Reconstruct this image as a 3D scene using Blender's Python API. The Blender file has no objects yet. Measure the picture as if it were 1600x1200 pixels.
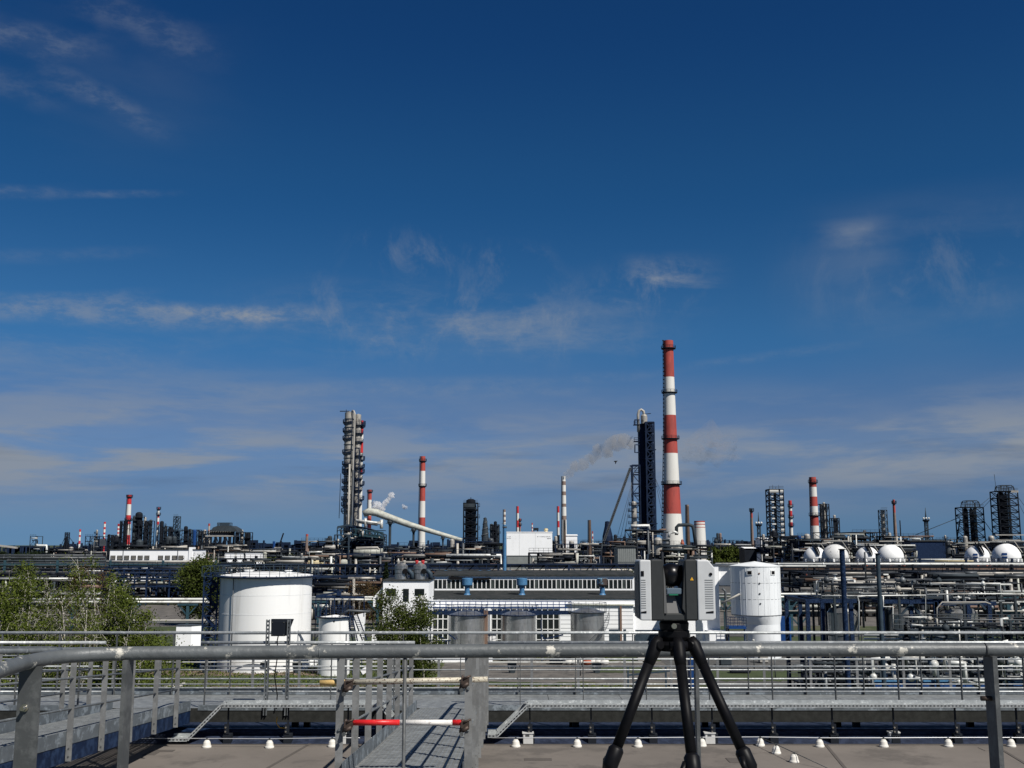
import bpy, math, random
import numpy as np
from mathutils import Vector, Matrix
R = math.radians
sc = bpy.context.scene
C = bpy.context.collection

# ------------------------------------------------------------------ camera
EYE = 14.0
FOC = 1650.0            # focal length in pixels of the 1600 px wide photograph
PITCH = R(8.6)
cam_d = bpy.data.cameras.new('camera'); cam = bpy.data.objects.new('camera', cam_d); C.objects.link(cam)
cam.location = (0, 0, EYE); cam.rotation_euler = (math.pi/2 + PITCH, 0, 0)
cam_d.sensor_width = 36; cam_d.lens = FOC/1600*36; cam_d.clip_start = .05; cam_d.clip_end = 20000
sc.camera = cam
sc.cycles.volume_bounces = 4; sc.cycles.max_bounces = 8; sc.cycles.diffuse_bounces = 3; sc.cycles.volume_step_rate = 2.5; sc.cycles.volume_max_steps = 96

# ------------------------------------------------------------------ placing
ct, st_ = math.cos(PITCH), math.sin(PITCH)
def ray(px, py):
    u = (px-800)/FOC; v = (600-py)/FOC
    return Vector((u, ct - v*st_, st_ + v*ct))
def at(px, py, Y):
    d = ray(px, py); s = Y/d.y; return Vector((d.x*s, Y, EYE + d.z*s))
def X(px, Y, py=850): return at(px, py, Y).x
def Z(py, Y): return at(800, py, Y).z
def gY(py):                       # distance at which the ground shows at this height of the picture
    d = ray(800, py); return -EYE/d.z*d.y
def S(Y): return Y/FOC

# ------------------------------------------------------------------ sun, sky, exposure
SUN = Vector((.63, -.73, 1.06)).normalized()          # towards the sun: right of and behind the camera
sun_el = math.asin(SUN.z); sun_az = math.atan2(SUN.x, SUN.y)
sd = bpy.data.lights.new('sun', 'SUN'); sd.energy = 5.0; sd.angle = R(.53); sd.color = (1, .955, .89)
so = bpy.data.objects.new('sun', sd); C.objects.link(so)
so.rotation_euler = SUN.to_track_quat('Z', 'Y').to_euler()
sc.view_settings.view_transform = 'Standard'; sc.view_settings.look = 'None'
sc.view_settings.exposure = 0.13; sc.view_settings.gamma = 1; sc.view_settings.use_curve_mapping = False

world = bpy.data.worlds.new('World'); sc.world = world; world.use_nodes = True
nt = world.node_tree; nt.nodes.clear(); N = nt.nodes.new; L = nt.links.new
def math_n(op, a, b=None, c=None, clamp=False):
    n = N('ShaderNodeMath'); n.operation = op; n.use_clamp = clamp
    for i, v in enumerate((a, b, c)):
        if v is None: continue
        if isinstance(v, (int, float)): n.inputs[i].default_value = v
        else: L(v, n.inputs[i])
    return n.outputs[0]
out = N('ShaderNodeOutputWorld'); bg = N('ShaderNodeBackground'); L(bg.outputs[0], out.inputs[0])
sky = N('ShaderNodeTexSky'); sky.sky_type = 'NISHITA'; sky.sun_disc = False
sky.sun_elevation = sun_el; sky.sun_rotation = sun_az; sky.altitude = 0; sky.air_density = .6; sky.dust_density = 0; sky.ozone_density = 3
tc = N('ShaderNodeTexCoord'); sep = N('ShaderNodeSeparateXYZ'); L(tc.outputs['Generated'], sep.inputs[0])
az = math_n('ARCTAN2', sep.outputs[0], sep.outputs[1])         # 0 straight ahead, + to the right
el = math_n('ARCSINE', sep.outputs[2])
cmb = N('ShaderNodeCombineXYZ'); L(az, cmb.inputs[0]); L(el, cmb.inputs[1])
def noise_n(scale, sx, sy, detail=6, rough=.6, dist=0., off=(0,0), rot=0):
    mp = N('ShaderNodeMapping'); mp.inputs['Scale'].default_value = (sx, sy, 1); mp.inputs['Location'].default_value = (off[0], off[1], 0)
    mp.inputs['Rotation'].default_value = (0, 0, rot)
    L(cmb.outputs[0], mp.inputs[0])
    n = N('ShaderNodeTexNoise'); n.inputs['Scale'].default_value = scale; n.inputs['Detail'].default_value = detail
    n.inputs['Roughness'].default_value = rough; n.inputs['Distortion'].default_value = dist; L(mp.outputs[0], n.inputs['Vector'])
    return n.outputs[0]
def ramp_n(x, lo, hi, smooth=True):
    n = N('ShaderNodeMapRange'); n.interpolation_type = 'SMOOTHSTEP'; n.inputs['From Min'].default_value = lo; n.inputs['From Max'].default_value = hi
    L(x, n.inputs['Value']); return n.outputs[0]
def band_n(c, w, x=None):      # soft bump of elevation around c (degrees)
    d = math_n('ABSOLUTE', math_n('SUBTRACT', x or el, R(c)))
    n = N('ShaderNodeMapRange'); n.interpolation_type = 'SMOOTHSTEP'; n.inputs['From Min'].default_value = R(w); n.inputs['From Max'].default_value = 0
    L(d, n.inputs['Value']); return n.outputs[0]
def bump2(a, e, wa, we):       # soft cloud patch centred on azimuth a, elevation e (degrees)
    return math_n('MULTIPLY', band_n(a, wa, az), band_n(e, we))
# a smoother, bluer gradient than the raw sky model, the same all the way round
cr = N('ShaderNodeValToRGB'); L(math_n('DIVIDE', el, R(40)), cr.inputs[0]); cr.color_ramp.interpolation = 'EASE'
stops = [(0, (0.234, 0.414, 0.752)), (1.7, (0.277, 0.463, 0.747)), (5.8, (0.459, 0.715, 0.985)), (11.4, (0.402, 0.931, 1.202)), (18.9, (0.25, 0.815, 1.167)), (27.9, (0.179, 0.677, 1.129)), (40, (0.111, 0.42, 0.7))]  # last stop, above the frame, darkened to cut the ambient light
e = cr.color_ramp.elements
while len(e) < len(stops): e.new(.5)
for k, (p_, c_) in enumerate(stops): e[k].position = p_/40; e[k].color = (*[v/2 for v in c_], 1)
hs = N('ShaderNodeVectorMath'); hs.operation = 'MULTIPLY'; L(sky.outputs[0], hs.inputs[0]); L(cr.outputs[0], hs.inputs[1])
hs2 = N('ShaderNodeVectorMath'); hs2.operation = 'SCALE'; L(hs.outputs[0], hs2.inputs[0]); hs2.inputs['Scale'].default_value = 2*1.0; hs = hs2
CL = []
wisp = ramp_n(noise_n(8, 1, 3.0, 8, .68, .35, (3.1, 1.7), R(8)), .45, .68)
wisp2 = ramp_n(noise_n(13, 1.5, 1, 8, .70, .45, (7.3, 2.2), R(25)), .46, .72)
strat = ramp_n(noise_n(5.5, 1, 6.5, 8, .6, .25, (1.3, 4.4), R(3)), .42, .62)
soft = ramp_n(noise_n(4.0, 1, 3.0, 7, .55, .2, (9.3, 5.4)), .38, .66)
def add_cloud(mask, patch, k): CL.append(math_n('MULTIPLY', math_n('MULTIPLY', mask, patch), k))
# the thin cirrus line, the wisps and the low stratus of the photographed sky
def dirs(px, py): d = ray(px, py).normalized(); return math.degrees(math.atan2(d.x, d.y)), math.degrees(math.asin(d.z))
def patch(px, py, wx, wy, slope=0.):      # soft cloud bank: where it stands in the sky, half width and half height in degrees
    a, e_ = dirs(px, py); wx, wy = wx/28., wy/28.
    e2 = math_n('SUBTRACT', el, math_n('MULTIPLY', math_n('SUBTRACT', az, R(a)), slope)) if slope else el
    return math_n('MULTIPLY', band_n(a, wx, az), band_n(e_, wy, e2))
WOB = math_n('SUBTRACT', noise_n(5, 1, 1, 4, .55, 0, (1.7, .9)), .5)
STEX = math_n('ADD', math_n('MULTIPLY', ramp_n(noise_n(30, 1, 2.2, 7, .68, 0, (1, 2.)), .38, .66), .8), .2)
def streak(px0, py0, px1, py1, w, k, wob=.55, seed=0):     # a long thin strand of cirrus between two directions
    a0, e0 = dirs(px0, py0); a1, e1 = dirs(px1, py1); sl = (e1-e0)/(a1-a0)
    wv = math_n('MULTIPLY', WOB, R(wob)*(4 if seed%2 else -4))
    e2 = math_n('ADD', math_n('SUBTRACT', el, math_n('MULTIPLY', math_n('SUBTRACT', az, R(a0)), sl)), wv)
    ext = math_n('MULTIPLY', ramp_n(az, R(a0-2.5), R(a0+1.5)), ramp_n(az, R(a1+3), R(a1-1)))
    tex = STEX
    CL.append(math_n('MULTIPLY', math_n('MULTIPLY', math_n('MULTIPLY', band_n(e0, w, e2), ext), tex), k))
streak(-60,482,430,500,.9,.85,.35,1)
streak(150,468,400,488,.55,.6,.3,2)
streak(60,470,180,462,.4,.35,.3,3)
streak(300,606,760,598,.6,.26,.3,4); streak(560,610,900,612,.5,.22,.3,5)
streak(-80,300,60,298,.5,.38,.3,6); streak(130,304,215,303,.3,.42,.15,7)
streak(-60,40,110,62,1.1,.42,.7,8); streak(140,20,290,60,1.2,.34,.8,9); streak(100,120,210,185,1.0,.42,.6,10); streak(-60,110,40,140,1.1,.25,.6,11)
streak(1100,572,1300,545,.4,.22,.2,12); streak(780,600,1000,585,.5,.22,.3,13)
streak(-60,395,190,392,.5,.18,.3,14)
add_cloud(wisp2, patch(700,500,430,95), .75)
streak(400,500,980,520,1.1,.30,.9,15); streak(450,480,900,500,.7,.25,.8,16)
add_cloud(wisp, patch(720,505,420,80), .60)
add_cloud(soft, patch(700,515,420,75), .24)
add_cloud(wisp2, patch(640,395,140,50), .6)
add_cloud(wisp2, patch(800,412,90,45), .7)
add_cloud(wisp, patch(1025,445,130,55), .9); add_cloud(wisp2, patch(1025,445,110,55), .8)
add_cloud(wisp2, patch(1440,420,240,110), .42)
add_cloud(soft, patch(1450,425,260,140), .50)
add_cloud(soft, patch(1330,364,75,26), .95)
add_cloud(soft, patch(150,110,300,170), .12)
add_cloud(wisp, patch(100,545,360,55), .40)
add_cloud(strat, patch(120,650,900,120), .50)
add_cloud(strat, patch(200,740,1000,75), .60)
add_cloud(soft, patch(150,690,1100,170), .50)
add_cloud(strat, patch(1500,690,1000,120), .52)
add_cloud(soft, patch(1500,710,1100,160), .50)
add_cloud(strat, band_n(4.6, 3.4), .40)
CL.append(math_n('MULTIPLY', band_n(4.2, 6.4), .40))
tot = CL[0]
for c in CL[1:]: tot = math_n('ADD', tot, c)
far = ramp_n(sep.outputs[2], .62, .45)
# thin cirrus elsewhere too, so that the sky goes on round the viewer
elsewhere = math_n('MULTIPLY', wisp, .22)
behind = ramp_n(math_n('ABSOLUTE', az), R(38), R(60))
tot = math_n('ADD', tot, math_n('MULTIPLY', elsewhere, behind))
above = ramp_n(el, R(.0), R(1.6))
tot = math_n('MULTIPLY', math_n('MULTIPLY', tot, above), .60, clamp=True)
mix = N('ShaderNodeMix'); mix.data_type = 'RGBA'; mix.clamp_factor = True
L(tot, mix.inputs['Factor']); L(hs.outputs[0], mix.inputs[6]); mix.inputs[7].default_value = (4.5, 5.1, 6.0, 1)
# grey-violet undersides of the low cloud
dk = math_n('MULTIPLY', math_n('MULTIPLY', ramp_n(noise_n(6, 1, 8, 7, .6, .3, (4.0, 9.4)), .50, .72), band_n(4.2, 3.4)), .30)
mix2 = N('ShaderNodeMix'); mix2.data_type = 'RGBA'; L(dk, mix2.inputs['Factor']); L(mix.outputs[2], mix2.inputs[6]); mix2.inputs[7].default_value = (1.35, 2.0, 3.3, 1)
L(mix2.outputs[2], bg.inputs['Color']); bg.inputs['Strength'].default_value = .0512

# ------------------------------------------------------------------ materials
MATS = {}
def mat(name, col, rough=.6, metal=0., var=.12, scale=3., col2=None, f2=.5, bump=0., bscale=None, stretch=(1,1,1), thr=(.45,.62), spec=.5, coord='Object', detail=5):
    if name in MATS: return MATS[name]
    m = bpy.data.materials.new(name); m.use_nodes = True; t = m.node_tree; b = t.nodes['Principled BSDF']
    b.inputs['Roughness'].default_value = rough; b.inputs['Metallic'].default_value = metal
    if 'Specular IOR Level' in b.inputs: b.inputs['Specular IOR Level'].default_value = spec
    tcn = t.nodes.new('ShaderNodeTexCoord'); mp = t.nodes.new('ShaderNodeMapping'); mp.inputs['Scale'].default_value = stretch
    t.links.new(tcn.outputs[coord], mp.inputs[0])
    n = t.nodes.new('ShaderNodeTexNoise'); n.inputs['Scale'].default_value = scale; n.inputs['Detail'].default_value = detail; n.inputs['Roughness'].default_value = .62
    t.links.new(mp.outputs[0], n.inputs['Vector'])
    mr = t.nodes.new('ShaderNodeMapRange'); mr.inputs['From Min'].default_value = .3; mr.inputs['From Max'].default_value = .7
    mr.inputs['To Min'].default_value = 1-var; mr.inputs['To Max'].default_value = 1+var; t.links.new(n.outputs[0], mr.inputs['Value'])
    vm = t.nodes.new('ShaderNodeVectorMath'); vm.operation = 'SCALE'; vm.inputs[0].default_value = col[:3]; t.links.new(mr.outputs[0], vm.inputs['Scale'])
    c = vm.outputs[0]
    if col2 is not None:
        n2 = t.nodes.new('ShaderNodeTexNoise'); n2.inputs['Scale'].default_value = scale*f2; n2.inputs['Detail'].default_value = 8; n2.inputs['Roughness'].default_value = .7
        mp2 = t.nodes.new('ShaderNodeMapping'); mp2.inputs['Scale'].default_value = stretch; mp2.inputs['Location'].default_value = (5.2, 3.3, 1.7)
        t.links.new(tcn.outputs[coord], mp2.inputs[0]); t.links.new(mp2.outputs[0], n2.inputs['Vector'])
        r2 = t.nodes.new('ShaderNodeMapRange'); r2.interpolation_type = 'SMOOTHSTEP'; r2.inputs['From Min'].default_value = thr[0]; r2.inputs['From Max'].default_value = thr[1]
        t.links.new(n2.outputs[0], r2.inputs['Value'])
        mx = t.nodes.new('ShaderNodeMix'); mx.data_type = 'RGBA'; t.links.new(r2.outputs[0], mx.inputs['Factor']); t.links.new(c, mx.inputs[6]); mx.inputs[7].default_value = (*col2, 1)
        c = mx.outputs[2]
    t.links.new(c, b.inputs['Base Color'])
    if bump:
        bn = t.nodes.new('ShaderNodeTexNoise'); bn.inputs['Scale'].default_value = bscale or scale*4; bn.inputs['Detail'].default_value = 6
        t.links.new(mp.outputs[0], bn.inputs['Vector'])
        bp = t.nodes.new('ShaderNodeBump'); bp.inputs['Strength'].default_value = bump; bp.inputs['Distance'].default_value = .02
        t.links.new(bn.outputs[0], bp.inputs['Height']); t.links.new(bp.outputs[0], b.inputs['Normal'])
    MATS[name] = m; return m

galv = mat('galvanised steel', (.130,.143,.150), .5, .3, .25, 9, (.28,.30,.31), 1.6, .12, stretch=(1,1,.5), thr=(.55,.66))
galv_flat = mat('galvanised plate', (.148,.151,.148), .6, .1, .14, 6, (.21,.215,.213), .8, .05)
galv_blotch = mat('galvanised blotchy sheet', (.13,.15,.165), .5, .3, .2, 7, (.27,.31,.34), .8, .1, thr=(.5,.6))
handrail_m = mat('handrail grey paint', (.100,.109,.112), .50, .1, .28, 4, (.50,.48,.42), 2.0, .15, 40, stretch=(1,1,1), thr=(.59,.64))
post_m = mat('railing post steel', (.056,.060,.061), .55, 0, .15, 8, (.10,.105,.105), 1.2, .06)
grate_m = mat('grating steel', (.185,.195,.196), .5, .15, .2, 6, (.26,.275,.275), 1.5)
tube_white = mat('weathered white scaffold tube', (.52,.48,.38), .5, .1, .15, 20, (.10,.05,.03), 2.2, .1, thr=(.55,.60))
tube_yellow = mat('weathered yellow scaffold tube', (.62,.42,.16), .5, .1, .1, 20, (.12,.06,.03), 2.2, .1, thr=(.62,.68))
tube_red = mat('red scaffold paint', (.62,.018,.02), .4, 0, .12, 20, (.50,.25,.14), 2.0, .05, thr=(.62,.65))
tube_white2 = mat('white scaffold paint', (.72,.70,.66), .4, 0, .08, 20, (.12,.08,.06), 2.4, .05, thr=(.60,.63))
coupler_m = mat('rusty coupler steel', (.07,.05,.04), .6, .5, .4, 30)
roof_m = mat('beige roof membrane', (.152,.134,.117), .85, 0, .16, .7, (.105,.093,.082), 1.4, .05, 60, thr=(.50,.62))
seam_m = mat('membrane seam', (.085,.075,.066), .85, 0, .1, 3)
bitumen = mat('dark bitumen membrane', (.018,.024,.042), .6, 0, .35, 3, (.03,.04,.07), 3, .15, 30, spec=.12)
beam_dark = mat('shade-toned steel beam', (.026,.027,.025), .7, 0, .3, 12, bump=.1, spec=.12)  # galvanised beam; shade under the tray put into its dark colour
galv_lit = mat('sunlit-toned galvanised rail', (.36,.38,.38), .38, .25, .2, 9, (.62,.64,.63), 1.6, .08, thr=(.52,.66))  # brightness of sunlit upward faces put into the rail and tray colour
cone_m = mat('concrete cone holder', (.66,.64,.58), .7, 0, .08, 20)
wire_m = mat('aluminium wire', (.55,.56,.57), .4, .5, .05)
box_white = mat('white plastic box', (.52,.52,.50), .6, 0, .08, 15)
black_m = mat('black rubber', (.008,.008,.009), .55, 0, .2, 20, spec=.12)
tripod_m = mat('black tripod carbon', (.004,.004,.005), .5, 0, .2, 60, spec=.12)
tripod_c = mat('tripod clamp plastic', (.005,.005,.006), .45, 0, .2, 40, spec=.15)
scan_dark = mat('scanner dark housing', (.030,.032,.032), .5, 0, .08, 60, spec=.35)
scan_silver = mat('scanner silver housing', (.52,.53,.53), .42, .05, .04, 40)
scan_mid = mat('scanner grey wedge', (.10,.10,.098), .5, 0, .05, 40)
scan_black = mat('scanner glossy black', (.004,.004,.005), .30, 0, .1, 20, spec=.3)
scan_lens = mat('scanner mirror glass', (.10,.135,.17), .25, 0, .05)
slot_m = mat('scanner slot', (.20,.205,.205), .5, 0, .04, 40)
scan_green = mat('scanner green strip', (.02,.16,.09), .3, 0, .05)
yellow_m = mat('yellow warning label', (.80,.42,.02), .5, 0, .05)
chrome = mat('chrome knob', (.5,.48,.42), .2, .9, .05)
blue_dark = mat('dark blue steel', (.006,.015,.042), .55, .0, .3, 4, (.02,.04,.09), 2, spec=.12)
blue_navy = mat('navy painted steel', (.010,.020,.055), .5, 0, .2, 6, spec=.12)
blue_mid = mat('blue painted panel', (.012,.05,.17), .5, 0, .15, 4, spec=.12)
blue_grey = mat('blue grey steel', (.040,.060,.080), .5, .1, .25, 3, spec=.12)
teal_steel = mat('teal structural steel', (.035,.075,.095), .55, .1, .25, 3, spec=.12)
blue_sky = mat('light blue painted steel', (.060,.18,.33), .5, 0, .12, 2, (.045,.13,.26), 2)
blue_rust = mat('light blue rusted vent', (.16,.30,.42), .6, 0, .2, 1.5, (.05,.035,.03), 1.2, thr=(.42,.5))
white_wall = mat('white painted wall', (.87,.88,.88), .8, 0, .035, .35, (.66,.66,.64), 1.6, thr=(.55,.8))
white_tank = mat('white tank paint', (.81,.815,.80), .7, 0, .04, .25, (.47,.45,.41), 2.2, stretch=(1,1,.06), thr=(.50,.76))
white_silo = mat('white silo cladding', (.74,.765,.77), .65, 0, .05, .4, (.50,.52,.53), 2, stretch=(1,1,.2), thr=(.5,.8))
white_pipe = mat('pale pipe cladding', (.60,.61,.58), .45, .1, .12, .5, (.34,.33,.30), 2, thr=(.5,.64))
grey_pipe = mat('grey pipe cladding', (.062,.070,.077), .5, .05, .4, .5)
dark_pipe = mat('dark pipe', (.015,.018,.024), .6, 0, .3, .5, spec=.12)
cream_pipe = mat('cream duct', (.46,.47,.41), .6, 0, .12, .3, (.33,.33,.28), 2)
brown_pipe = mat('brown rusty pipe', (.16,.10,.07), .7, 0, .2, 1)
yellow_pipe = mat('pale yellow pipe', (.52,.44,.26), .6, 0, .1, 1)
steel_tank = mat('stainless tank steel', (.46,.465,.455), .30, .78, .25, .7, (.30,.305,.30), 1.5, .04, 6, stretch=(1,1,.3))
steel_vessel = mat('weathered steel vessel', (.36,.34,.30), .5, .15, .25, .35, (.10,.095,.09), 1.8, stretch=(1,1,.5), thr=(.5,.65))
dark_struct = mat('dark refinery steel', (.010,.013,.019), .7, 0, .35, .4, spec=.12)
dark_blue_struct = mat('dark blue refinery steel', (.009,.018,.042), .65, 0, .35, .4, spec=.12)
mid_struct = mat('grey refinery steel', (.040,.050,.058), .6, .1, .3, .4, spec=.12)
pale_struct = mat('pale refinery cladding', (.36,.345,.31), .6, .1, .2, .6)
red_m = mat('red chimney paint', (.36,.055,.042), .75, 0, .10, .25, (.27,.045,.036), 1.8, stretch=(1,1,.25))
red_bright = mat('bright red paint', (.46,.022,.026), .7, 0, .12, .3)
white_ch = mat('white chimney paint', (.64,.63,.585), .75, 0, .05, .25, (.50,.485,.43), 1.8, stretch=(1,1,.15), thr=(.5,.8))
brown_ch = mat('sooty brown chimney', (.20,.145,.12), .85, 0, .2, .5)
brick_ch = mat('brown brick chimney', (.105,.075,.058), .9, 0, .2, .6, spec=.12)
orange_m = mat('orange red primer steel', (.33,.085,.045), .7, 0, .2, 1)
roof_dark = mat('dark felt roof', (.030,.034,.034), .85, 0, .2, .5, (.05,.05,.05), 2, spec=.12)
glass_m2 = mat('lighter window glass', (.045,.055,.05), .3, 0, .4, 1.0)  # slightly lighter green-grey glass for some panes
glass_m = mat('dark window glass', (.012,.016,.017), .12, 0, .3, 1.2)
frame_w = mat('white window frame', (.72,.73,.71), .6, 0, .05)
grey_panel = mat('grey cladding panel', (.20,.215,.21), .7, 0, .1, 1, spec=.12)
concrete = mat('concrete paving', (.125,.115,.102), .9, 0, .22, .25, (.07,.065,.06), 2)
asphalt = mat('grey road', (.060,.060,.058), .9, 0, .2, .3, (.09,.088,.08), 2)
soil = mat('bare soil', (.17,.125,.09), .95, 0, .2, .4, (.10,.075,.05), 2)
grass_m = mat('rough grass', (.036,.052,.014), .95, 0, .4, .5, (.095,.080,.048), .10, thr=(.50,.66), detail=8)
bark_birch = mat('pale birch bark', (.46,.43,.37), .8, 0, .15, 6, (.07,.06,.05), 2, stretch=(1,1,.4), thr=(.56,.62))
bark_dark = mat('dark bark', (.05,.04,.03), .9, 0, .3, 5)
def leaf_mat(name, a, b):
    m = mat(name, a, .6, 0, .35, .5, b, 3)
    bs = m.node_tree.nodes['Principled BSDF']
    if 'Transmission Weight' in bs.inputs: bs.inputs['Specular IOR Level'].default_value = .04; bs.inputs['Roughness'].default_value = .8
    return m
leaf_birch = leaf_mat('young birch leaves', (.078,.100,.018), (.040,.056,.011))
leaf_olive = leaf_mat('olive leaves', (.052,.068,.014), (.030,.042,.010))
leaf_brown = leaf_mat('brownish buds', (.085,.055,.028), (.06,.045,.02))
leaf_dark = leaf_mat('dark conifer needles', (.012,.02,.010), (.02,.028,.012))

# ------------------------------------------------------------------ mesh building
class MB:
    def __init__(s): s.v = []; s.f = []; s.sm = []; s.mi = []; s.m = 0
    def _add(s, vs, fs, smooth=False):
        b = len(s.v); s.v.extend([tuple(v) for v in vs]); s.f.extend([tuple(i+b for i in f) for f in fs])
        s.sm.extend([smooth]*len(fs)); s.mi.extend([s.m]*len(fs)); return s
    def box(s, x0, x1, y0, y1, z0, z1):
        if x0 > x1: x0, x1 = x1, x0
        if y0 > y1: y0, y1 = y1, y0
        if z0 > z1: z0, z1 = z1, z0
        v = [(x0,y0,z0),(x1,y0,z0),(x1,y1,z0),(x0,y1,z0),(x0,y0,z1),(x1,y0,z1),(x1,y1,z1),(x0,y1,z1)]
        return s._add(v, [(0,3,2,1),(4,5,6,7),(0,1,5,4),(1,2,6,5),(2,3,7,6),(3,0,4,7)])
    def bbox(s, x0, x1, y0, y1, z0, z1, c):           # box with its vertical and upper edges chamfered by c
        pts = [(x0+c,y0),(x1-c,y0),(x1,y0+c),(x1,y1-c),(x1-c,y1),(x0+c,y1),(x0,y1-c),(x0,y0+c)]
        cx, cy = (x0+x1)/2, (y0+y1)/2
        def ins(p): return (p[0] + (c if p[0] < cx else -c), p[1] + (c if p[1] < cy else -c))
        v = [(*ins(p), z0) for p in pts]+[(*p, z0+c) for p in pts]+[(*p, z1-c) for p in pts]+[(*ins(p), z1) for p in pts]
        f = [tuple(range(7,-1,-1)), tuple(range(24,32))]
        for k in range(3):
            for i in range(8): j = (i+1)%8; f.append((k*8+i, k*8+j, k*8+8+j, k*8+8+i))
        return s._add(v, f)
    def bar(s, a, b, w, h=None, up=(0,0,1)):           # rectangular bar from a to b
        a = Vector(a); b = Vector(b); d = b-a
        if d.length < 1e-6: return s
        d.normalize(); u = Vector(up)
        if abs(d.dot(u)) > .99: u = Vector((0,1,0))
        x = d.cross(u).normalized(); y = x.cross(d).normalized(); h = h or w; x *= w/2; y *= h/2
        v = [a-x-y,a+x-y,a+x+y,a-x+y,b-x-y,b+x-y,b+x+y,b-x+y]
        return s._add(v, [(0,3,2,1),(4,5,6,7),(0,1,5,4),(1,2,6,5),(2,3,7,6),(3,0,4,7)])
    def tube(s, pts, r, n=8, cap=True):                # round tube along a path; r may be a list
        pts = [Vector(p) for p in pts]; k = len(pts); rs = r if isinstance(r, (list, tuple)) else [r]*k
        b = len(s.v); prev = None
        for i, p in enumerate(pts):
            d = (pts[min(i+1,k-1)] - pts[max(i-1,0)])
            d = d.normalized() if d.length > 1e-9 else Vector((0,0,1))
            if prev is None:
                u = Vector((0,0,1)) if abs(d.z) < .95 else Vector((0,1,0)); x = d.cross(u).normalized()
            else:
                x = prev - d*prev.dot(d)
                x = x.normalized() if x.length > 1e-6 else d.orthogonal().normalized()
            prev = x; y = d.cross(x)
            for j in range(n):
                a = 2*math.pi*j/n; q = p + (x*math.cos(a) + y*math.sin(a))*rs[i]; s.v.append((q.x,q.y,q.z))
        nf = 0
        for i in range(k-1):
            for j in range(n):
                j2 = (j+1)%n; s.f.append((b+i*n+j, b+i*n+j2, b+(i+1)*n+j2, b+(i+1)*n+j)); s.sm.append(True); s.mi.append(s.m)
        if cap:
            s.f.append(tuple(b+j for j in range(n-1,-1,-1))); s.f.append(tuple(b+(k-1)*n+j for j in range(n)))
            s.sm += [False]*2; s.mi += [s.m]*2
        return s
    def lathe(s, c, prof, n=20, mis=None, sharp=True):  # prof: (radius, z) bottom to top about a vertical axis through c=(x,y)
        cx, cy = c[0], c[1]
        for i in range(len(prof)-1):
            (r0,z0),(r1,z1) = prof[i], prof[i+1]
            if mis: s.m = mis[i]
            v = []; f = []
            for r_, z_ in ((r0,z0),(r1,z1)):
                for j in range(n):
                    a = 2*math.pi*j/n; v.append((cx+r_*math.cos(a), cy+r_*math.sin(a), z_))
            for j in range(n): j2 = (j+1)%n; f.append((j, j2, n+j2, n+j))
            s._add(v, f, True)
        return s
    def disc(s, c, r, z, n=20, r2=None):
        v = [(c[0]+r*math.cos(2*math.pi*j/n), c[1]+r*math.sin(2*math.pi*j/n), z) for j in range(n)]
        return s._add(v, [tuple(range(n))])
    def sphere(s, c, r, nu=20, nv=12, sc_=(1,1,1)):
        v = []; f = []
        for i in range(nv+1):
            t = math.pi*i/nv
            for j in range(nu):
                a = 2*math.pi*j/nu; v.append((c[0]+r*sc_[0]*math.sin(t)*math.cos(a), c[1]+r*sc_[1]*math.sin(t)*math.sin(a), c[2]+r*sc_[2]*math.cos(t)))
        for i in range(nv):
            for j in range(nu): j2 = (j+1)%nu; f.append((i*nu+j, (i+1)*nu+j, (i+1)*nu+j2, i*nu+j2))
        return s._add(v, f, True)
    def prism(s, pts, d):                              # planar polygon pts (3-D) extruded by vector d
        d = Vector(d); p = [Vector(q) for q in pts]; n = len(p)
        return s._add(p+[q+d for q in p], [tuple(range(n-1,-1,-1)), tuple(range(n,2*n))]+[(i,(i+1)%n,n+(i+1)%n,n+i) for i in range(n)])
    def quad(s, a, b, c, d): return s._add([a,b,c,d], [(0,1,2,3)])
    def build(s, name, mats, parent=None):
        me = bpy.data.meshes.new(name); o = bpy.data.objects.new(name, me)
        off = WORLD.get(parent.name, Vector((0,0,0))) if parent else Vector((0,0,0))
        v = np.array(s.v, dtype=np.float64).reshape(-1,3) - np.array(off)
        me.from_pydata(v.tolist(), [], s.f)
        mats = mats if isinstance(mats, (list, tuple)) else [mats]
        for m in mats: me.materials.append(m)
        me.polygons.foreach_set('use_smooth', s.sm); me.polygons.foreach_set('material_index', s.mi); me.update()
        C.objects.link(o)
        if parent: o.parent = parent; WORLD[o.name] = off
        return o
WORLD = {}
def thing(name, label, cat, loc=(0,0,0), group=None, rotz=0):
    o = bpy.data.objects.new(name, None); C.objects.link(o); o.location = loc; o['label'] = label; o['category'] = cat
    o.empty_display_size = .2
    if group: o['group'] = group
    WORLD[o.name] = Vector(loc); return o
def single(name, label, cat, mb, mats, loc=(0,0,0), group=None):
    o = mb.build(name, mats); o['label'] = label; o['category'] = cat
    o.location = loc; off = Vector(loc)
    for v in o.data.vertices: v.co -= off
    if group: o['group'] = group
    return o
def struct(name, mb, mats): o = mb.build(name, mats); o['kind'] = 'structure'; return o
def copy_tree(o, loc, label=None, group=None):
    c = o.copy(); C.objects.link(c); c.location = loc; WORLD[c.name] = Vector(loc)
    if label: c['label'] = label
    if group: c['group'] = group
    for ch in list(o.children):
        d = ch.copy(); C.objects.link(d); d.parent = c
        for g in ch.children: e = g.copy(); C.objects.link(e); e.parent = d
    return c
rnd = random.Random(7)
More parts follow.
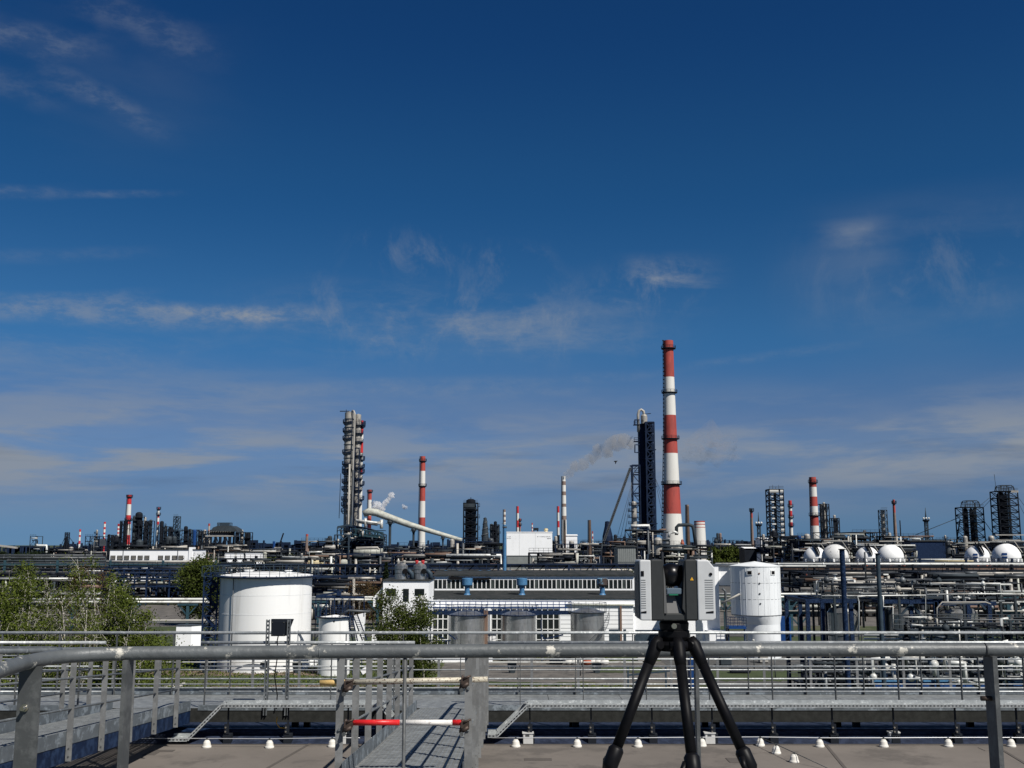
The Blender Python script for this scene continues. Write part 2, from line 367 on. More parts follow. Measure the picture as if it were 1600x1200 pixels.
# ================================================================== ground and the roof we look across
g = MB(); g.quad((-6000,-3000,0),(6000,-3000,0),(6000,9000,0),(-6000,9000,0)); struct('ground', g, grass_m)
def sheet(name, x0, x1, y0, y1, z, m):
    s = MB(); nx = 24; jit = random.Random(name+str(x0))
    top = [(x0+(x1-x0)*i/nx, y1+jit.uniform(-1,1)*min(1.2,(y1-y0)*.08)) for i in range(nx+1)]
    bot = [(x0+(x1-x0)*i/nx, y0+jit.uniform(-1,1)*min(1.2,(y1-y0)*.08)) for i in range(nx+1)]
    for i in range(nx): s.quad((*bot[i],z),(*bot[i+1],z),(*top[i+1],z),(*top[i],z))
    return struct(name, s, m)
sheet('road', -260, 300, 165, 176, .012, asphalt)
sheet('road', -200, 260, 262, 272, .012, asphalt)
sheet('road', -60, 10.5, 131, 137, .012, concrete)
sheet('pavement', -2, 26, 84, 101, .016, concrete)
sheet('grass_verge', 6, 20, 103, 109, .028, grass_m)
sheet('grass_verge', 21, 33, 112, 121, .028, grass_m)
sheet('grass_verge', 9, 17, 119, 124, .028, grass_m)
sheet('pavement', 18, 62, 96, 136, .020, asphalt)
sheet('pavement', -8, 20, 111, 131, .008, concrete)
sheet('bare_soil', -30, 6, 99, 108.5, .004, soil)
sheet('bare_soil', -44, -18, 117, 121, .004, soil)
sheet('bare_soil', 3, 14, 101, 107, .024, soil)
sheet('gravel_yard', -130, 160, 185, 250, .004, concrete)
sheet('gravel_yard', -500, 600, 300, 1300, .006, asphalt)

ROOF = EYE-2.96; KERB = EYE-2.83
r = MB(); r.box(-24, 24, 4.9, 16.7, ROOF-.25, ROOF); struct('roof', r, roof_m)
r = MB(); r.box(-24, 24, 4.9, 22.9, 0, ROOF-.26); struct('building_wall', r, grey_panel)
s = MB()
for x in (-9.5,-7.1,-4.6,-2.2,1.1,3.1,5.6,7.9,10.2):
    s.bar((x,5,ROOF+.003),(x+1.6,16.55,ROOF+.003),.045,.006)
s.bar((-20,16.35,ROOF+.0045),(20,16.35,ROOF+.0045),.03,.009); s.bar((-20,12.2,ROOF+.0045),(20,12.2,ROOF+.0045),.05,.009)
struct('roof_seams', s, seam_m)
rp = random.Random(12)
for i in range(9):
    a, b = rp.uniform(-6,7), rp.uniform(13.6,16.0); w_, h_ = rp.uniform(.15,.5), rp.uniform(.12,.4); s = MB(); s.box(a,a+w_,b,b+h_,ROOF+.0005,ROOF+.0045+.001*(i%3)); struct('roof_patch', s, roof_m if i%2 else seam_m)
k = MB(); k.box(-24, 24, 16.701, 17.05, ROOF-.2, KERB); k.box(-24, 24, 17.051, 22.9, ROOF-.24, EYE-3.3+.2)
k.prism([(-24,16.40,ROOF+.004),(-24,16.70,ROOF+.004),(-24,16.70,ROOF+.09)], (48,0,0))
struct('roof_edge_kerb', k, bitumen)
k = MB(); k.box(-24,24,16.69,17.06,KERB+.001,KERB+.008); struct('kerb_flashing', k, blue_dark)

# ------------------------------------------------------------------ the platform the camera and the tripod stand on
FL = EYE-1.55
p = MB(); p.box(-1.72, 4.2, -3.2, 4.30, FL-.05, FL); p.box(-1.78, 4.2, 4.1, 4.3, FL-.25, FL-.051)
for x in (-1.6, 1.2, 4.0): p.box(x-.06, x+.06, 4.15, 4.27, 0 if False else ROOF-.9, FL-.252)
struct('platform_floor', p, grate_m)
t = thing('guard_rail', 'thick grey tube guard rail with flaking paint running across right in front of the viewer', 'railing', (0, 4.1, FL))
hz = EYE-.415
def railpt(px, py, dz=0):
    d = ray(px, py); q = d*((hz-EYE)/d.z); return (q.x, q.y, hz+dz)
path = [(-1.62,-.6,hz),(-1.64,2.4,hz)] + [railpt(a,b) for a,b in ((-12,1051.5),(14,1043),(40,1035),(72,1029),(105,1025.2),(140,1023),(200,1021),(500,1018.5),(800,1017),(1200,1015.6),(1600,1015))] + [(4.2,4.32,hz)]
h = MB(); h.tube(path, .0262, 24); h.build('handrail', handrail_m, t)
for (a,b) in ((4,5),(7,8),(9,10)):                      # weld beads
    w = MB(); A = Vector(path[a]); d = (Vector(path[b])-A).normalized(); w.tube([A-d*.002, A+d*.002], .0272, 20); w.build('weld_seam', handrail_m, t)
w = MB(); x, y = railpt(1539,1015.2)[:2]; w.tube([(x-.003,y,hz),(x+.003,y,hz)], .0278, 20); w.build('weld_seam', post_m, t)
h = MB(); h.tube([(-1.62,-.6,EYE-.875),(-1.64,3.3,EYE-.875),(-1.60,3.66,EYE-.875),(-1.42,3.97,EYE-.875),(.8,4.10,EYE-.875),(4.2,4.28,EYE-.875)], .0135, 12); h.build('mid_rail', handrail_m, t)
h = MB(); h.bar((-1.42,4.02,FL+.07),(4.2,4.35,FL+.07),.006,.13); h.build('toe_board', galv, t)
# posts: flat bars
def flat_post(cx, cy, ang, dep=.078, th=.016):
    m = MB(); ca, sa = math.cos(ang), math.sin(ang)
    m.bar((cx,cy,FL),(cx,cy,hz-.022), th, dep, up=(sa,ca,0)); return m
px1 = railpt(201,1021); flat_post(px1[0],px1[1],0).build('post', post_m, t)
px3 = railpt(1546,1015.2); p3 = flat_post(px3[0],px3[1],0,.088,.018); p3.build('post', post_m, t)
m = MB(); px0_ = railpt(51,1033); lx, ly = px0_[0]-.004, px0_[1]-.0; m.bar((lx,ly,FL),(lx,ly,hz-.018),.078,.012,up=(0,1,0)); m.build('post', post_m, t)
m = MB(); m.tube([(lx-.008,ly-.007,hz-.160),(lx-.008,ly-.035,hz-.160)],.0085,6); m.tube([(lx-.008,ly-.0065,hz-.160),(lx-.008,ly-.014,hz-.160)],.013,16); m.build('bolt', chrome, t)
m = MB(); m.tube([(px3[0],px3[1]-.01,EYE-.60),(px3[0]-.05,px3[1]-.01,EYE-.60)],.010,6); m.build('bolt', coupler_m, t)
m = MB(); m.tube([(railpt(633,1018)[0],railpt(633,1018)[1],FL),(railpt(633,1018)[0],railpt(633,1018)[1],hz-.015)],.0068,10); m.build('baluster', post_m, t)
m = MB(); rq = railpt(1087,1016); m.bar((rq[0],rq[1],FL),(rq[0],rq[1],hz-.015),.013,.045,up=(0,1,0)); m.build('post', post_m, t)

# ------------------------------------------------------------------ tripod and scanner
TY = 3.5
def L3(px, py, Y=TY): return at(px, py, Y)
ap = L3(1053, 1000); base_top = L3(1053, 972)
t = thing('tripod', 'black three legged tripod standing in front of the guard rail under the scanner', 'tripod', (ap.x, TY, FL))
m = MB(); m.lathe((ap.x,TY), [(.0,ap.z-.03),(.035,ap.z-.028),(.042,ap.z-.005),(.050,ap.z+.012),(.0505,ap.z+.030),(.044,ap.z+.034),(.0,ap.z+.034)], 24)
m.build('head', tripod_c, t)
m = MB(); m.tube([(ap.x,TY,ap.z-.05),(ap.x,TY,ap.z)],.013,12); m.lathe((ap.x,TY),[(.0,ap.z-.034),(.058,ap.z-.032),(.062,ap.z-.012),(.052,ap.z-.002),(0,ap.z)],20); m.build('centre_column', tripod_m, t)
for k, ang in enumerate((R(207), R(-36), R(270))):     # left, right, towards the viewer
    d = Vector((math.cos(ang)*1.0, math.sin(ang), 0)); d.normalize()
    if k == 2: d = Vector((.05,-1,0)).normalized()
    sp = .505
    p0 = Vector((ap.x,TY,ap.z)) + d*.064; dirn = Vector((d.x*sp, d.y*sp, -1)).normalized()
    ln = (p0.z-FL)/-dirn.z
    q = lambda f: p0 + dirn*f
    m = MB(); m.tube([q(-.012),q(.012),q(.05),q(.085)],[.014,.0225,.0205,.0165],14); m.tube([q(.08),q(.365)],[.0170,.0165],14); lg = m.build('leg', tripod_m, t)
    m = MB(); side = dirn.cross(Vector((0,0,1))).normalized()
    m.tube([q(.012)-side*.028, q(.012)+side*.028], .0125, 12); m.build('hinge', tripod_c, lg)
    m = MB(); m.tube([q(.350),q(.360),q(.410),q(.425)],[.018,.0245,.024,.016],14); m.build('clamp', tripod_c, lg)
    m = MB(); m.tube([q(.375)+side*.02, q(.40)+side*.034, q(.425)+side*.026], [.010,.009,.005], 8); m.build('clamp_lever', tripod_c, lg)
    m = MB(); m.tube([q(.415),q(ln-.05)],.0125,12); m.build('lower_tube', tripod_m, lg)
    m = MB(); m.tube([q(ln-.06),q(ln-.02),q(ln)],[.017,.016,.007],12); m.build('foot', black_m, lg)
# scanner: local frame, origin at the middle of its base
sx, sz = L3(1053, 972).x, ap.z+.034
u = TY/FOC
t = thing('laser_scanner', 'boxy laser scanner with silver sides and dark pillars standing on the tripod', 'scanner', (sx, TY, sz))
def sX(px): return at(px, 925, TY-.05).x
def sZ(py): return at(1053, py, TY-.05).z
yF, yB = TY-.062, TY+.062
m = MB(); m.lathe((sx,TY), [(0,sz),(.046,sz),(.048,sz+.02),(.043,sz+.028),(0,sz+.028)], 28); m.build('base_plate', tripod_c, t)
m = MB(); m.tube([(sx-.008,TY-.046,sz+.014),(sx-.008,TY-.060,sz+.014)],.0085,16); m.build('knob', chrome, t)
zb, zt = sZ(970), sZ(873)
m = MB(); m.bbox(sX(1016), sX(1090), yF+.006, yB-.006, zb, sZ(958), .004); m.build('lower_bridge', scan_dark, t)
for (a,b,c) in ((1015.5,1036.5,1),(1069,1089.5,-1)):
    m = MB(); m.bbox(sX(a), sX(b), yF-.002, yB+.002, zb+.0005, sZ(874), .005)
    pl = m.build('pillar', scan_dark, t)
    m = MB(); cx = sX(1019 if c > 0 else 1079)
    m.prism([(cx-.006,TY-.02,sZ(875)),(cx+.007,TY-.02,sZ(875)),(cx+.004,TY-.02,sZ(866)),(cx-.004,TY-.02,sZ(866))],(0,.05,0)); m.build('handle_fin', scan_black, pl)
# chamfered inner cheeks of the cavity
m = MB(); m.prism([(sX(1036.4),yF,sZ(958)),(sX(1041),yF,sZ(958)),(sX(1039),yF,sZ(905)),(sX(1036.4),yF,sZ(885))],(0,.11,0)); m.build('inner_cheek', scan_mid, t)
m = MB(); m.prism([(sX(1069.2),yF,sZ(958)),(sX(1065),yF,sZ(950)),(sX(1068),yF,sZ(905)),(sX(1069.2),yF,sZ(885))],(0,.11,0)); m.build('inner_cheek', scan_dark, t)
m = MB(); m.tube([(sX(1037),TY,sZ(900)),(sX(1069),TY,sZ(900))],[.034,.034],28); m.sphere((sX(1052),TY-.004,sZ(899)),.0385,28,18); mr_ = m.build('mirror_housing', scan_black, t)
m = MB(); m.bbox(sX(1041), sX(1066), TY-.055, TY-.03, sZ(929), sZ(919), .003); m.build('mirror_glass', scan_lens, mr_)
m = MB(); m.box(sX(1045), sX(1059), TY-.057, TY-.054, sZ(930), sZ(928)); m.build('green_strip', scan_green, mr_)
m = MB(); m.prism([(sX(1042),yF+.01,sZ(962)),(sX(1067),yF+.01,sZ(962)),(sX(1054.5),yF+.03,sZ(930)),(sX(1042),yF+.03,sZ(930))],(0,.07,0)); m.build('lower_wedge', scan_mid, t)
m = MB(); m.prism([(sX(1054.6),yF+.03,sZ(930)),(sX(1067.2),yF+.015,sZ(961)),(sX(1069),yF+.02,sZ(961)),(sX(1069),yF+.03,sZ(905)),(sX(1062),yF+.03,sZ(918))],(0,.085,0)); m.build('inner_block', scan_black, t)
for sgn, a, b in ((-1,999,1016.5),(1,1088.6,1116)):
    m = MB(); xa, xb = sX(a), sX(b); c = .010
    if sgn > 0: prof = [(xa,zb+.002),(xb-c,zb+.002),(xb,zb+.008),(xb,sZ(887)),(xb-.020,sZ(875)),(xa,sZ(875))]
    else: prof = [(xb,zb+.002),(xa+.002,zb+.002),(xa,zb+.006),(xa,sZ(877)),(xa+.002,sZ(875)),(xb,sZ(875))]
    m.prism([(x,yF-.006,z) for x,z in prof],(0,.125,0)); sh = m.build('side_shell', scan_silver, t)
    bv = sh.modifiers.new('bevel','BEVEL'); bv.width = .0035; bv.segments = 2; bv.limit_method = 'ANGLE'
    x0, x1 = (sX(1001),sX(1008)) if sgn < 0 else (sX(1100),sX(1112.5))
    for i in range(13):
        zz = sZ(906+i*3.6); v = MB(); v.box(x0, x1, yF-.0072, yF-.0062, zz-.0009, zz+.0009); v.build('vent_slot', slot_m, sh)
    m = MB(); x0, x1 = (sX(1000),sX(1008.5)) if sgn < 0 else (sX(1101),sX(1112.5))
    m.prism([(x0,yF-.0073,sZ(957.5)),(x1,yF-.0073,sZ(957.5)),(x1,yF-.0073,sZ(954)),(x0,yF-.0073,sZ(955.5))],(0,.001,0)); m.build('grip_slot', scan_black, sh)
    if sgn > 0:
        m = MB(); m.tube([(sX(1109.5),yF-.0085,sZ(897)),(sX(1109.5),yF-.002,sZ(897))],.0052,16); m.build('camera_lens', scan_black, sh)
    else:
        m = MB(); m.prism([(xa-.003,yF+.002,sZ(966)),(xa-.003,yF+.002,sZ(886)),(xa-.001,yF+.01,sZ(877)),(xa-.001,yB-.01,sZ(879)),(xa-.003,yB,sZ(889)),(xa-.003,yB,sZ(966))],(.0035,0,0)); m.build('shaded_side', scan_dark, sh)  # shade on the scanner's left side put into a dark panel
        m = MB(); m.box(sX(1001),sX(1005.5),yF-.0075,yF-.0062,sZ(900),sZ(892)); m.build('camera_window', scan_black, sh)
m = MB(); a = sX(1080); m.prism([(a-.0048,yF-.0035,sZ(906.5)),(a+.0062,yF-.0035,sZ(906.5)),(a+.0007,yF-.0035,sZ(901.4))],(0,.001,0)); m.build('warning_triangle', yellow_m, t)
m = MB(); m.prism([(a+.0002,yF-.0042,sZ(905.7)),(a+.0013,yF-.0042,sZ(905.7)),(a+.0007,yF-.0042,sZ(903.2))],(0,.0005,0)); m.build('warning_mark', scan_black, t)

# ------------------------------------------------------------------ centre ramp
def deckz(Y): return EYE-(2.0+.0705*(Y-9.6))
def ramp_walk(name, label, x0, x1, Y0, Y1, Ys, sides=(1,1), rails_from=None, dz=0, sb=None):
    t = thing(name, label, 'walkway', ((x0+x1)/2, Y0, deckz(Y0)+dz))
    dk = lambda Y: deckz(Y)+dz
    rf = rails_from or Ys[0]; rh = lambda y, h: dk(y)+h*(1-.021*(y-9.6))
    # grating panels (each about a metre) made of bearing bars and cross bars
    n = max(1, round(Y1-Y0)); step = (Y1-Y0)/n
    for i in range(n):
        a, b = Y0+i*step+.006, Y0+(i+1)*step-.006; m = MB()
        nb = 20
        for j in range(nb+1):
            x = x0+.03+(x1-x0-.06)*j/nb; m.bar((x,a,dk(a)-.017),(x,b,dk(b)-.017),.016,.03)
        nc = 13
        for j in range(nc+1):
            y = a+.005+(b-a-.01)*j/nc; m.bar((x0+.03,y,dk(y)-.010),(x1-.03,y,dk(y)-.010),.016,.016,up=(0,0,1))
        for y in (a,b): m.bar((x0+.03,y,dk(y)-.017),(x1-.03,y,dk(y)-.017),.012,.034)
        m.build('grating_panel', grate_m, t)
    for x in (x0, x1):
        m = MB(); m.bar((x,Y0,dk(Y0)-.12),(x,Y1,dk(Y1)-.12),.05,.20); m.build('side_beam', sb or blue_dark, t)
    for y in [Y0+.1+i*(Y1-Y0-.2)/4 for i in range(5)]:
        m = MB(); m.bar((x0,y,dk(y)-.16),(x1,y,dk(y)-.16),.06,.1); m.build('cross_beam', blue_dark, t)
    for y in (Y0+.12, (Y0+Y1)/2):
        for x in (x0+.03, x1-.03):
            m = MB(); m.box(x-.03,x+.03,y-.03,y+.03,ROOF+.001,dk(y)-.222)
            m.box(x-.08,x+.08,y-.08,y+.08,ROOF+.001,ROOF+.012); m.build('support_leg', blue_dark, t)
    for k, (x, sg) in enumerate(((x0,-1),(x1,1))):
        if not sides[k]: continue
        xo = x + sg*.035
        m = MB(); m.bar((x+sg*.029,rf-.06,dk(rf-.06)+.045),(x+sg*.029,Y1,dk(Y1)+.045),.005,.15); m.build('toe_board', galv_blotch, t)
        for y in Ys:
            m = MB(); m.box(xo-.033+sg*.036,xo+.033+sg*.036,y-.005,y+.005,dk(y)-.20,rh(y,1.04)); m.build('post', galv_flat, t)
            for hh in (.15,.06): b = MB(); b.tube([(xo+sg*.036,y-.012,dk(y)-hh),(xo+sg*.036,y-.004,dk(y)-hh)],.010,6); b.build('bolt', post_m, t)
        for hgt, rr in ((1.065,.0265),(.74,.0125),(.39,.0125)):
            xx = xo+sg*.036
            m = MB(); ye = Y1 if hgt > 1 else Ys[-1]
            if hgt > 1: m.tube([(xx,rf-.10,rh(rf,hgt)),(xx,ye-.3,rh(ye-.3,hgt)),(xx+sg*.03,ye-.08,rh(ye,hgt)),(xx+sg*.2,ye+.02,rh(ye,hgt))], rr, 14); m.build('handrail', galv, t)
            else: m.tube([(xx,rf-.02,rh(rf,hgt)),(xx,ye,rh(ye,hgt))], rr, 10); m.build('mid_rail', galv, t)
    return t
YsC = [9.62+.96*i for i in range(8)]
ramp_walk('steel_ramp', 'straight galvanised steel gangway with grating floor leading away in the middle of the roof', -1.445, -.455, 9.30, 16.90, YsC, sb=galv_flat)
YsL = [8.4+.955*i for i in range(9)]
ramp_walk('steel_ramp', 'galvanised gangway with blue side beams at the left edge of the picture', -6.15, -5.0, 7.2, 16.90, YsL, dz=-.005)
m = MB(); zz = EYE-1.137; m.tube([(-4.86,7.0,zz),(-4.86,11.55,zz),(-4.90,11.75,zz),(-5.05,11.86,zz),(-7.4,11.9,zz)], .0265, 14)
t = thing('end_rail', 'curved grey tube rail closing off the left gangway beside the birches', 'railing', (-4.86, 9, deckz(9)))
m.build('handrail', galv, t)
for y in (7.6,9.3): b = MB(); b.box(-4.90,-4.83,y-.005,y+.005,deckz(y)-.02-.2,zz-.02); b.build('post', galv_flat, t)
b = MB(); b.box(-7.33,-7.27,11.895,11.905,ROOF+.001,zz-.02); b.build('post', galv_flat, t)

# scaffold tubes clamped across the gangway
def coupler(c, par):
    x,y,z = c; m = MB(); m.box(x-.035,x+.035,y-.045,y+.02,z-.03,z+.03); m.tube([(x-.03,y-.05,z-.055),(x+.03,y-.05,z-.02)],.018,8)
    m.tube([(x-.045,y-.03,z-.07),(x-.02,y-.03,z+.045)],.010,8); m.tube([(x-.01,y-.05,z+.02),(x+.05,y-.04,z+.045)],.009,8); m.build('coupler', coupler_m, par)
    m = MB(); m.tube([(x-.03,y-.065,z-.075),(x-.03,y-.085,z-.075)],.018,12); m.build('coupler_ring', post_m, par)
yb = 9.665
a, b = at(500,1067,yb), at(762,1061.5,yb); k1 = a.lerp(b,.16)
t = thing('scaffold_tube', 'rusty cream and yellow scaffold tube clamped across the gangway entrance, upper of two', 'pipe', a)
m = MB(); m.tube([a,k1],.025,14); m.build('yellow_end', tube_yellow, t)
m = MB(); m.tube([k1,b],.0245,14); m.build('tube', tube_white, t)
coupler(at(545,1069,yb-.06), t); coupler(at(727,1063,yb-.06), t)
a, b = at(548,1129,yb), at(735,1129,yb); k1, k2 = a.lerp(b,.41), a.lerp(b,.85)
t = thing('scaffold_tube', 'red and white scaffold tube clamped across the gangway entrance, lower of two', 'pipe', a)
m = MB(); m.tube([a,k1],.025,14); m.build('red_section', tube_red, t)
m = MB(); m.tube([k1,k2],.0245,14); m.build('tube', tube_white2, t)
m = MB(); m.tube([k2,b],.025,14); m.build('red_section', tube_red, t)
coupler(at(545,1131,yb-.06), t); coupler(at(727,1131,yb-.06), t)

# ------------------------------------------------------------------ cross walkway with its two railings
DK = EYE-2.52; YF, YB2 = 16.93, 18.42
t = thing('roof_walkway', 'long galvanised walkway running crosswise behind the roof kerb', 'walkway', (0, 17.6, DK))
xs = [-15+i*1.2 for i in range(26)]
for i in range(len(xs)-1):
    m = MB(); m.box(xs[i]+.004, xs[i+1]-.004, YF+.03, YB2-.03, DK-.03, DK); m.build('deck_panel', grate_m, t)
m = MB(); m.box(-15.2,15.2,YF-.02,YF+.025,DK-.205,DK-.002); m.build('front_channel', beam_dark, t)
m = MB(); m.box(-15.2,15.2,YB2-.025,YB2+.02,DK-.205,DK-.002); m.build('rear_channel', beam_dark, t)
m = MB(); m.box(-15.2,15.2,YB2+.022,YB2+.028,DK-.03,DK+.11); m.build('rear_toe_board', galv_blotch, t)
for a_, b_ in ((-4.86,-1.52),(-.38,15.2),(-15.2,-6.3)):
    m = MB(); m.box(a_,b_,YF-.030,YF-.022,DK-.03,DK+.05); m.build('front_toe_board', galv_blotch, t)
for i in range(14):
    x = -14.4+i*2.2; m = MB(); m.box(x-.05,x+.05,YF+.2,YF+.3,KERB-.1,DK-.032); m.box(x-.05,x+.05,YB2-.3,YB2-.2,KERB-.3,DK-.032); m.build('stub_column', dark_pipe, t)
def rail_run(name, label, Y, xs_, x0, x1, ztop, zbot, rails, pw=.012, pd=.05, rr=.0125, tr=.0255, m_=None, gaps=None):
    t = thing(name, label, 'railing', ((x0+x1)/2, Y, zbot)); m_ = m_ or galv_lit
    segs = gaps or [(x0,x1)]
    for a_, b_ in segs:
        m = MB(); m.tube([(a_,Y,ztop),(b_,Y,ztop)], tr, 12); m.build('handrail', m_, t)
        for z in rails: m = MB(); m.tube([(a_,Y,z),(b_,Y,z)], rr, 8); m.build('mid_rail', m_, t)
    for x in xs_:
        if not any(a_-.01 <= x <= b_+.01 for a_,b_ in segs): continue
        m = MB(); m.box(x-pw/2,x+pw/2,Y-pd/2,Y+pd/2,zbot,ztop-tr*.8); m.build('post', post_m if pw < .02 else galv_flat, t)
    return t
zr = EYE-1.53
fx = X(1206,YF,1050); bx = X(1259,YB2,1050)
rail_run('walkway_railing', 'near railing of the crosswise walkway, interrupted at the gangways', YF, [fx+.98*i for i in range(-20,13)], -15.2, 15.2, zr, DK-.02, [zr-.36,zr-.74], gaps=[(-15.2,-6.35),(-4.86,-1.52),(-.38,15.2)])
rail_run('walkway_railing', 'far railing of the crosswise walkway, unbroken from left to right', YB2, [bx+.975*i for i in range(-21,13)], -15.2, 15.2, EYE-1.50, DK-.02, [EYE-1.88,EYE-2.26,EYE-2.41])
Y3 = 22.5
rail_run('roof_edge_railing', 'pale low railing with wide flat posts along the outer roof edge behind the walkway', Y3, [X(1194,Y3,1050)+.962*i for i in range(-22,16)], -20, 20, Z(1030,Y3), EYE-3.1, [Z(1046.6,Y3),Z(1069,Y3)], pw=.052, pd=.012, tr=.016)

# cable trays with slotted lips on little legs
def tray(label, pts, legs, Y0_=16.32):
    t = thing('cable_tray', label, 'cable tray', (pts[0][0], Y0_, KERB))
    m = MB()
    for (xa,za),(xb,zb_) in zip(pts, pts[1:]):
        dx, dz_ = xb-xa, zb_-za; n = Vector((-dz_,0,dx)).normalized()
        m.bar((xa,Y0_+.14,za),(xb,Y0_+.14,zb_),.28,.006)
        m.bar((xa,Y0_+.002,za+.0),(xb,Y0_+.002,zb_+.0),.004,.05); m.bar((xa,Y0_+.285,za+.02),(xb,Y0_+.285,zb_+.02),.004,.05)
        for f in (.05,.10,.17,.22): m.bar(Vector((xa,Y0_+f,za))+n*.005,Vector((xb,Y0_+f,zb_))+n*.005,.007,.008)
    m.build('tray', galv_lit, t)
    s_ = MB()
    for (xa,za),(xb,zb_) in zip(pts, pts[1:]):
        d = Vector((xb-xa,0,zb_-za)); k = int(d.length/.055); d.normalize()
        for i in range(k):
            p = Vector((xa,Y0_-.0015,za))+d*(.03+i*.055); s_.bar(p-d*.013, p+d*.013, .002, .016)
    o = s_.build('slots', black_m, t); o['kind'] = 'stuff'
    for x in legs:
        z = max(q[1] for q in pts)
        g_ = MB(); g_.bar((x,Y0_+.15,KERB+.02),(x,Y0_+.15,z-.004),.02,.03); g_.box(x-.10,x+.14,Y0_+.02,Y0_+.27,z-.035,z-.006)
        g_.box(x-.05,x+.07,Y0_+.09,Y0_+.19,KERB-.14,KERB+.015); g_.box(x-.035,x+.035,Y0_+.08,Y0_+.09,KERB+.015,KERB+.16); lg = g_.build('support_leg', dark_pipe, t)
        for dz_ in (.05,.11): b = MB(); b.tube([(x-.015,Y0_+.083,KERB+dz_),(x-.015,Y0_+.066,KERB+dz_)],.014,6); b.build('bolt', chrome, lg)
    return t
TYt = 16.32
zt_ = Z(1103,TYt)
tray('long slotted cable tray on little legs running to the right from the gangway', [(at(762,1152,TYt).x,Z(1150,TYt)),(at(776,1152,TYt).x,Z(1150,TYt)),(at(824,1100,TYt).x,zt_),(13,zt_)], [at(x,1130,TYt+.1).x for x in (828,924,1019.5,1113.7,1208,1302,1398,1495,1591)])
tray('slotted cable tray on little legs running between the two gangways', [(at(262,1157,TYt).x,Z(1156,TYt)),(at(292,1157,TYt).x,Z(1156,TYt)),(at(345,1103,TYt).x,zt_),(at(596,1103,TYt).x,zt_),(at(612,1125,TYt).x,Z(1125,TYt))], [at(x,1130,TYt+.1).x for x in (355,449,543)])

# lightning wire with its cone holders
def cone(x, y):
    m = MB(); m.lathe((x,y), [(.068,ROOF+.002),(.068,ROOF+.018),(.060,ROOF+.03),(.050,ROOF+.075),(.030,ROOF+.105),(.0,ROOF+.112)], 16)
    return m
proto = None; cones = [(323,1168),(421,1168.5),(519,1167),(806,1167),(902,1167),(997,1167),(1097,1166),(1188,1165.5),(1281,1167),(1381,1167),(1482,1166.5),(1580,1166.5),(1213,1177.5),(1241,1191)]
def roofY(py): d = ray(800,py); return -2.96/d.z*d.y
wpts = {}
for i, (px, py) in enumerate(cones):
    y = roofY(py); x = at(px, py, y).x
    if proto is None:
        t = thing('cone_holder', 'white concrete cone on the beige roof', 'cone', (x,y,ROOF), 'white cones that carry the lightning wire')
        cone(x,y).build('cone', cone_m, t); m = MB(); m.box(x-.012,x+.012,y-.01,y+.01,ROOF+.108,ROOF+.135); m.build('clip', post_m, t); proto = t; c = t
    else: c = copy_tree(proto, (x,y,ROOF))
    c['label'] = ['white cone just right of the foot of the left cable tray','white cone under the floodlight struts','white cone just left of the middle gangway','white cone just right of the middle gangway, left of a pale box','white cone midway between gangway and tripod','white cone just left of the left tripod leg','white cone behind the middle tripod leg','white cone where two roof wires meet','white cone right of the two slanting wire cones','white cone just left of the rightmost pale box','white cone between the rightmost pale box and the thick rail post','white cone at the right end of the roof'][i] if i < 12 else ''
    if i >= 12: c['label'] = 'white cone holding the slanting wire, ' + ('upper' if i == 12 else 'lower') + ' of the two out on the open roof'
    wpts[i] = Vector((x,y,ROOF+.128))
m = MB(); m.tube([Vector((-9,wpts[0].y,wpts[0].z))]+[wpts[i] for i in (0,1,2)]+[Vector((-1.6,wpts[2].y,wpts[2].z))], .006, 6)
single('lightning_wire', 'thin pale wire along the roof kerb left of the middle gangway', 'wire', m, wire_m, wpts[0])
m = MB(); m.tube([Vector((-.3,wpts[3].y,wpts[3].z))]+[wpts[i] for i in (3,4,5,6,7,8,9,10,11)]+[Vector((12,wpts[11].y,wpts[11].z))], .006, 6)
single('lightning_wire', 'thin pale wire along the roof kerb from the middle gangway to the right edge', 'wire', m, wire_m, wpts[3])
m = MB(); m.tube([wpts[7],wpts[12],wpts[13],Vector((wpts[13].x+.35,wpts[13].y-.55,ROOF+.01))], .006, 6)
single('lightning_wire', 'short dark wire slanting across the roof over two white cones', 'wire', m, post_m, wpts[12])
for px, py, lab in ((533,1163,'small pale box at the kerb behind the first gangway posts'),(825,1163,'small pale box at the kerb where the right cable tray comes down'),(1109,1163,'small pale box at the kerb seen between the tripod legs'),(1397,1162,'small pale box at the kerb near the right end of the roof')):
    y = roofY(py)+.05; x = at(px,py,y).x; t = thing('drain_box', lab, 'box', (x,y,ROOF))
    m = MB(); m.bbox(x-.075,x+.075,y-.05,y+.05,ROOF+.001,ROOF+.15,.006); m.build('body', box_white, t)
    m = MB(); m.box(x-.085,x+.085,y-.06,y+.06,ROOF+.151,ROOF+.168); m.build('lid', box_white, t)
    m = MB(); m.box(x-.04,x+.02,y-.052,y-.0502,ROOF+.11,ROOF+.14); m.build('label_plate', post_m, t)

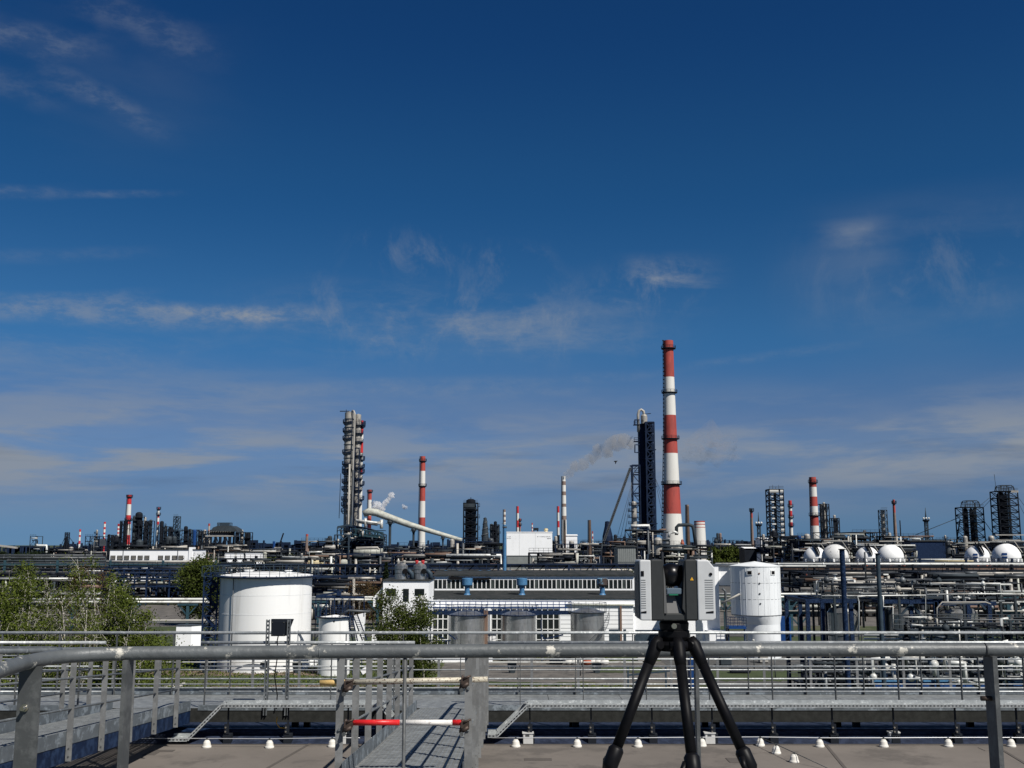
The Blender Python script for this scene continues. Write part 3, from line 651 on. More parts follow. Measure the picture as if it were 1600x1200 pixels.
# floodlight seen from behind, on two slotted struts
fy = YF-.05; xa, xb = at(418,1000,fy).x, at(451,1000,fy).x; zt2 = Z(968,fy)
t = thing('floodlight', 'dark square floodlight seen from behind between two slotted struts', 'floodlight', ((xa+xb)/2, fy, DK))
for x in (xa, xb):
    m = MB()
    m.box(x-.028,x-.015,fy-.02,fy+.02,DK-.1,zt2); m.box(x+.012,x+.025,fy-.02,fy+.02,DK-.1,zt2)
    for i in range(22): z = DK+i*.062; m.box(x-.0148,x+.0118,fy+.004,fy+.008,z,z+.034)
    m.build('strut', galv, t)
x0, x1 = at(424,980,fy).x, at(446,980,fy).x; z0, z1 = Z(994,fy), Z(970,fy)
m = MB(); m.bbox(x0,x1,fy-.02,fy+.05,z0,z1,.006)
m.prism([(x0-.02,fy+.051,z1+.02),(x1+.10,fy+.051,z1+.02),(x1+.01,fy+.051,z0),(x0-.01,fy+.051,z0)],(0,.10,0)); m.build('housing', dark_struct, t)
for cx_,cz_ in ((x0+.02,z1-.02),(x1-.02,z1-.02),(x0+.02,z0+.02),(x1-.02,z0+.02)): m = MB(); m.tube([(cx_,fy-.022,cz_),(cx_,fy-.03,cz_)],.008,6); m.build('screw', chrome, t)
xm = (xa+xb)/2
m = MB(); m.tube([(xm,fy,z0),(xm-.01,fy-.01,z0-.06),(xm,fy,z0-.3),(xm-.03,fy-.03,z0-.6),(xm+.02,fy-.02,DK+.2),(xm+.01,fy-.02,DK)], .009, 8); m.build('cable', black_m, t)
# yellow-green earth cable and dark socket below the tray
m = MB(); y = 16.65; m.tube([at(433,1120,y),at(432,1130,y),at(437,1137,y),at(447,1138,y)], .007, 6)
single('earth_cable', 'short yellow green cable hanging under the left cable tray', 'cable', m, yellow_m, at(433,1120,y))
# ================================================================== builders for the plant
def rail_ring(m, c, r, z, n=16, h=1.1, t=.06):
    for k in range(2):
        zz = z+h*(k+1)/2; m.tube([(c[0]+r*math.cos(2*math.pi*i/n), c[1]+r*math.sin(2*math.pi*i/n), zz) for i in range(n+1)], t/2, 4, False)
    for i in range(n): a = 2*math.pi*i/n; m.bar((c[0]+r*math.cos(a),c[1]+r*math.sin(a),z),(c[0]+r*math.cos(a),c[1]+r*math.sin(a),z+h),t)
def lattice(m, x0, x1, y0, y1, z0, z1, lev, t=.25, tb=None, brace='X', faces='fblr', posts=2):
    tb = tb or t*.6; dz = (z1-z0)/lev
    xs_ = [x0+(x1-x0)*i/(posts-1) for i in range(posts)]
    for x in xs_:
        for y in (y0,y1): m.bar((x,y,z0),(x,y,z1),t)
    for k in range(lev+1):
        z = z0+dz*k
        for y in (y0,y1): m.bar((x0,y,z),(x1,y,z),tb)
        for x in (x0,x1): m.bar((x,y0,z),(x,y1,z),tb)
    for k in range(lev):
        a, b = z0+dz*k, z0+dz*(k+1)
        for i in range(posts-1):
            xa, xb = xs_[i], xs_[i+1]
            for y, fc in ((y0,'f'),(y1,'b')):
                if fc not in faces: continue
                if brace == 'X' or (k+i)%2: m.bar((xa,y,a),(xb,y,b),tb*.8)
                if brace == 'X' or not (k+i)%2: m.bar((xb,y,a),(xa,y,b),tb*.8)
        for x, fc in ((x0,'l'),(x1,'r')):
            if fc in faces: m.bar((x,y0,a),(x,y1,b),tb*.8)
def chimney(label, pxt, pyt, pxb, pyb, Y, wt, wb, bands, mats, rings=(), name='chimney', flare=None, ladder=True, n=18, prof=None, zbase=0.):
    """bands: list of (py_end, material index) from the top down; widths in pixels"""
    cx = at(pxb, pyb, Y).x; s = S(Y)*.99; r0, r1 = wt*s/2, wb*s/2; zt = Z(pyt, Y); zb_ = Z(pyb, Y)
    def rad(z):
        if prof:
            for (ya,wa),(yb_,wb_) in zip(prof, prof[1:]):
                za, zb2 = Z(ya,Y), Z(yb_,Y)
                if zb2 <= z <= za+1e-6: return (wb_ + (wa-wb_)*(z-zb2)/(za-zb2))*s/2
            if z < Z(prof[-1][0],Y): return prof[-1][1]*s/2
        f = (z-zb_)/(zt-zb_); return max(r0*.5, r1+(r0-r1)*f)
    t = thing(name, label, 'chimney', (cx, Y, zbase))
    y = pyt
    for (pe, mi) in bands:
        m = MB(); za, zb2 = Z(y,Y), (Z(pe,Y) if pe is not bands[-1][0] else zbase)
        k = max(2, int(abs(za-zb2)/6)); zs = [zb2+(za-zb2)*i/k for i in range(k+1)]
        pr = [(rad(z), z) for z in zs]
        if y == pyt: pr += [(rad(za)*.82, za), (rad(za)*.8, za-2*s)]
        m.lathe((cx,Y), pr, n); m.build('painted_band', mats[mi], t); y = pe
    for rr in rings:
        z = Z(rr, Y); r = rad(z); m = MB()
        w = 1.1 if r > 2 else .7
        m.lathe((cx,Y), [(r,z-.4),(r+w,z-.1),(r+w,z+.25),(r,z+.25)], n); rail_ring(m, (cx,Y), r+w, z+.25, 12, 1.2, .14)
        m.build('ring_platform', mats[2] if len(mats) > 2 else mats[0], t)
    if ladder:
        m = MB(); m.tube([(cx-rad(z)-.25, Y-.3, z) for z in (zt, (zt+zb_)/2, zb_)], .16, 4); m.build('ladder', dark_struct, t)
        if wb > 20:
            m = MB()
            for z in np.arange(zb_, zt, 1.9): r_ = rad(z); m.box(cx-r_-.55, cx-r_+.1, Y-.5, Y-.1, z, z+.5)
            o = m.build('ladder_cage', dark_struct, t); o['kind'] = 'stuff'
    return t
def column(t, cx, cy, z0, z1, r, m_, plat=0, pm=None, n=16, part='column', dome=True, plr=1.0, seed=0):
    rr = random.Random(seed*7+int(cx*10)); m = MB()
    pr = [(r,z0),(r,z1)]
    if dome: pr += [(r*.85,z1+r*.35),(r*.45,z1+r*.6),(0,z1+r*.65)]
    else: pr += [(0,z1)]
    m.lathe((cx,cy), pr, n); m.build(part, m_, t)
    for i in range(plat):
        z = z0+(z1-z0)*(i+1)/(plat+.4); m = MB()
        a0 = rr.uniform(0,6.28); w = plr*rr.uniform(.7,1.2)
        full = rr.random() < .35; k = 12 if full else 8; span = 6.283 if full else 3.9
        pts = [(a0+span*j/k) for j in range(k+1)]
        for a, b in zip(pts, pts[1:]):
            A = (cx+r*math.cos(a), cy+r*math.sin(a)); B = (cx+r*math.cos(b), cy+r*math.sin(b)); Ao = (cx+(r+w)*math.cos(a), cy+(r+w)*math.sin(a)); Bo = (cx+(r+w)*math.cos(b), cy+(r+w)*math.sin(b))
            m.prism([(*A,z),(*Ao,z),(*Bo,z),(*B,z)], (0,0,.2))
            for h in (.55,1.1): m.bar((*Ao,z+h),(*Bo,z+h),.09)
            m.bar((*Ao,z),(*Ao,z+1.15),.1)
        m.build('platform', pm or dark_struct, t)
UNIT_COL = [dark_struct, dark_blue_struct, mid_struct]
def unit(label, px0, px1, pyt, Y, depth=14, lev=4, bays=4, fm=None, pipes=14, vessels=3, cols=3, seed=1, pyb=None, name='process_unit', pale=.3, irregular=.45, floor_rail=True, pm=None, blue=.1):
    """an open steel process structure with floors, vessels, pipes and small stacks"""
    R_ = random.Random(seed); fm = fm or R_.choice(UNIT_COL); pale *= .6
    x0, x1 = X(px0,Y), X(px1,Y); zt = Z(pyt,Y); zb_ = 0 if pyb is None else Z(pyb,Y)
    t = thing(name, label, 'refinery unit', ((x0+x1)/2, Y, zb_)); k = S(Y)
    y0, y1 = Y-depth/2, Y+depth/2
    bw = (x1-x0)/bays; tops = []
    for b in range(bays):
        tops.append(zt if R_.random() > irregular else zb_+(zt-zb_)*R_.uniform(.55,.92))
    tops[R_.randrange(bays)] = zt
    lz = (zt-zb_)/lev; bt = max(.28, .9*k)
    for b in range(bays):
        xa, xb = x0+bw*b, x0+bw*(b+1); nl = max(1, round((tops[b]-zb_)/lz)); m = MB()
        lattice(m, xa+.05, xb-.05, y0, y1, zb_, zb_+nl*lz, nl, bt, bt*.6, 'Z', 'fl')
        m.build('steel_frame', fm, t)
        for l in range(1, nl+1):
            if R_.random() < .72 or l == nl:
                z = zb_+l*lz; m = MB(); m.box(xa+.1, xb-.1, y0-.3, y1, z-.18, z+.12)
                for h in (.6,1.15): m.bar((xa,y0-.35,z+h),(xb,y0-.35,z+h),max(.07,.22*k))
                kk = max(2,int(bw/2))
                for i in range(kk+1): xx = xa+bw*i/kk; m.bar((xx,y0-.35,z),(xx,y0-.35,z+1.15),max(.07,.2*k))
                m.build('floor_deck', fm, t)
            if R_.random() < .45:
                m = MB(); m.box(xa+bw*.1, xa+bw*R_.uniform(.5,.9), y0+1, y1-2, zb_+(l-1)*lz+.3, zb_+(l-1)*lz+lz*R_.uniform(.4,.9))
                m.build('equipment_block', R_.choice([dark_struct,mid_struct,dark_pipe,grey_pipe,dark_blue_struct,dark_struct]), t)
    for i in range(vessels):
        z = zb_+lz*R_.randrange(lev)+lz*.45; xa = R_.uniform(x0, x0+(x1-x0)*.7); ln = R_.uniform(.1,.3)*(x1-x0); r = min(lz*.24, 1.1)
        m = MB(); yy = y0+R_.uniform(-.5,2); m.tube([(xa,yy,z),(xa+.4*r,yy,z),(xa+ln,yy,z),(xa+ln+.4*r,yy,z)], [r*.6,r,r,r*.6], 12); m.build('vessel', pm or R_.choice([steel_vessel,grey_pipe,pale_struct,cream_pipe] if R_.random() < pale*1.6 else [mid_struct,dark_pipe,steel_vessel]), t)
    for i in range(pipes):
        mm = R_.choice([white_pipe,pale_struct,cream_pipe]) if R_.random() < pale else R_.choice([grey_pipe,dark_pipe,mid_struct,dark_pipe,steel_vessel])
        if R_.random() < .07: mm = brown_pipe
        r = R_.uniform(.16,.42)*max(1,k*3.3); yy = y0-R_.uniform(.3,1.6); z = zb_+lz*R_.randrange(0,lev)+R_.uniform(.3,1)*lz
        xa = R_.uniform(x0,x1-(x1-x0)*.2); xb = min(x1, xa+R_.uniform(.12,.55)*(x1-x0)); pts = [(xa,yy,z),(xb,yy,z)]
        if R_.random() < .55:
            dz_ = R_.uniform(-1,1)*lz; pts.append((xb,yy,min(zt,max(zb_+.3,z+dz_))))
            if R_.random() < .5: pts.append((min(x1,xb+R_.uniform(1,5)),yy,pts[-1][2]))
        if R_.random() < .25: pts = [(xa,yy,zb_+.2),(xa,yy,min(zt,z))]
        m = MB(); m.tube(pts, r, 6); m.build('pipe', mm, t)
    for i in range(cols):
        cx = R_.uniform(x0+1,x1-1); column(t, cx, Y, zb_, zt+R_.uniform(-.1,.22)*(zt-zb_), R_.uniform(.6,1.3)*max(1,k*2.4), R_.choice([steel_vessel,mid_struct,grey_pipe,dark_pipe]) if R_.random() < .6 else R_.choice([pale_struct,blue_mid if R_.random() < blue*3 else mid_struct]), R_.choice([2,3,4]), fm, 12, 'vertical_vessel', plr=.9, seed=seed)
    return t
def rack(label, px0, px1, pyt, Y, levels, col_dx, fm, pipe_rows, truss=True, seed=0, depth=5, lower=None, name='pipe_rack', tr_h=None, cw=.35, zbase=0.):
    """pipe rack running across the view. pipe_rows: list of (pixel row, radius px, material)"""
    x0, x1 = X(px0,Y), X(px1,Y); zt = Z(pyt,Y); R_ = random.Random(seed+3)
    t = thing(name, label, 'pipe rack', ((x0+x1)/2, Y, zbase)); n = max(1, round((x1-x0)/col_dx)); dx = (x1-x0)/n
    for i in range(n+1):
        x = x0+dx*i; m = MB()
        for y in (Y-depth/2, Y+depth/2): m.bar((x,y,zbase),(x,y,zt),cw)
        for z in levels: m.bar((x,Y-depth/2-.4,Z(z,Y)-.25),(x,Y+depth/2+.4,Z(z,Y)-.25),cw*.9)
        if R_.random() < .8: m.bar((x,Y-depth/2,zbase+.5),(x,Y+depth/2,zt*.6),cw*.5)
        m.build('support_frame', fm, t)
    m = MB()
    for z in levels:
        zz = Z(z,Y)-.25
        for y in (Y-depth/2, Y+depth/2): m.bar((x0,y,zz),(x1,y,zz),cw*.7)
    if truss:
        h = tr_h or (zt*.18); za, zb_ = zt-h, zt
        for y in (Y-depth/2,):
            m.bar((x0,y,za),(x1,y,za),cw*.6); m.bar((x0,y,zb_),(x1,y,zb_),cw*.6); k = max(2, round(dx/h))
            for i in range(n*k):
                xa = x0+dx/k*i; m.bar((xa,y,za),(xa+dx/k,y,zb_) if i%2 else (xa+dx/k,y,za-0),cw*.4); m.bar((xa,y,za if i%2 else zb_),(xa+dx/k,y,zb_ if i%2 else za),cw*.4); m.bar((xa,y,za),(xa,y,zb_),cw*.35)
    m.build('beams', fm, t)
    for i, row in enumerate(pipe_rows):
        py, rp, mm = row[:3]; a = X(row[3],Y) if len(row) > 3 else x0; b = X(row[4],Y) if len(row) > 3 else x1
        yy = Y-depth/2+.5+(i%5)*(depth-1)/4; z = Z(py,Y); r = rp*S(Y)
        m = MB(); m.tube([(a,yy,z),(b,yy,z)], r, 8)
        for j in range(int((b-a)/9)):
            x = a+4+9*j+R_.uniform(-1,1); 
            if x < b: m.tube([(x-.15,yy,z),(x+.15,yy,z)], r*1.16, 8)
        m.build('pipe', mm, t)
    return t
def clutter(t, px0, px1, py0, py1, Y, n, seed, mats, dy=6, rmin=.06, rmax=.16, vert=.4):
    R_ = random.Random(seed)
    for i in range(n):
        yy = Y+R_.uniform(-dy,dy); xa = X(R_.uniform(px0,px1),yy); z = max(.15,Z(R_.uniform(py0,py1),yy)); r = R_.uniform(rmin,rmax); m = MB(); ln = R_.uniform(.6,5)*(Y/110)
        if R_.random() < vert:
            h = R_.uniform(.8,3); pts = [(xa,yy,max(.05,z-h)),(xa,yy,z)]
            if R_.random() < .5: pts.append((xa+R_.choice((-1,1))*R_.uniform(.4,1.4),yy,z))
            if R_.random() < .4: pts.append((pts[-1][0],yy,max(.05,z-R_.uniform(.3,1))))
        else:
            pts = [(xa,yy,z),(xa+ln,yy,z)]
            if R_.random() < .5: pts.append((xa+ln,yy-R_.uniform(.5,1.5),z))
            if R_.random() < .5: pts.append((pts[-1][0],pts[-1][1],max(.05,z-R_.uniform(.3,1.4))))
        m.tube(pts, r, 6)
        if R_.random() < .4: c = Vector(pts[0]).lerp(Vector(pts[1]),.5); m.sphere(c, r*2.2, 8, 6); m.tube([c, c+Vector((0,-.05,r*4))], r*.5, 5); m.tube([c+Vector((0,-.05,r*4)), c+Vector((0,-.05,r*4.3))], r*1.8, 8)
        m.build('pipework', R_.choice(mats), t)
def leaves(pts, size, seed, jitter):
    """many small leaf faces about the given points"""
    rs = np.random.RandomState(seed); p = np.array(pts); n = len(p)
    c = p + rs.normal(0, 1, (n,3))*jitter; a = rs.normal(0,1,(n,3)); a /= np.linalg.norm(a,axis=1)[:,None]+1e-9
    b = np.cross(a, rs.normal(0,1,(n,3))); b /= np.linalg.norm(b,axis=1)[:,None]+1e-9; sz = size*rs.uniform(.6,1.35,(n,1))
    v = np.empty((n,4,3)); v[:,0] = c-a*sz*.5; v[:,1] = c+b*sz*.32; v[:,2] = c+a*sz*.5; v[:,3] = c-b*sz*.32
    return v.reshape(-1,3)
def leaf_mesh(v, name, m_, parent=None):
    n = len(v)//4; me = bpy.data.meshes.new(name); off = np.array(WORLD.get(parent.name, Vector((0,0,0)))) if parent else 0
    v = v-off; me.vertices.add(len(v)); me.vertices.foreach_set('co', v.ravel()); me.loops.add(4*n); me.loops.foreach_set('vertex_index', np.arange(4*n, dtype=np.int32))
    me.polygons.add(n); me.polygons.foreach_set('loop_start', np.arange(0,4*n,4, dtype=np.int32)); me.update(calc_edges=True); me.validate()
    me.materials.append(m_); o = bpy.data.objects.new(name, me); C.objects.link(o)
    if parent: o.parent = parent
    return o
def tree(label, x, y, h, rad, lm, nleaf=9000, bark=None, seed=1, lsize=.16, droop=.25, stems=1, name='birch_tree', low=.18, tw=.14, dens_top=1., limbs=26, spread=.5, cluster=.32, cat='tree'):
    R_ = random.Random(seed); bark = bark or bark_birch; t = thing(name, label, cat, (x,y,0)); tips = []
    m = MB()
    for s_ in range(stems):
        lean = R_.uniform(-.06,.06)+(.10*(s_-(stems-1)/2)); ly = R_.uniform(-.05,.05); hh = h*R_.uniform(.86,1) if s_ else h
        P = []; k = 9
        for i in range(k+1):
            f = i/k; P.append(Vector((x+lean*hh*f+math.sin(f*5+seed+s_)*.12*h/10, y+ly*hh*f+math.cos(f*4+seed)*.1, hh*f*.97)))
        m.tube(P, [tw*(1-.93*i/k)/(1 if stems == 1 else 1.35) for i in range(k+1)], 7)
        def onst(f): j = min(k-1,int(f*k)); return P[j].lerp(P[j+1], f*k-j)
        for b in range(limbs//stems):
            f = low+(1-low)*(b+.5)/(limbs//stems)+R_.uniform(-.02,.02); f = min(.97,f); p0 = onst(f); a = R_.uniform(0,6.283)
            env = math.sin(math.pi*min(1,(f-low)/(1-low)*.82+.16))**.7
            L_ = rad*env*R_.uniform(.7,1.15); up = spread*R_.uniform(.7,1.3)
            Q = [p0]; d = Vector((math.cos(a),math.sin(a),up)); d.normalize()
            for j in range(5):
                d = (d+Vector((R_.uniform(-.18,.18),R_.uniform(-.18,.18),.06-droop*.22*j))).normalized(); Q.append(Q[-1]+d*L_/5)
            r0 = tw*.32*(1-f*.65); m.tube(Q, [r0*(1-.17*j) for j in range(6)], 4, False)
            for c in range(7):
                g_ = R_.uniform(.3,1); q = Q[min(4,int(g_*5))].lerp(Q[min(5,int(g_*5)+1)], g_*5-int(g_*5) if g_ < 1 else 0)
                e = Vector((R_.uniform(-1,1),R_.uniform(-1,1),R_.uniform(-.4-droop,.7))).normalized()*L_*R_.uniform(.18,.42)
                T2 = [q, q+e*.55+Vector((0,0,.0)), q+e-Vector((0,0,droop*L_*.22))]; m.tube(T2, [r0*.42,r0*.3,r0*.15], 3, False)
                tips += [(T2[1],f),(T2[2],f),(T2[2],f)]
    m.build('trunk', bark, t)
    rs = random.Random(seed+99); pts = []
    w = [(1.0-(1-dens_top)*f) * rs.choice((.25,.8,1,1.6)) for _, f in tips]
    ch = rs.choices(range(len(tips)), weights=w, k=nleaf)
    leaf_mesh(leaves([tuple(tips[i][0]) for i in ch], lsize, seed, cluster), 'crown', lm, t)
    return t
# ================================================================== middle distance
# big white tank
Y = 124.; cx = X(415,Y,950); r = (485-345.5)/2*S(Y)*.99; zt = Z(899,Y)
t = thing('storage_tank', 'big white cylindrical storage tank with blue lattice stair tower, standing beyond the rail', 'storage tank', (cx,Y,0))
m = MB(); m.lathe((cx,Y), [(r+.05,0),(r+.05,.3)], 64); nr = 5
for i in range(nr): za, zb_ = .3+(zt-.3)*i/nr, .3+(zt-.3)*(i+1)/nr; m.lathe((cx,Y), [(r-.004*i+.012,za),(r-.004*i+.012,zb_-.02),(r-.004*i,zb_)], 64)
m.build('shell', white_tank, t)
m = MB(); m.lathe((cx,Y), [(r+.08,zt-.03),(r+.08,zt+.06),(r*.7,zt+.26),(r*.35,zt+.42),(0,zt+.46)], 48); m.build('roof', white_tank, t)
m = MB(); m.lathe((cx,Y), [(r+.0,zt-.25),(r+.75,zt-.12),(r+.75,zt-.04),(r,zt-.04)], 48); m.build('rim_walkway', blue_dark, t)
m = MB(); rail_ring(m, (cx,Y), r+.72, zt-.04, 34, 1.15, .05); m.tube([(cx+(r+.72)*math.cos(6.283*i/34), Y+(r+.72)*math.sin(6.283*i/34), zt+.3) for i in range(35)], .02, 4, False); m.build('rim_railing', blue_grey, t)
for a,b,cc in ((-2.2,.5,.5),(2.8,-1.5,.35)): m = MB(); m.lathe((cx+a,Y+b),[(cc,zt+.1),(cc,zt+.55),(cc+.1,zt+.55),(cc+.1,zt+.62),(0,zt+.64)],14); m.build('roof_hatch', white_tank, t)
m = MB(); x0, x1 = X(322,Y-1,950), X(346,Y-1,950); lattice(m, x0, x1-.2, Y-2.2, Y+.6, 0, zt+.3, 9, .16, .10, 'X', 'fblr'); tw_ = m.build('stair_tower', blue_dark, t)
for i in range(9):
    za, zb_ = (zt)*i/9, (zt)*(i+1)/9; m = MB(); a_, b_ = (x0+.2, x1-.5) if i%2 else (x1-.5, x0+.2)
    for yy in (Y-1.9, Y-1.3): m.bar((a_,yy,za),(b_,yy,zb_),.10,.2)
    for j in range(8): f = (j+.5)/8; m.box(a_+(b_-a_)*f-.1, a_+(b_-a_)*f+.1, Y-1.9, Y-1.3, za+(zb_-za)*f-.02, za+(zb_-za)*f+.02)
    m.build('stair_flight', blue_navy, tw_)
m = MB(); m.tube([(cx+1.2,Y-r-.05,.9),(cx+1.2,Y-r+.2,.9)],.42,16); m.build('manhole', grey_pipe, t)
m = MB(); m.tube([(cx-2.6,Y-math.sqrt(r*r-2.6**2)-.18,.2),(cx-2.6,Y-math.sqrt(r*r-2.6**2)-.18,zt-.2)],.045,6); m.build('level_pipe', grey_pipe, t)
for f in (.2,.4,.6,.8): m = MB(); m.lathe((cx,Y),[(r+.012,zt*f-.015),(r+.024,zt*f),(r+.012,zt*f+.015)],64); m.build('plate_seam', white_silo, t)
# top gangway fence left of the tank
m = MB(); lattice(m, x0-.2, x1+.4, Y-2.5, Y+.9, zt-.05, zt+1.1, 1, .07, .05, 'Z'); m.build('landing_railing', blue_grey, t)
# small white tank with blue roof rails and stair
Y = 118.; cx = X(522.5,Y,1000); r = 24.4*S(Y)*.99; zt = Z(964,Y)
t = thing('storage_tank', 'small white tank with a blue railed roof, right of the big one', 'storage tank', (cx,Y,0))
m = MB(); m.lathe((cx,Y), [(r,0),(r,zt),(0,zt+.25)], 40); m.build('shell', white_tank, t)
m = MB(); m.tube([(cx+.2,Y-r-.02,zt-.35),(cx+.2,Y-r+.1,zt-.35)], .09, 12); m.build('port', black_m, t)
m = MB(); m.lathe((cx,Y), [(r,zt-.1),(r+.3,zt),(r+.3,zt+.08),(r,zt+.08)], 32); rail_ring(m, (cx,Y), r+.25, zt+.08, 16, 1.05, .05); m.build('roof_walkway', blue_dark, t)
m = MB(); zz = Z(932,Y); 
for px in (495,503,512,524,537,548,570): m.bar((X(px,Y),Y+.4,zt if px > 498 else 0),(X(px,Y),Y+.4,zz),.09)
m.bar((X(495,Y),Y+.4,zz),(X(570,Y),Y+.4,Z(934,Y)),.18,.25); m.bar((X(500,Y),Y+.4,Z(931,Y)),(X(532,Y),Y+.4,Z(925,Y)),.14,.2)
for px in (509,518,529,540): m.bar((X(px,Y),Y+.4,Z(950,Y)),(X(px+8,Y),Y+.4,zz),.06)
m.box(X(527,Y),X(534,Y),Y+.2,Y+.6,Z(931,Y),Z(924,Y)); m.build('pipe_gantry', blue_dark, t)
m = MB(); m.tube([(X(536,Y),Y-1,Z(960,Y)),(X(549,Y),Y-1,Z(953,Y)),(X(582,Y),Y-1,Z(955,Y))], .14, 8); m.build('pipe', grey_pipe, t)
m = MB()
for (a_,b_) in (((543,963),(552,1004)),((551,960),(566,1000))):
    p, q = at(*a_,Y-.6), at(*b_,Y-.6)
    for dx in (0,.5):
        m.bar(p+Vector((dx,0,0)), q+Vector((dx,0,0)), .06, .12)
    for i in range(14): c = p.lerp(q,(i+.5)/14); m.box(c.x,c.x+.5,c.y-.15,c.y+.15,c.z-.02,c.z+.02)
    for z_ in (q,): m.bar(z_, (z_.x,z_.y,0), .08)
m.build('stair', blue_navy, t)
m = MB(); m.prism([at(551,962,Y+2),at(570,958,Y+2),at(566,1030,Y+2),at(560,1030,Y+2)],(0,.8,0)); m.build('stair_screen', white_wall, t)
# white cabinet left
Y = 139.; m = MB(); x0, x1, xm = X(275,Y,990), X(299,Y,990), X(312,Y,990)
t = thing('white_kiosk', 'white windowless kiosk standing in the grass left of the big white tank', 'kiosk', (x0,Y,0))
m.prism([(x0,Y,0),(x1,Y,0),(xm,Y+.9,0),(xm-1.6,Y+1.9,0),(x0,Y+1.6,0)],(0,0,Z(978,Y))); m.build('body', white_wall, t)
m = MB(); m.prism([(x0-.08,Y-.08,Z(978,Y)+.002),(x1+.02,Y-.08,Z(978,Y)+.002),(xm+.08,Y+.9,Z(978,Y)+.002),(xm-1.6,Y+2,Z(978,Y)+.002),(x0-.08,Y+1.7,Z(978,Y)+.002)],(0,0,.10)); m.build('roof', grey_pipe, t)

# ---- white industrial hall
YH = 146.; x0, x1 = X(668,YH,980), X(1126,YH,980); zf = Z(936,YH); zs = Z(948,YH)
t = thing('industrial_hall', 'long white industrial hall with a band of clerestory windows and dark felt roofs', 'building', ((x0+x1)/2,YH,0))
m = MB(); m.box(x0,x1,YH+.35,YH+.6,0,zs-.001); m.build('front_wall', white_wall, t)
m = MB(); m.box(x0,x1,YH-.25,YH+.34,zs,zf-.6); m.box(x0,x1,YH-.15,YH+.34,zf-.599,zf); m.build('fascia', white_wall, t)
zr1, zr2 = zf+.02, Z(923.5,YH+12)
m = MB(); m.prism([(x0,YH-.3,zr1),(x0,YH+12,zr2),(x0,YH+12,zr2+.1),(x0,YH-.3,zr1+.1)],(x1-x0,0,0)); m.build('lower_roof', roof_dark, t)
YC = YH+12.1; zc0, zc1 = zr2-.2, Z(900,YC)
xc1 = X(988,YC,910)
m = MB(); m.box(x0,xc1,YC+.25,YC+.4,zc0,zc1-.02); m.build('clerestory_back', black_m, t)
wy0, wy1 = Z(920,YC), Z(906,YC)
m = MB(); m.box(x0,xc1,YC,YC+.24,zc0,wy0); m.build('clerestory_sill', white_wall, t)
m = MB(); m.box(x0,xc1,YC,YC+.24,wy1,zc1); m.build('clerestory_head', white_wall, t)
m = MB(); m.box(xc1,xc1+.3,YC-.02,YC+16,0,zc1-.03); m.build('end_wall', white_wall, t)
m = MB(); m.prism([(x0-.2,YC-.35,zc1+.003),(x0-.2,YC+7,Z(893.5,YC+7)),(x0-.2,YC+7,Z(893.5,YC+7)+.2),(x0-.2,YC-.35,zc1+.2)],(xc1-x0+.6,0,0)); m.prism([(x0-.2,YC+7.001,Z(893.5,YC+7)),(x0-.2,YC+15,zc1),(x0-.2,YC+15,zc1+.2),(x0-.2,YC+7.001,Z(893.5,YC+7)+.2)],(xc1-x0+.6,0,0)); m.build('upper_roof', roof_dark, t)
nw = 45; px_a, px_b = 677.5, 985.5
for i in range(nw+1):
    a = px_a+(px_b-px_a)*i/nw; m = MB(); xm = X(a,YC,913); m.box(xm-.062,xm+.062,YC-.03,YC+.22,wy0+.001,wy1-.001); m.build('mullion', frame_w, t)
    if i < nw:
        xn = X(a+(px_b-px_a)/nw,YC,913); m = MB(); m.box(xm+.065,xn-.065,YC+.10,YC+.13,wy0+.002,wy1-.002); m.build('window_pane', glass_m2 if (i*7)%5 == 1 else glass_m, t)
# big lower windows with mullions
zb_ = Z(1012,YH)
def big_window(pa, pb, top=950.5, cols=3, rows=4):
    xa, xb = X(pa,YH,980), X(pb,YH,980); z1_ = Z(top,YH); m = MB(); m.box(xa,xb,YH+.02,YH+.3,zb_-.3,z1_)
    w = m.build('window', glass_m, t)
    for i in range(cols+1): xx = xa+(xb-xa)*i/cols; m = MB(); m.box(xx-.06,xx+.06,YH-.03,YH+.018,zb_-.3,z1_); m.build('glazing_bar', frame_w, w)
    for j in range(rows+1): zz = zb_-.3+(z1_-zb_+.3)*j/rows; m = MB(); m.box(xa,xb,YH-.065,YH-.031,zz-.05,zz+.05); m.build('glazing_bar', frame_w, w)
for (a,b,c) in ((676,700,3),(703,757,6),(768,785,2),(788,836,5),(838,874,4)): big_window(a,b,951,c)
for pa,pb in ((757.5,767),(875,990)):
    m = MB(); m.box(X(pa,YH,980),X(pb,YH,980),YH-.1,YH+.349,0,zs-.002); m.build('wall_pier', white_wall, t)
for i in range(13): m = MB(); z = .6+i*.62; 
for i in range(11):
    z = .5+i*.55; m = MB(); m.box(X(876,YH,980),X(989,YH,980),YH-.115,YH-.1005,z,z+.04)
    if z < zs-.2: m.build('cladding_joint', grey_pipe, t)
m = MB(); m.box(X(966.5,YH),X(969.5,YH),YH-.35,YH-.12,0,Z(946,YH)); m.build('downpipe', brown_pipe, t)
m = MB(); m.tube([(X(884,YH),YH-.3,Z(944.5,YH)),(X(988,YH),YH-.3,Z(945,YH))], .13, 8); m.build('pipe', cream_pipe, t)
m = MB(); m.box(X(950,YH),X(964,YH),YH-.16,YH-.118,0,Z(983,YH)); m.box(X(972,YH),X(976,YH),YH-.16,YH-.118,0,Z(983,YH)); m.build('gate', blue_grey, t)
m = MB(); m.box(X(990,YH),X(1040,YH),YH-.2,YH-.118,0,Z(984,YH)); m.build('gate', blue_grey, t)
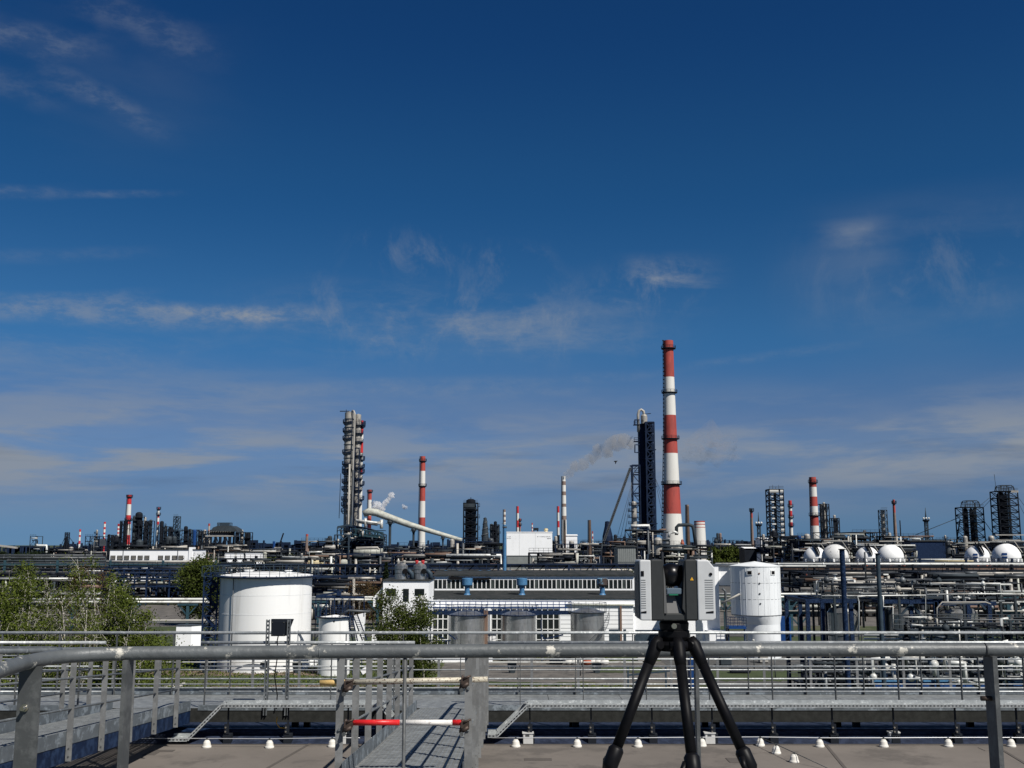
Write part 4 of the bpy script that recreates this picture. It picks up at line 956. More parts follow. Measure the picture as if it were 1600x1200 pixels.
# torn felt strip lying over the top of the wall
m = MB(); m.prism([at(700,903,YC-.3),at(706,900,YC-.3),at(735,903.5,YC-.3),at(766,902.5,YC-.3),at(767,905,YC-.3),at(745,906.5,YC-.3),at(724,905.5,YC-.3),at(703,905.5,YC-.3)],(0,.12,0))
single('felt_strip', 'torn black roofing felt hanging over the clerestory behind the leftmost blue vent', 'roofing felt', m, black_m, at(730,904,YC))
# mushroom vents
def mush(px, lab, m_, tilt=0):
    Yv = YH+5; x = X(px,Yv,915); zv = zr1+(zr2-zr1)*(5.3/12.3)+.05; s = S(Yv); z0, zc = Z(914.5,Yv), Z(903.5,Yv)
    t = thing('roof_vent', lab, 'roof vent', (x,Yv,zv))
    m = MB(); m.lathe((x,Yv), [(.55,zv-.05),(.36,zv+.25),(.34,z0)], 16); m.build('neck', blue_sky, t)
    m = MB(); m.lathe((x,Yv), [(.34,z0-.25),(.62,z0-.02),(.74,z0+.05),(.76,zc-.05),(.70,zc),(0,zc+.06)], 20); m.build('cap', m_, t)
mush(730,'light blue mushroom shaped roof vent below the torn felt, leftmost of three',blue_sky); mush(815.5,'light blue mushroom shaped roof vent, middle of the three on the dark roof',blue_sky); mush(941,'rusty light blue mushroom shaped roof vent just left of the scanner',blue_rust)
for i, px in enumerate((696.5,718.5,750,764,796.5)):
    Yv = YC+10; x = X(px,Yv,890); zz = Z(891.5,Yv); m = MB(); m.lathe((x,Yv), [(.3,zc1),(.3,zz-.5),(.42,zz-.45),(.42,zz),(0,zz+.05)], 12)
    single('ridge_vent', ['small light blue cylinder vent on the ridge, leftmost','small light blue vent on the ridge, second from left','small light blue ridge vent, left one of the close pair','small light blue ridge vent, right one of the close pair','small light blue vent on the ridge at the foot of the tall blue stack'][i], 'roof vent', m, blue_sky, (x,Yv,zc1))
Yv = YC+13; x = X(788.5,Yv,860); zz = Z(819.5,Yv); t = thing('blue_stack', 'tall light blue exhaust stack rising through the hall roof beside the white block', 'stack', (x,Yv,zc1-1))
m = MB(); m.lathe((x,Yv), [(.28,zc1-2),(.28,zz),(.22,zz),(.2,zz-.6)], 16); m.build('pipe', blue_sky, t)
m = MB(); m.lathe((x,Yv), [(.29,zz-.55),(.36,zz-.5),(.36,zz-.35),(.29,zz-.3)], 16); m.box(x-.5,x+.3,Yv-.06,Yv+.06,zz+.12,zz+.18); m.bar((x-.28,Yv,zz-.05),(x-.28,Yv,zz+.15),.04); m.build('collar', grey_pipe, t)

# ---- annex with two steel cyclones
YA = 138.; x0, x1 = X(598,YA,950), X(669.5,YA,950); za = Z(908,YA)
t = thing('white_annex', 'white rendered annex block with a dark roof edge behind the middle birch', 'building', ((x0+x1)/2,YA,0))
m = MB(); m.box(x0,x1,YA,YA+9,0,za); m.build('wall', white_wall, t)
m = MB(); m.box(x0-.15,x1+.15,YA-.15,YA+9.2,za+.002,za+.16); m.build('roof', roof_dark, t)
for (a,b,c,d) in ((605.5,620,920,931),(631,640,920,940),(649,664,920,931)):
    m = MB(); m.box(X(a,YA),X(b,YA),YA-.04,YA-.002,Z(d,YA),Z(c,YA)); w = m.build('window', glass_m, t)
    m = MB(); xm = X((a+b)/2,YA); m.box(xm-.03,xm+.03,YA-.06,YA-.041,Z(d,YA),Z(c,YA)); m.build('frame', dark_pipe, w)
m = MB(); m.prism([at(598,917,YA+.5),at(598,924,YA+.5),at(586,935,YA+.5),at(586,948,YA+.5),at(583,948,YA+.5),at(583,934,YA+.5)],(0,2.5,0)); m.build('stair_canopy', white_wall, t)
m = MB(); m.box(X(583,YA),X(590,YA),YA+.5,YA+.9,0,Z(985,YA)); m.build('low_wall', white_wall, t)
m = MB(); m.tube([(X(661,YA),YA-.12,Z(934,YA)),(X(661,YA),YA-.05,Z(934,YA))], .32, 16); m.build('round_sign', white_ch, t)
for px, lab, top in ((627,'left brushed steel cyclone on the white annex roof, with pale knobs',pale_struct),(656,'right brushed steel cyclone on the white annex roof, with red lids',red_bright)):
    Yc = YA+3; x = X(px,Yc,895); z0, z1 = za+.16, Z(884,Yc); s = S(Yc); r = 10*s
    t = thing('cyclone', lab, 'cyclone', (x,Yc,z0))
    m = MB(); m.lathe((x,Yc), [(r,z0),(r,z1),(r*.55,z1+.35),(0,z1+.38)], 24); m.build('body', steel_tank, t)
    for f in (.45,.75): m = MB(); zz = z0+(z1-z0)*f; m.lathe((x,Yc),[(r+.01,zz-.04),(r+.03,zz),(r+.01,zz+.04)],24); m.build('hoop', grey_pipe, t)
    for dx in (-.4,.4): m = MB(); m.lathe((x+dx,Yc-.2),[(.16,z1+.1),(.2,z1+.5),(.26,z1+.55),(.2,z1+.7),(0,z1+.72)],10); m.build('lid', top, t)
    m = MB(); m.tube([(x+r*.7,Yc-.6,z0+1.05),(x+r+.25,Yc-.75,z0+1.1),(x+r+.6,Yc-.7,z0+.7),(x+r+.62,Yc-.7,z0)], .30, 10); m.build('duct_elbow', blue_grey, t)
    m = MB(); m.tube([(x+r*.7,Yc-1.0,z0+1.05),(x+r*.7,Yc-.9,z0+1.05)], .34, 14); m.build('duct_flange', black_m, t)

# ---- three stainless tanks in front of the hall
def steel_tk(px, py, w, Y, lab, rust=False, spiral=False, rails=True):
    x = X(px,Y,980); r = w/2*S(Y)*.99; zt = Z(py,Y); t = thing('steel_tank', lab, 'storage tank', (x,Y,0))
    m = MB(); k = 6
    for i in range(k): m.lathe((x,Y), [(r,zt*i/k),(r,zt*(i+1)/k-.02),(r+.012,zt*(i+1)/k)], 40)
    m.build('shell', steel_tank, t)
    m = MB(); m.lathe((x,Y), [(r+.05,zt),(r+.05,zt+.06),(r*.5,zt+.45),(0,zt+.65)], 32); m.build('cone_roof', steel_tank, t)
    m = MB(); m.lathe((x,Y), [(r+.02,zt-.05),(r+.32,zt+.03),(r+.32,zt+.1),(r+.02,zt+.1)], 28); m.build('rim_walkway', blue_dark if rails else mid_struct, t)
    m = MB(); rail_ring(m, (x,Y), r+.28, zt+.1, 16, 1.1, .05); m.build('rim_railing', blue_dark if rails else grey_pipe, t)
    if rust: m = MB(); m.box(x+r-.18,x+r+.32,Y-.5,Y+.3,.2,zt+.55); m.build('rusty_ladder_duct', brown_pipe, t)
    if spiral:
        m = MB()
        for i in range(26):
            a = -1.9+i*.075; z = .6+i*(zt-.6)/26; c = (x+(r+.35)*math.cos(a), Y+(r+.35)*math.sin(a)); m.box(c[0]-.3,c[0]+.3,c[1]-.12,c[1]+.12,z,z+.05)
        for h in (0,1.0):
            m.tube([(x+(r+.62)*math.cos(-1.9+i*.075), Y+(r+.62)*math.sin(-1.9+i*.075), .6+i*(zt-.6)/26+h) for i in range(27)], .035, 4, False)
        m.build('spiral_stair', grey_pipe, t)
    m = MB(); m.tube([(x+r*.2,Y-r-.15,.9),(x+r*.2,Y-r+.2,.9)], .28, 14); m.build('manhole', dark_pipe, t)
    return t
steel_tk(730,961,56,132.,'stainless steel tank with a rusty duct, leftmost of three before the hall',True)
steel_tk(810,961,54,132.,'stainless steel tank with a cone roof, middle of three before the hall')
steel_tk(918,957,52,133.,'stainless steel tank wrapped by a spiral stair, nearest the scanner on its left',spiral=True,rails=False)
Y = 133.5; m = MB(); z = Z(956,Y); xa, xb = X(668,Y), X(893,Y)
t = thing('tank_bridge', 'dark blue catwalk with railings linking the three stainless tanks', 'walkway', (xa,Y,z))
m.box(xa,xb,Y+1.6,Y+2.4,z-.45,z); m.build('deck', blue_dark, t)
m = MB()
for h in (.4,.8,1.15): m.bar((xa,Y+1.6,z+h),(xb,Y+1.6,z+h),.05); m.bar((xa,Y+2.4,z+h),(xb,Y+2.4,z+h),.05)
n = 24
for i in range(n+1): xx = xa+(xb-xa)*i/n; m.bar((xx,Y+1.6,z),(xx,Y+1.6,z+1.2),.05); m.bar((xx,Y+2.4,z),(xx,Y+2.4,z+1.2),.05)
m.build('railing', blue_mid, t)
m = MB()
for px in (672,764,846): m.bar((X(px,Y),Y+2,0),(X(px,Y),Y+2,z-.45),.16)
m.build('columns', blue_dark, t)
for pa, pb, pt, Yq, lab in ((664,770,1017,129,'white low wall on the grass in front of the leftmost stainless tank'),(758,775,989,137,'white low wall between the left and middle stainless tanks'),(838,890,1004,136,'white low parapet between the middle and right stainless tanks')):
    m = MB(); m.box(X(pa,Yq),X(pb,Yq),Yq,Yq+.5,0,Z(pt,Yq)); m.box(X(pa,Yq)-.05,X(pb,Yq)+.05,Yq-.06,Yq+.56,Z(pt,Yq)+.001,Z(pt,Yq)+.09); single('low_wall', lab, 'wall', m, white_wall, (X(pa,Yq),Yq,0))
m = MB(); Yq = 130
for a,b in (((680,990),(694,998)),((700,990),(712,999)),((664,1001),(704,1001)),((845,990),(852,1000)),((852,998),(880,992))): m.bar(at(*a,Yq),at(*b,Yq),.16)
for px in (666,684,702,846,880): m.bar((X(px,Yq),Yq,0),(X(px,Yq),Yq,Z(1001,Yq)),.12)
single('pump_frame', 'blue steel pump frame at the feet of the stainless tanks', 'frame', m, blue_dark, (X(680,Yq),Yq,0))

# ---- white tower and silo right of the scanner
YS = 138.; t = thing('white_tower', 'white windowless block right behind the scanner with a box arm reaching the silo', 'building', (X(1110,YS),YS,0))
m = MB(); m.box(X(1096,YS,940),X(1124,YS,940),YS,YS+5,0,Z(884,YS)); m.build('wall', white_wall, t)
m = MB(); m.box(X(1124.2,YS,900),X(1143,YS,900),YS+.4,YS+3,Z(915,YS),Z(885,YS)); m.build('bridge_box', white_wall, t)
m = MB(); m.box(X(1095,YS,940),X(1144,YS,900),YS-.1,YS+5.1,Z(884,YS)+.002,Z(884,YS)+.14); m.build('roof', grey_pipe, t)
m = MB(); m.box(X(1098,YS),X(1128,YS),YS-3,YS-.02,0,Z(984,YS)); m.build('lower_wall', white_wall, t)
YS = 136.; cx = X(1181,YS,940); s = S(YS)*.99; t = thing('white_silo', 'white round silo with two small square windows and a tapered skirt', 'silo', (cx,YS,0))
r = 38*s; z1, z2, z3 = Z(885,YS), Z(960,YS), Z(974,YS)
m = MB(); m.lathe((cx,YS), [(r,z2),(r,z1)], 32); m.build('body', white_silo, t)
cs = X(1190,YS,985); rs_ = 27*s; m = MB(); m.lathe((cs,YS-.5), [(rs_,0),(rs_,z3)], 32); m.build('skirt', white_silo, t)
m = MB(); v = [(cs+rs_*math.cos(2*math.pi*j/32),YS-.5+rs_*math.sin(2*math.pi*j/32),z3) for j in range(32)]+[(cx+r*math.cos(2*math.pi*j/32),YS+r*math.sin(2*math.pi*j/32),z2) for j in range(32)]
m._add(v, [(j,(j+1)%32,32+(j+1)%32,32+j) for j in range(32)], True); m.build('tapered_ring', white_silo, t)
m = MB(); m.lathe((cx,YS), [(r+.06,z1),(r+.06,z1+.1),(16*s,z1+.45),(0,Z(877,YS))], 28); m.build('roof', white_silo, t)
m = MB(); m.lathe((cx,YS), [(r+.01,z2-.05),(r+.05,z2),(r+.01,z2+.05)], 28); m.build('belt', grey_pipe, t)
for px in (1169.5,1206): 
    xx = X(px,YS-2.2,893); yy = YS-math.sqrt(max(.1,r*r-(xx-cx)**2)); a = math.atan2(yy-YS,xx-cx)
    for hw, dd, mm, nm in ((.36,.03,frame_w,'window_frame'),(.25,.05,black_m,'window_pane')):
        m = MB(); n_ = Vector((math.cos(a),math.sin(a),0)); tt = Vector((-n_.y,n_.x,0)); c = Vector((xx,yy,Z(894.5,YS-2)))+n_*dd
        m.bar(c-tt*hw, c+tt*hw, .06, hw*1.6); m.build(nm, mm, t)
for i,(px,py) in enumerate(((1185,896),(1185.5,911.5),(1186,927.5),(1187,943))):
    xx = X(px,YS-2.7,py); yy = YS-math.sqrt(r*r-(xx-cx)**2); m = MB(); zz = Z(py,YS-2.7)
    m.lathe((0,0),[(0,0),(0,.01)],3) if False else m.tube([(xx,yy+.1,zz),(xx,yy-.05,zz)], .11, 12); m.build('porthole', brown_pipe if i == 0 else grey_pipe, t)
m = MB(); m.tube([at(1127,943,YS-2),at(1156,928,YS-2.2)], .13, 8); m.build('chute', pale_struct, t)
for zq in (910,935): m = MB(); zz = Z(zq,YS); m.lathe((cx,YS), [(r+.004,zz-.02),(r+.012,zz),(r+.004,zz+.02)], 28); m.build('cladding_seam', grey_pipe, t)
for k in range(14):
    a = math.pi+math.pi*k/13; m = MB(); m.bar((cx+(r+.006)*math.cos(a),YS+(r+.006)*math.sin(a),z2+.06),(cx+(r+.006)*math.cos(a),YS+(r+.006)*math.sin(a),z1-.01),.025,.012); m.build('cladding_rib', white_silo, t)
Y = 133.; t = thing('service_platform', 'small dark blue railed platform on posts at the foot of the white silo', 'platform', (X(1148,Y),Y,0))
m = MB(); z = Z(978,Y); xa, xb = X(1133,Y), X(1160,Y); m.box(xa,xb,Y-.8,Y+.8,z-.3,z); m.build('deck', blue_mid, t)
m = MB()
for h in (.35,.7,1.05):
    for y in (Y-.8,Y+.8): m.bar((xa,y,z+h),(xb,y,z+h),.05)
for i in range(5):
    for y in (Y-.8,Y+.8): xx = xa+(xb-xa)*i/4; m.bar((xx,y,z),(xx,y,z+1.05),.05)
m.build('railing', blue_dark, t)
for xx in (xa+.1,xb-.1): m = MB(); m.bar((xx,Y,0),(xx,Y,z-.3),.16); m.build('post', blue_dark, t)
m = MB(); m.tube([(X(1137,Y),Y+2,0),(X(1136,Y),Y+2,Z(925,Y)),(X(1131,Y),Y+2,Z(920,Y))], .16, 8); m.build('pipe', grey_pipe, t)
Yq = 142; m = MB(); m.box(X(1214,Yq),X(1231,Yq),Yq,Yq+3,0,Z(965,Yq)); m.build
single('blue_container', 'dark blue container just right of the silo skirt', 'container', m, blue_mid, (X(1222,Yq),Yq,0))
Yq = 106; m = MB(); m.box(X(1073,Yq),X(1086,Yq),Yq,Yq+1.2,0,Z(1026,Yq)); single('blue_bin', 'small bright blue bin on the paving between the tripod legs', 'bin', m, blue_mid, (X(1079,Yq),Yq,0))

# ---- nearer blue poles and blue portal frames with dark tanks on the right
for px_t, py_t, px_b, w, Y, m_, lab in ((1314.5,859,1322,8.2,62,blue_dark,'thick dark blue pole with a capped top, tallest on the right'),(1369,866,1378,6.8,64,blue_grey,'grey blue steel pole right of the thick dark blue pole')):
    x = at(px_b,1000,Y).x; r = w/2*S(Y); t = thing('steel_pole', lab, 'pole', (x,Y,0)); zt = Z(py_t,Y)
    m = MB(); m.lathe((x,Y), [(r,0),(r,zt*.55)], 20); m.lathe((x,Y), [(r*1.12,zt*.55),(r*1.12,zt*.55+.08),(r*.97,zt*.55+.1),(r*.97,zt)], 20); m.build('shaft', m_, t)
    m = MB(); m.lathe((x,Y), [(r*1.35,zt),(r*1.35,zt+.05),(0,zt+.06)], 20); m.build('cap', dark_struct, t)
def portal(lab, pxs, pyt, Y, depth, m_=blue_dark, braces=()):
    z = Z(pyt,Y); t = thing('portal_frame', lab, 'steel frame', (X(pxs[0],Y),Y,0)); 
    for px in pxs:
        for y in (Y,Y+depth): m = MB(); x = X(px,Y,960); m.bar((x,y,0),(x,y,z),.32,.32); m.build('column', m_, t)
    for y in (Y,Y+depth): m = MB(); m.bar((X(pxs[0],Y)-.2,y,z-.16),(X(pxs[-1],Y)+.2,y,z-.16),.26,.32); m.build('beam', m_, t)
    for px in pxs: m = MB(); x = X(px,Y,960); m.bar((x,Y,z-.17),(x,Y+depth,z-.17),.22,.3); m.build('cross_beam', m_, t)
    for (a,b) in braces: m = MB(); m.bar(at(*a,Y-.2),at(*b,Y-.2),.16); m.build('brace', blue_grey, t)
    return t
portal('dark blue steel portal frame standing left of the thick blue pole', (1262,1285,1330), 936, 92, 7)
portal('dark blue steel portal frame behind the grey blue pole', (1378,1424,1462), 937, 92, 7, braces=(((1398,972),(1422,945)),((1424,945),(1446,972))))
portal('dark blue steel portal frame farthest right, around the shiny domed tank', (1463,1513,1546), 940, 92, 7, blue_dark, braces=(((1530,942),(1540,952)),))
def dark_tank(px0, px1, pyt, Y, lab):
    x0, x1 = X(px0,Y,970), X(px1,Y,970); r = (x1-x0)/2; x = (x0+x1)/2; z = Z(pyt,Y); t = thing('process_tank', lab, 'storage tank', (x,Y,0))
    m = MB(); m.lathe((x,Y), [(r,0),(r,z-.6)], 36); m.build('shell', steel_tank, t); m = MB(); m.lathe((x,Y), [(r+.03,z-.6),(r*.8,z-.25),(r*.4,z-.05),(0,z)], 36); m.build('dome', steel_tank, t)
    m = MB(); m.tube([(x,Y-.2,z-.1),(x,Y-.2,z+.5)], .12, 8); m.build('nozzle', grey_pipe, t)
    for f in (.35,.7): m = MB(); m.lathe((x,Y),[(r+.01,z*f-.05),(r+.04,z*f),(r+.01,z*f+.05)],36); m.build('hoop', mid_struct, t)
dark_tank(1294,1340,946,96,'dull steel process tank under the left blue portal frame')
dark_tank(1386,1444,948,96,'steel process tank half hidden by pipes right of the grey blue pole')
dark_tank(1466,1526,946,96,'steel process tank with a bright highlight inside the right blue portal frame')
# platforms and pipework over those frames
def skid(lab, px0, px1, pyt, Y, seed, n, py0, py1, mats, fm=mid_struct, dy=4, decks=1, rmax=.14, vert=.4):
    x0, x1 = X(px0,Y), X(px1,Y); z = Z(pyt,Y); t = thing('pipework_platform', lab, 'pipework', ((x0+x1)/2,Y,0)); k = max(2,int((x1-x0)/3))
    m = MB(); m.box(x0,x1,Y-1.6,Y+1.6,z-.12,z); m.build('deck', fm, t)
    m = MB()
    for h in (.35,.7,1.1):
        for y in (Y-1.6,Y+1.6): m.bar((x0,y,z+h),(x1,y,z+h),.05)
    for i in range(k*2+1):
        for y in (Y-1.6,Y+1.6): xx = x0+(x1-x0)*i/(2*k); m.bar((xx,y,z),(xx,y,z+1.1),.05)
    m.build('railing', grey_pipe, t)
    for i in range(k+1): m = MB(); xx = x0+(x1-x0)*i/k; m.bar((xx,Y+1.2,0),(xx,Y+1.2,z-.12),.18); m.bar((xx,Y-1.2,0),(xx,Y-1.2,z-.12),.18); m.build('post', fm, t)
    clutter(t, px0, px1, py0, py1, Y, n, seed, mats, dy, .05, rmax, vert)
    return t
PM = [white_pipe, grey_pipe, grey_pipe, dark_pipe, dark_pipe, galv, pale_struct, mid_struct]
skid('crowded pipework platform with grey railings above the left blue portal frame', 1272, 1372, 933, 97, 11, 60, 905, 945, PM)
skid('pipework platform with grey railings above the steel tanks on the right', 1376, 1548, 932, 98, 12, 80, 905, 945, PM)
skid('low pipework platform with handrails in front of the right steel tanks', 1400, 1640, 985, 84, 13, 60, 962, 990, PM, dy=3)
skid('dense low pipework with white pipes beyond the rail at the right edge', 1330, 1640, 1062, 74, 14, 170, 1000, 1068, [white_pipe,white_pipe,grey_pipe,dark_pipe,dark_blue_struct,galv,mid_struct], dark_blue_struct, dy=7, rmax=.17)
skid('dark pump pipework on the paving between the silo and the blue portal', 1232, 1330, 1062, 86, 15, 46, 1030, 1070, [grey_pipe,dark_pipe,mid_struct,galv], dark_struct, dy=6)
def long_pipe(lab, pts, Y, rp, m_, posts=(), zb=0):
    P = [at(a,b,Y) for a,b in pts]; t = thing('pipe_line', lab, 'pipe', P[0]); m = MB(); m.tube(P, rp*S(Y), 10); m.build('pipe', m_, t)
    for px in posts: m = MB(); x = X(px,Y); m.bar((x,Y,zb),(x,Y,P[0].z-rp*S(Y)),.18); m.build('support_post', mid_struct, t)
    return t
long_pipe('white stepped pipe coming down at the grey blue pole', [(1380,931),(1380,948),(1395,948),(1395,968),(1395,980)], 90, 1.1, white_pipe)
long_pipe('white pipe along the platform edge, bending down by the right portal', [(1284,931),(1360,931),(1446,930),(1446,975)], 91, 1.1, white_pipe, (1300,1400))
long_pipe('long white pipe running right above the steel tanks', [(1448,929),(1520,928),(1640,927)], 91.5, 1.0, white_pipe, (1500,1580))
long_pipe('pale bent pipe arching over the shiny domed tank', [(1464,978),(1464,950),(1472,941),(1540,941),(1548,944)], 89, 1.1, pale_struct)
long_pipe('inner pale bent pipe beside the shiny domed tank', [(1467,978),(1467,953),(1475,944),(1530,943)], 89.5, .9, grey_pipe)
long_pipe('tall thin white pipe left of the grey blue pole', [(1342,1000),(1342,940),(1340,932),(1352,931)], 90.4, 1.1, white_pipe)
long_pipe('tall thin grey pipe hooking over beside the sphere', [(1354,925),(1351,863),(1358,862)], 130, 1.3, grey_pipe)
long_pipe('lowest cream pipe at the right edge above the handrails', [(1560,965),(1640,965)], 100, .9, cream_pipe, (1590,))
for i,(py,lab) in enumerate(((968,'upper grey pipe of the stack of parallel pipes at the right edge'),(974,'second grey pipe of the parallel stack at the right edge'),(980,'third grey pipe of the parallel stack at the right edge'),(992.5,'bright white pipe below the grey parallel pipes at the right edge'),(998,'lowest bright white pipe of the parallel stack at the right edge'))):
    long_pipe(lab, [(1424 if i < 3 else 1350,py),(1660,py+1)], 82+i*.3, 1.2 if i < 3 else 1.7, grey_pipe if i < 3 else white_pipe, (1430,1500,1570,1640))
# blue slatted fence
Y = 70.; x0, x1 = X(1362,Y,1075), X(1700,Y,1075); z1 = Z(1064,Y); t = thing('blue_fence', 'bright blue slatted fence low down behind the handrails at the right edge', 'fence', (x0,Y,0))
n = 30
for i in range(n): a = x0+(x1-x0)*i/n; m = MB(); m.box(a+.02,a+(x1-x0)/n-.02,Y-.02,Y+.02,.2,z1-.06); m.build('panel', blue_mid, t)
m = MB(); m.box(x0,x1,Y-.08,Y+.08,z1-.05,z1+.06); m.build('top_rail', blue_sky, t)
for i in range(7): m = MB(); a = x0+(x1-x0)*i/6; m.box(a-.06,a+.06,Y+.021,Y+.14,0,z1-.06); m.build('post', blue_dark, t)
# white lorry-like debris bags and pallets on the paving
Yq = 127
t = thing('white_debris', 'heap of white bags lying on the paving beyond the third tank', 'bags', (X(930,Yq),Yq,0))
for i in range(7): m = MB(); px = 888+i*9; m.sphere((X(px,Yq),Yq+rnd.uniform(-.5,.5),.35), .5, 8, 6, (1.1,.8,.7)); m.build('bag', white_ch if i != 3 else orange_m, t)
Yq = 110.; m = MB(); p = at(586,1045,Yq); m.bar(at(566,1050,Yq),at(575,1044,Yq),.9,.5); single('white_plate', 'small white tilted plate on the grass behind the gangway posts', 'plate', m, white_wall, at(570,1047,Yq))
Yq = 126; m = MB(); m.box(X(484,Yq),X(498,Yq),Yq,Yq+2,0,Z(1012,Yq)); single('small_shed', 'little white shed between the big and the small white tank', 'shed', m, white_wall, (X(490,Yq),Yq,0))
Yq = 101; t = thing('steel_trestle', 'light blue grey steel trestle on the paving beside the left tripod leg', 'trestle', (X(985,Yq),Yq,0)); m = MB()
for px in (978,986,1036,1044): m.bar((X(px,Yq),Yq,0),(X(px,Yq),Yq,Z(1040,Yq)),.16)
m.bar((X(978,Yq),Yq,Z(1055,Yq)),(X(1044,Yq),Yq,Z(1048,Yq)),.14); m.bar((X(984,Yq),Yq,Z(1072,Yq)),(X(1010,Yq),Yq,Z(1042,Yq)),.1); m.build('frame', blue_grey, t)
# tee supports and white pipe pair across the meadow
def tee_line(lab, px0, px1, pys, Y, tees, mats, rp=1.8, colm=teal_steel, arm=1.6):
    t = thing('pipe_line', lab, 'pipe', (X(px0,Y),Y,0))
    for i, py in enumerate(pys):
        yy = Y+(i%2)*.9-.4; m = MB(); m.tube([(X(px0,Y),yy,Z(py,Y)),(X(px1,Y),yy,Z(py,Y))], rp*S(Y), 8); m.build('pipe', mats[i%len(mats)], t)
    zz = Z(pys[-1],Y)-rp*S(Y)-.02
    for px in tees:
        m = MB(); x = X(px,Y); m.bar((x,Y,0),(x,Y,zz-.2),.4); m.bar((x-arm,Y,zz-.15),(x+arm,Y,zz-.15),.4,.3); m.bar((x-arm*.9,Y,zz-.3),(x,Y,zz-1.9),.18); m.bar((x+arm*.9,Y,zz-.3),(x,Y,zz-1.9),.18); m.build('tee_support', colm, t)
tee_line('pair of white pipes on teal tee posts left of the big white tank', -60, 330, (936,941), 170, (20,120,210,298), [white_pipe,white_pipe])
tee_line('white pipe pair between the two white tanks and the annex', 486, 600, (933,937), 172, (500,592), [white_pipe,white_pipe], 1.5)
tee_line('double white pipes crossing behind the silo and poles', 1120, 1285, (928,933), 160, (1130,1228), [white_pipe,white_pipe], 1.7)
tee_line('double white pipes over the grass at the right edge', 1520, 1720, (924,929.5), 160, (1568,1660), [white_pipe,white_pipe], 1.6)
tee_line('dark low pipe running under the double white ones on the right', 1215, 1640, (940,), 165, (1232,1580), [dark_pipe], 1.4)
tee_line('yellowish thin pipe on teal tee posts across the right meadow', 1120, 1720, (954.5,), 150, (1244,1568), [pale_struct], 1.2)
tee_line('low pale pipes close to the ground across the left meadow', -80, 340, (969,973), 150, (60,180,320), [pale_struct,grey_pipe], 1.4, mid_struct)
tee_line('low pale pipes close to the ground between the white tanks', 486, 640, (975,982), 150, (490,600), [grey_pipe,pale_struct], 1.6, mid_struct)
tee_line('lowest thin white pipe along the meadow behind the kiosk', -80, 1000, (1034,), 119, (60,200,330,470,640,800,930), [white_pipe], .9, mid_struct, .5)
Yq = 100.; t = thing('white_pipes_heap', 'stack of pale pipes lying on the grass under the birches', 'pipes', (X(240,Yq),Yq,0))
for i in range(5): m = MB(); a = at(230+i*3,1083-i*1.5,Yq); m.tube([a+Vector((0,i*.3,.0)),a+Vector((2.3,i*.3+.4,.08*i))], .10, 8); m.build('pipe', pale_struct, t)
Yq = 60.; 
for px, py, lab in ((1520,934,'white box unit with grey marks on a teal gantry at the right'),):
    Yq = 150; t = thing('valve_box', lab, 'box', (X(px+55,Yq),Yq,Z(945,Yq))); m = MB(); m.box(X(1571,Yq),X(1596,Yq),Yq-.6,Yq+.6,Z(941,Yq),Z(936,Yq)); m.build('body', white_pipe, t)
    m = MB(); m.box(X(1562,Yq),X(1570.8,Yq),Yq-.5,Yq+.5,Z(941,Yq),Z(936.6,Yq)); m.build('end_piece', dark_struct, t)
# ================================================================== background refinery
RW = [red_m, white_ch, dark_struct]; RB = [red_bright, white_ch, dark_struct]
chimney('tallest red and white banded chimney, right of the dark lattice column', 1043,532.5,1051,838, 500, 15.5,33,
        [(589.5,0),(649,1),(708.5,0),(757,1),(803,0),(845,1)], RW, (545,614,686,757), n=32, prof=[(532.5,15.5),(590,16.5),(649,19),(709,22),(757,25),(803,28),(838,33)])
chimney('slender red and white chimney right of the cream sloping duct', 660.6,713,659,852, 600, 7.8,10.6, [(736,0),(760.5,1),(783,0),(808.5,1),(830,0),(855,1)], RW, (721,760))
chimney('red and white chimney rising behind the long low white building', 202,773,198,858, 650, 6.2,9, [(788,0),(805,1),(819,0),(836,1),(851,0),(862,1)], RB, (777,813))
chimney('squat red and white chimney with two ring platforms right of the white lattice tower', 1273,745.5,1274,845, 520, 10,13.5, [(761,0),(776,1),(791,0),(805,1),(821.5,0),(850,1)], RW, (754.5,806))
chimney('thin bright red and white chimney with balconies left of the squat one', 1234,782,1237,840, 560, 4.4,5, [(790,0),(798,1),(807,0),(816,1),(824,0),(845,1)], RB, (792,809,822))
chimney('short red topped chimney partly hidden behind the cream duct', 577.5,765,577,815, 700, 6,6.2, [(781,0),(806,1),(818,0)], RW, (769,))
chimney('pale sooty striped chimney with smoke drifting to the right', 881,744,881.5,845, 700, 6,8.5, [(752,1),(758,0),(768,1),(774,0),(787,1),(792,0),(806,1),(812,0),(845,1)], [brown_ch, white_ch, dark_struct])
chimney('thin red and white chimney just left of the smoking striped one', 872.3,791,872.6,842, 800, 3.2,3.6, [(801,0),(814,1),(824,0),(836,1),(850,2)], RB)
chimney('thin red and white chimney behind the left part of the white block', 809,791,809,835, 800, 3.4,3.8, [(802,0),(813,1),(824,0),(845,1)], RB)
chimney('very thin red stack just right of the thin banded one behind the white block', 812.5,810,812.6,840, 780, 2.2,2.6, [(814,0),(820,1),(825,0),(845,1)], [red_m,brown_ch,dark_struct], (814,821))
chimney('short brown and white banded chimney showing above the blue stack', 788.3,796,788.3,850, 700, 3.4,3.8, [(800,0),(804,1),(808,0),(812,1),(816,0),(860,1)], [brown_ch,white_ch,dark_struct])
chimney('tiny red and white banded chimney behind the roof of the white block', 831.5,817,831.6,840, 900, 2,2.2, [(820,0),(823.5,1),(826,0),(829,1),(832,0),(845,1)], RW, ladder=False)
chimney('brown brick chimney left of the dark lattice column', 921.5,812.5,921.7,850, 600, 4.2,4.8, [(860,0)], [brick_ch]*3)
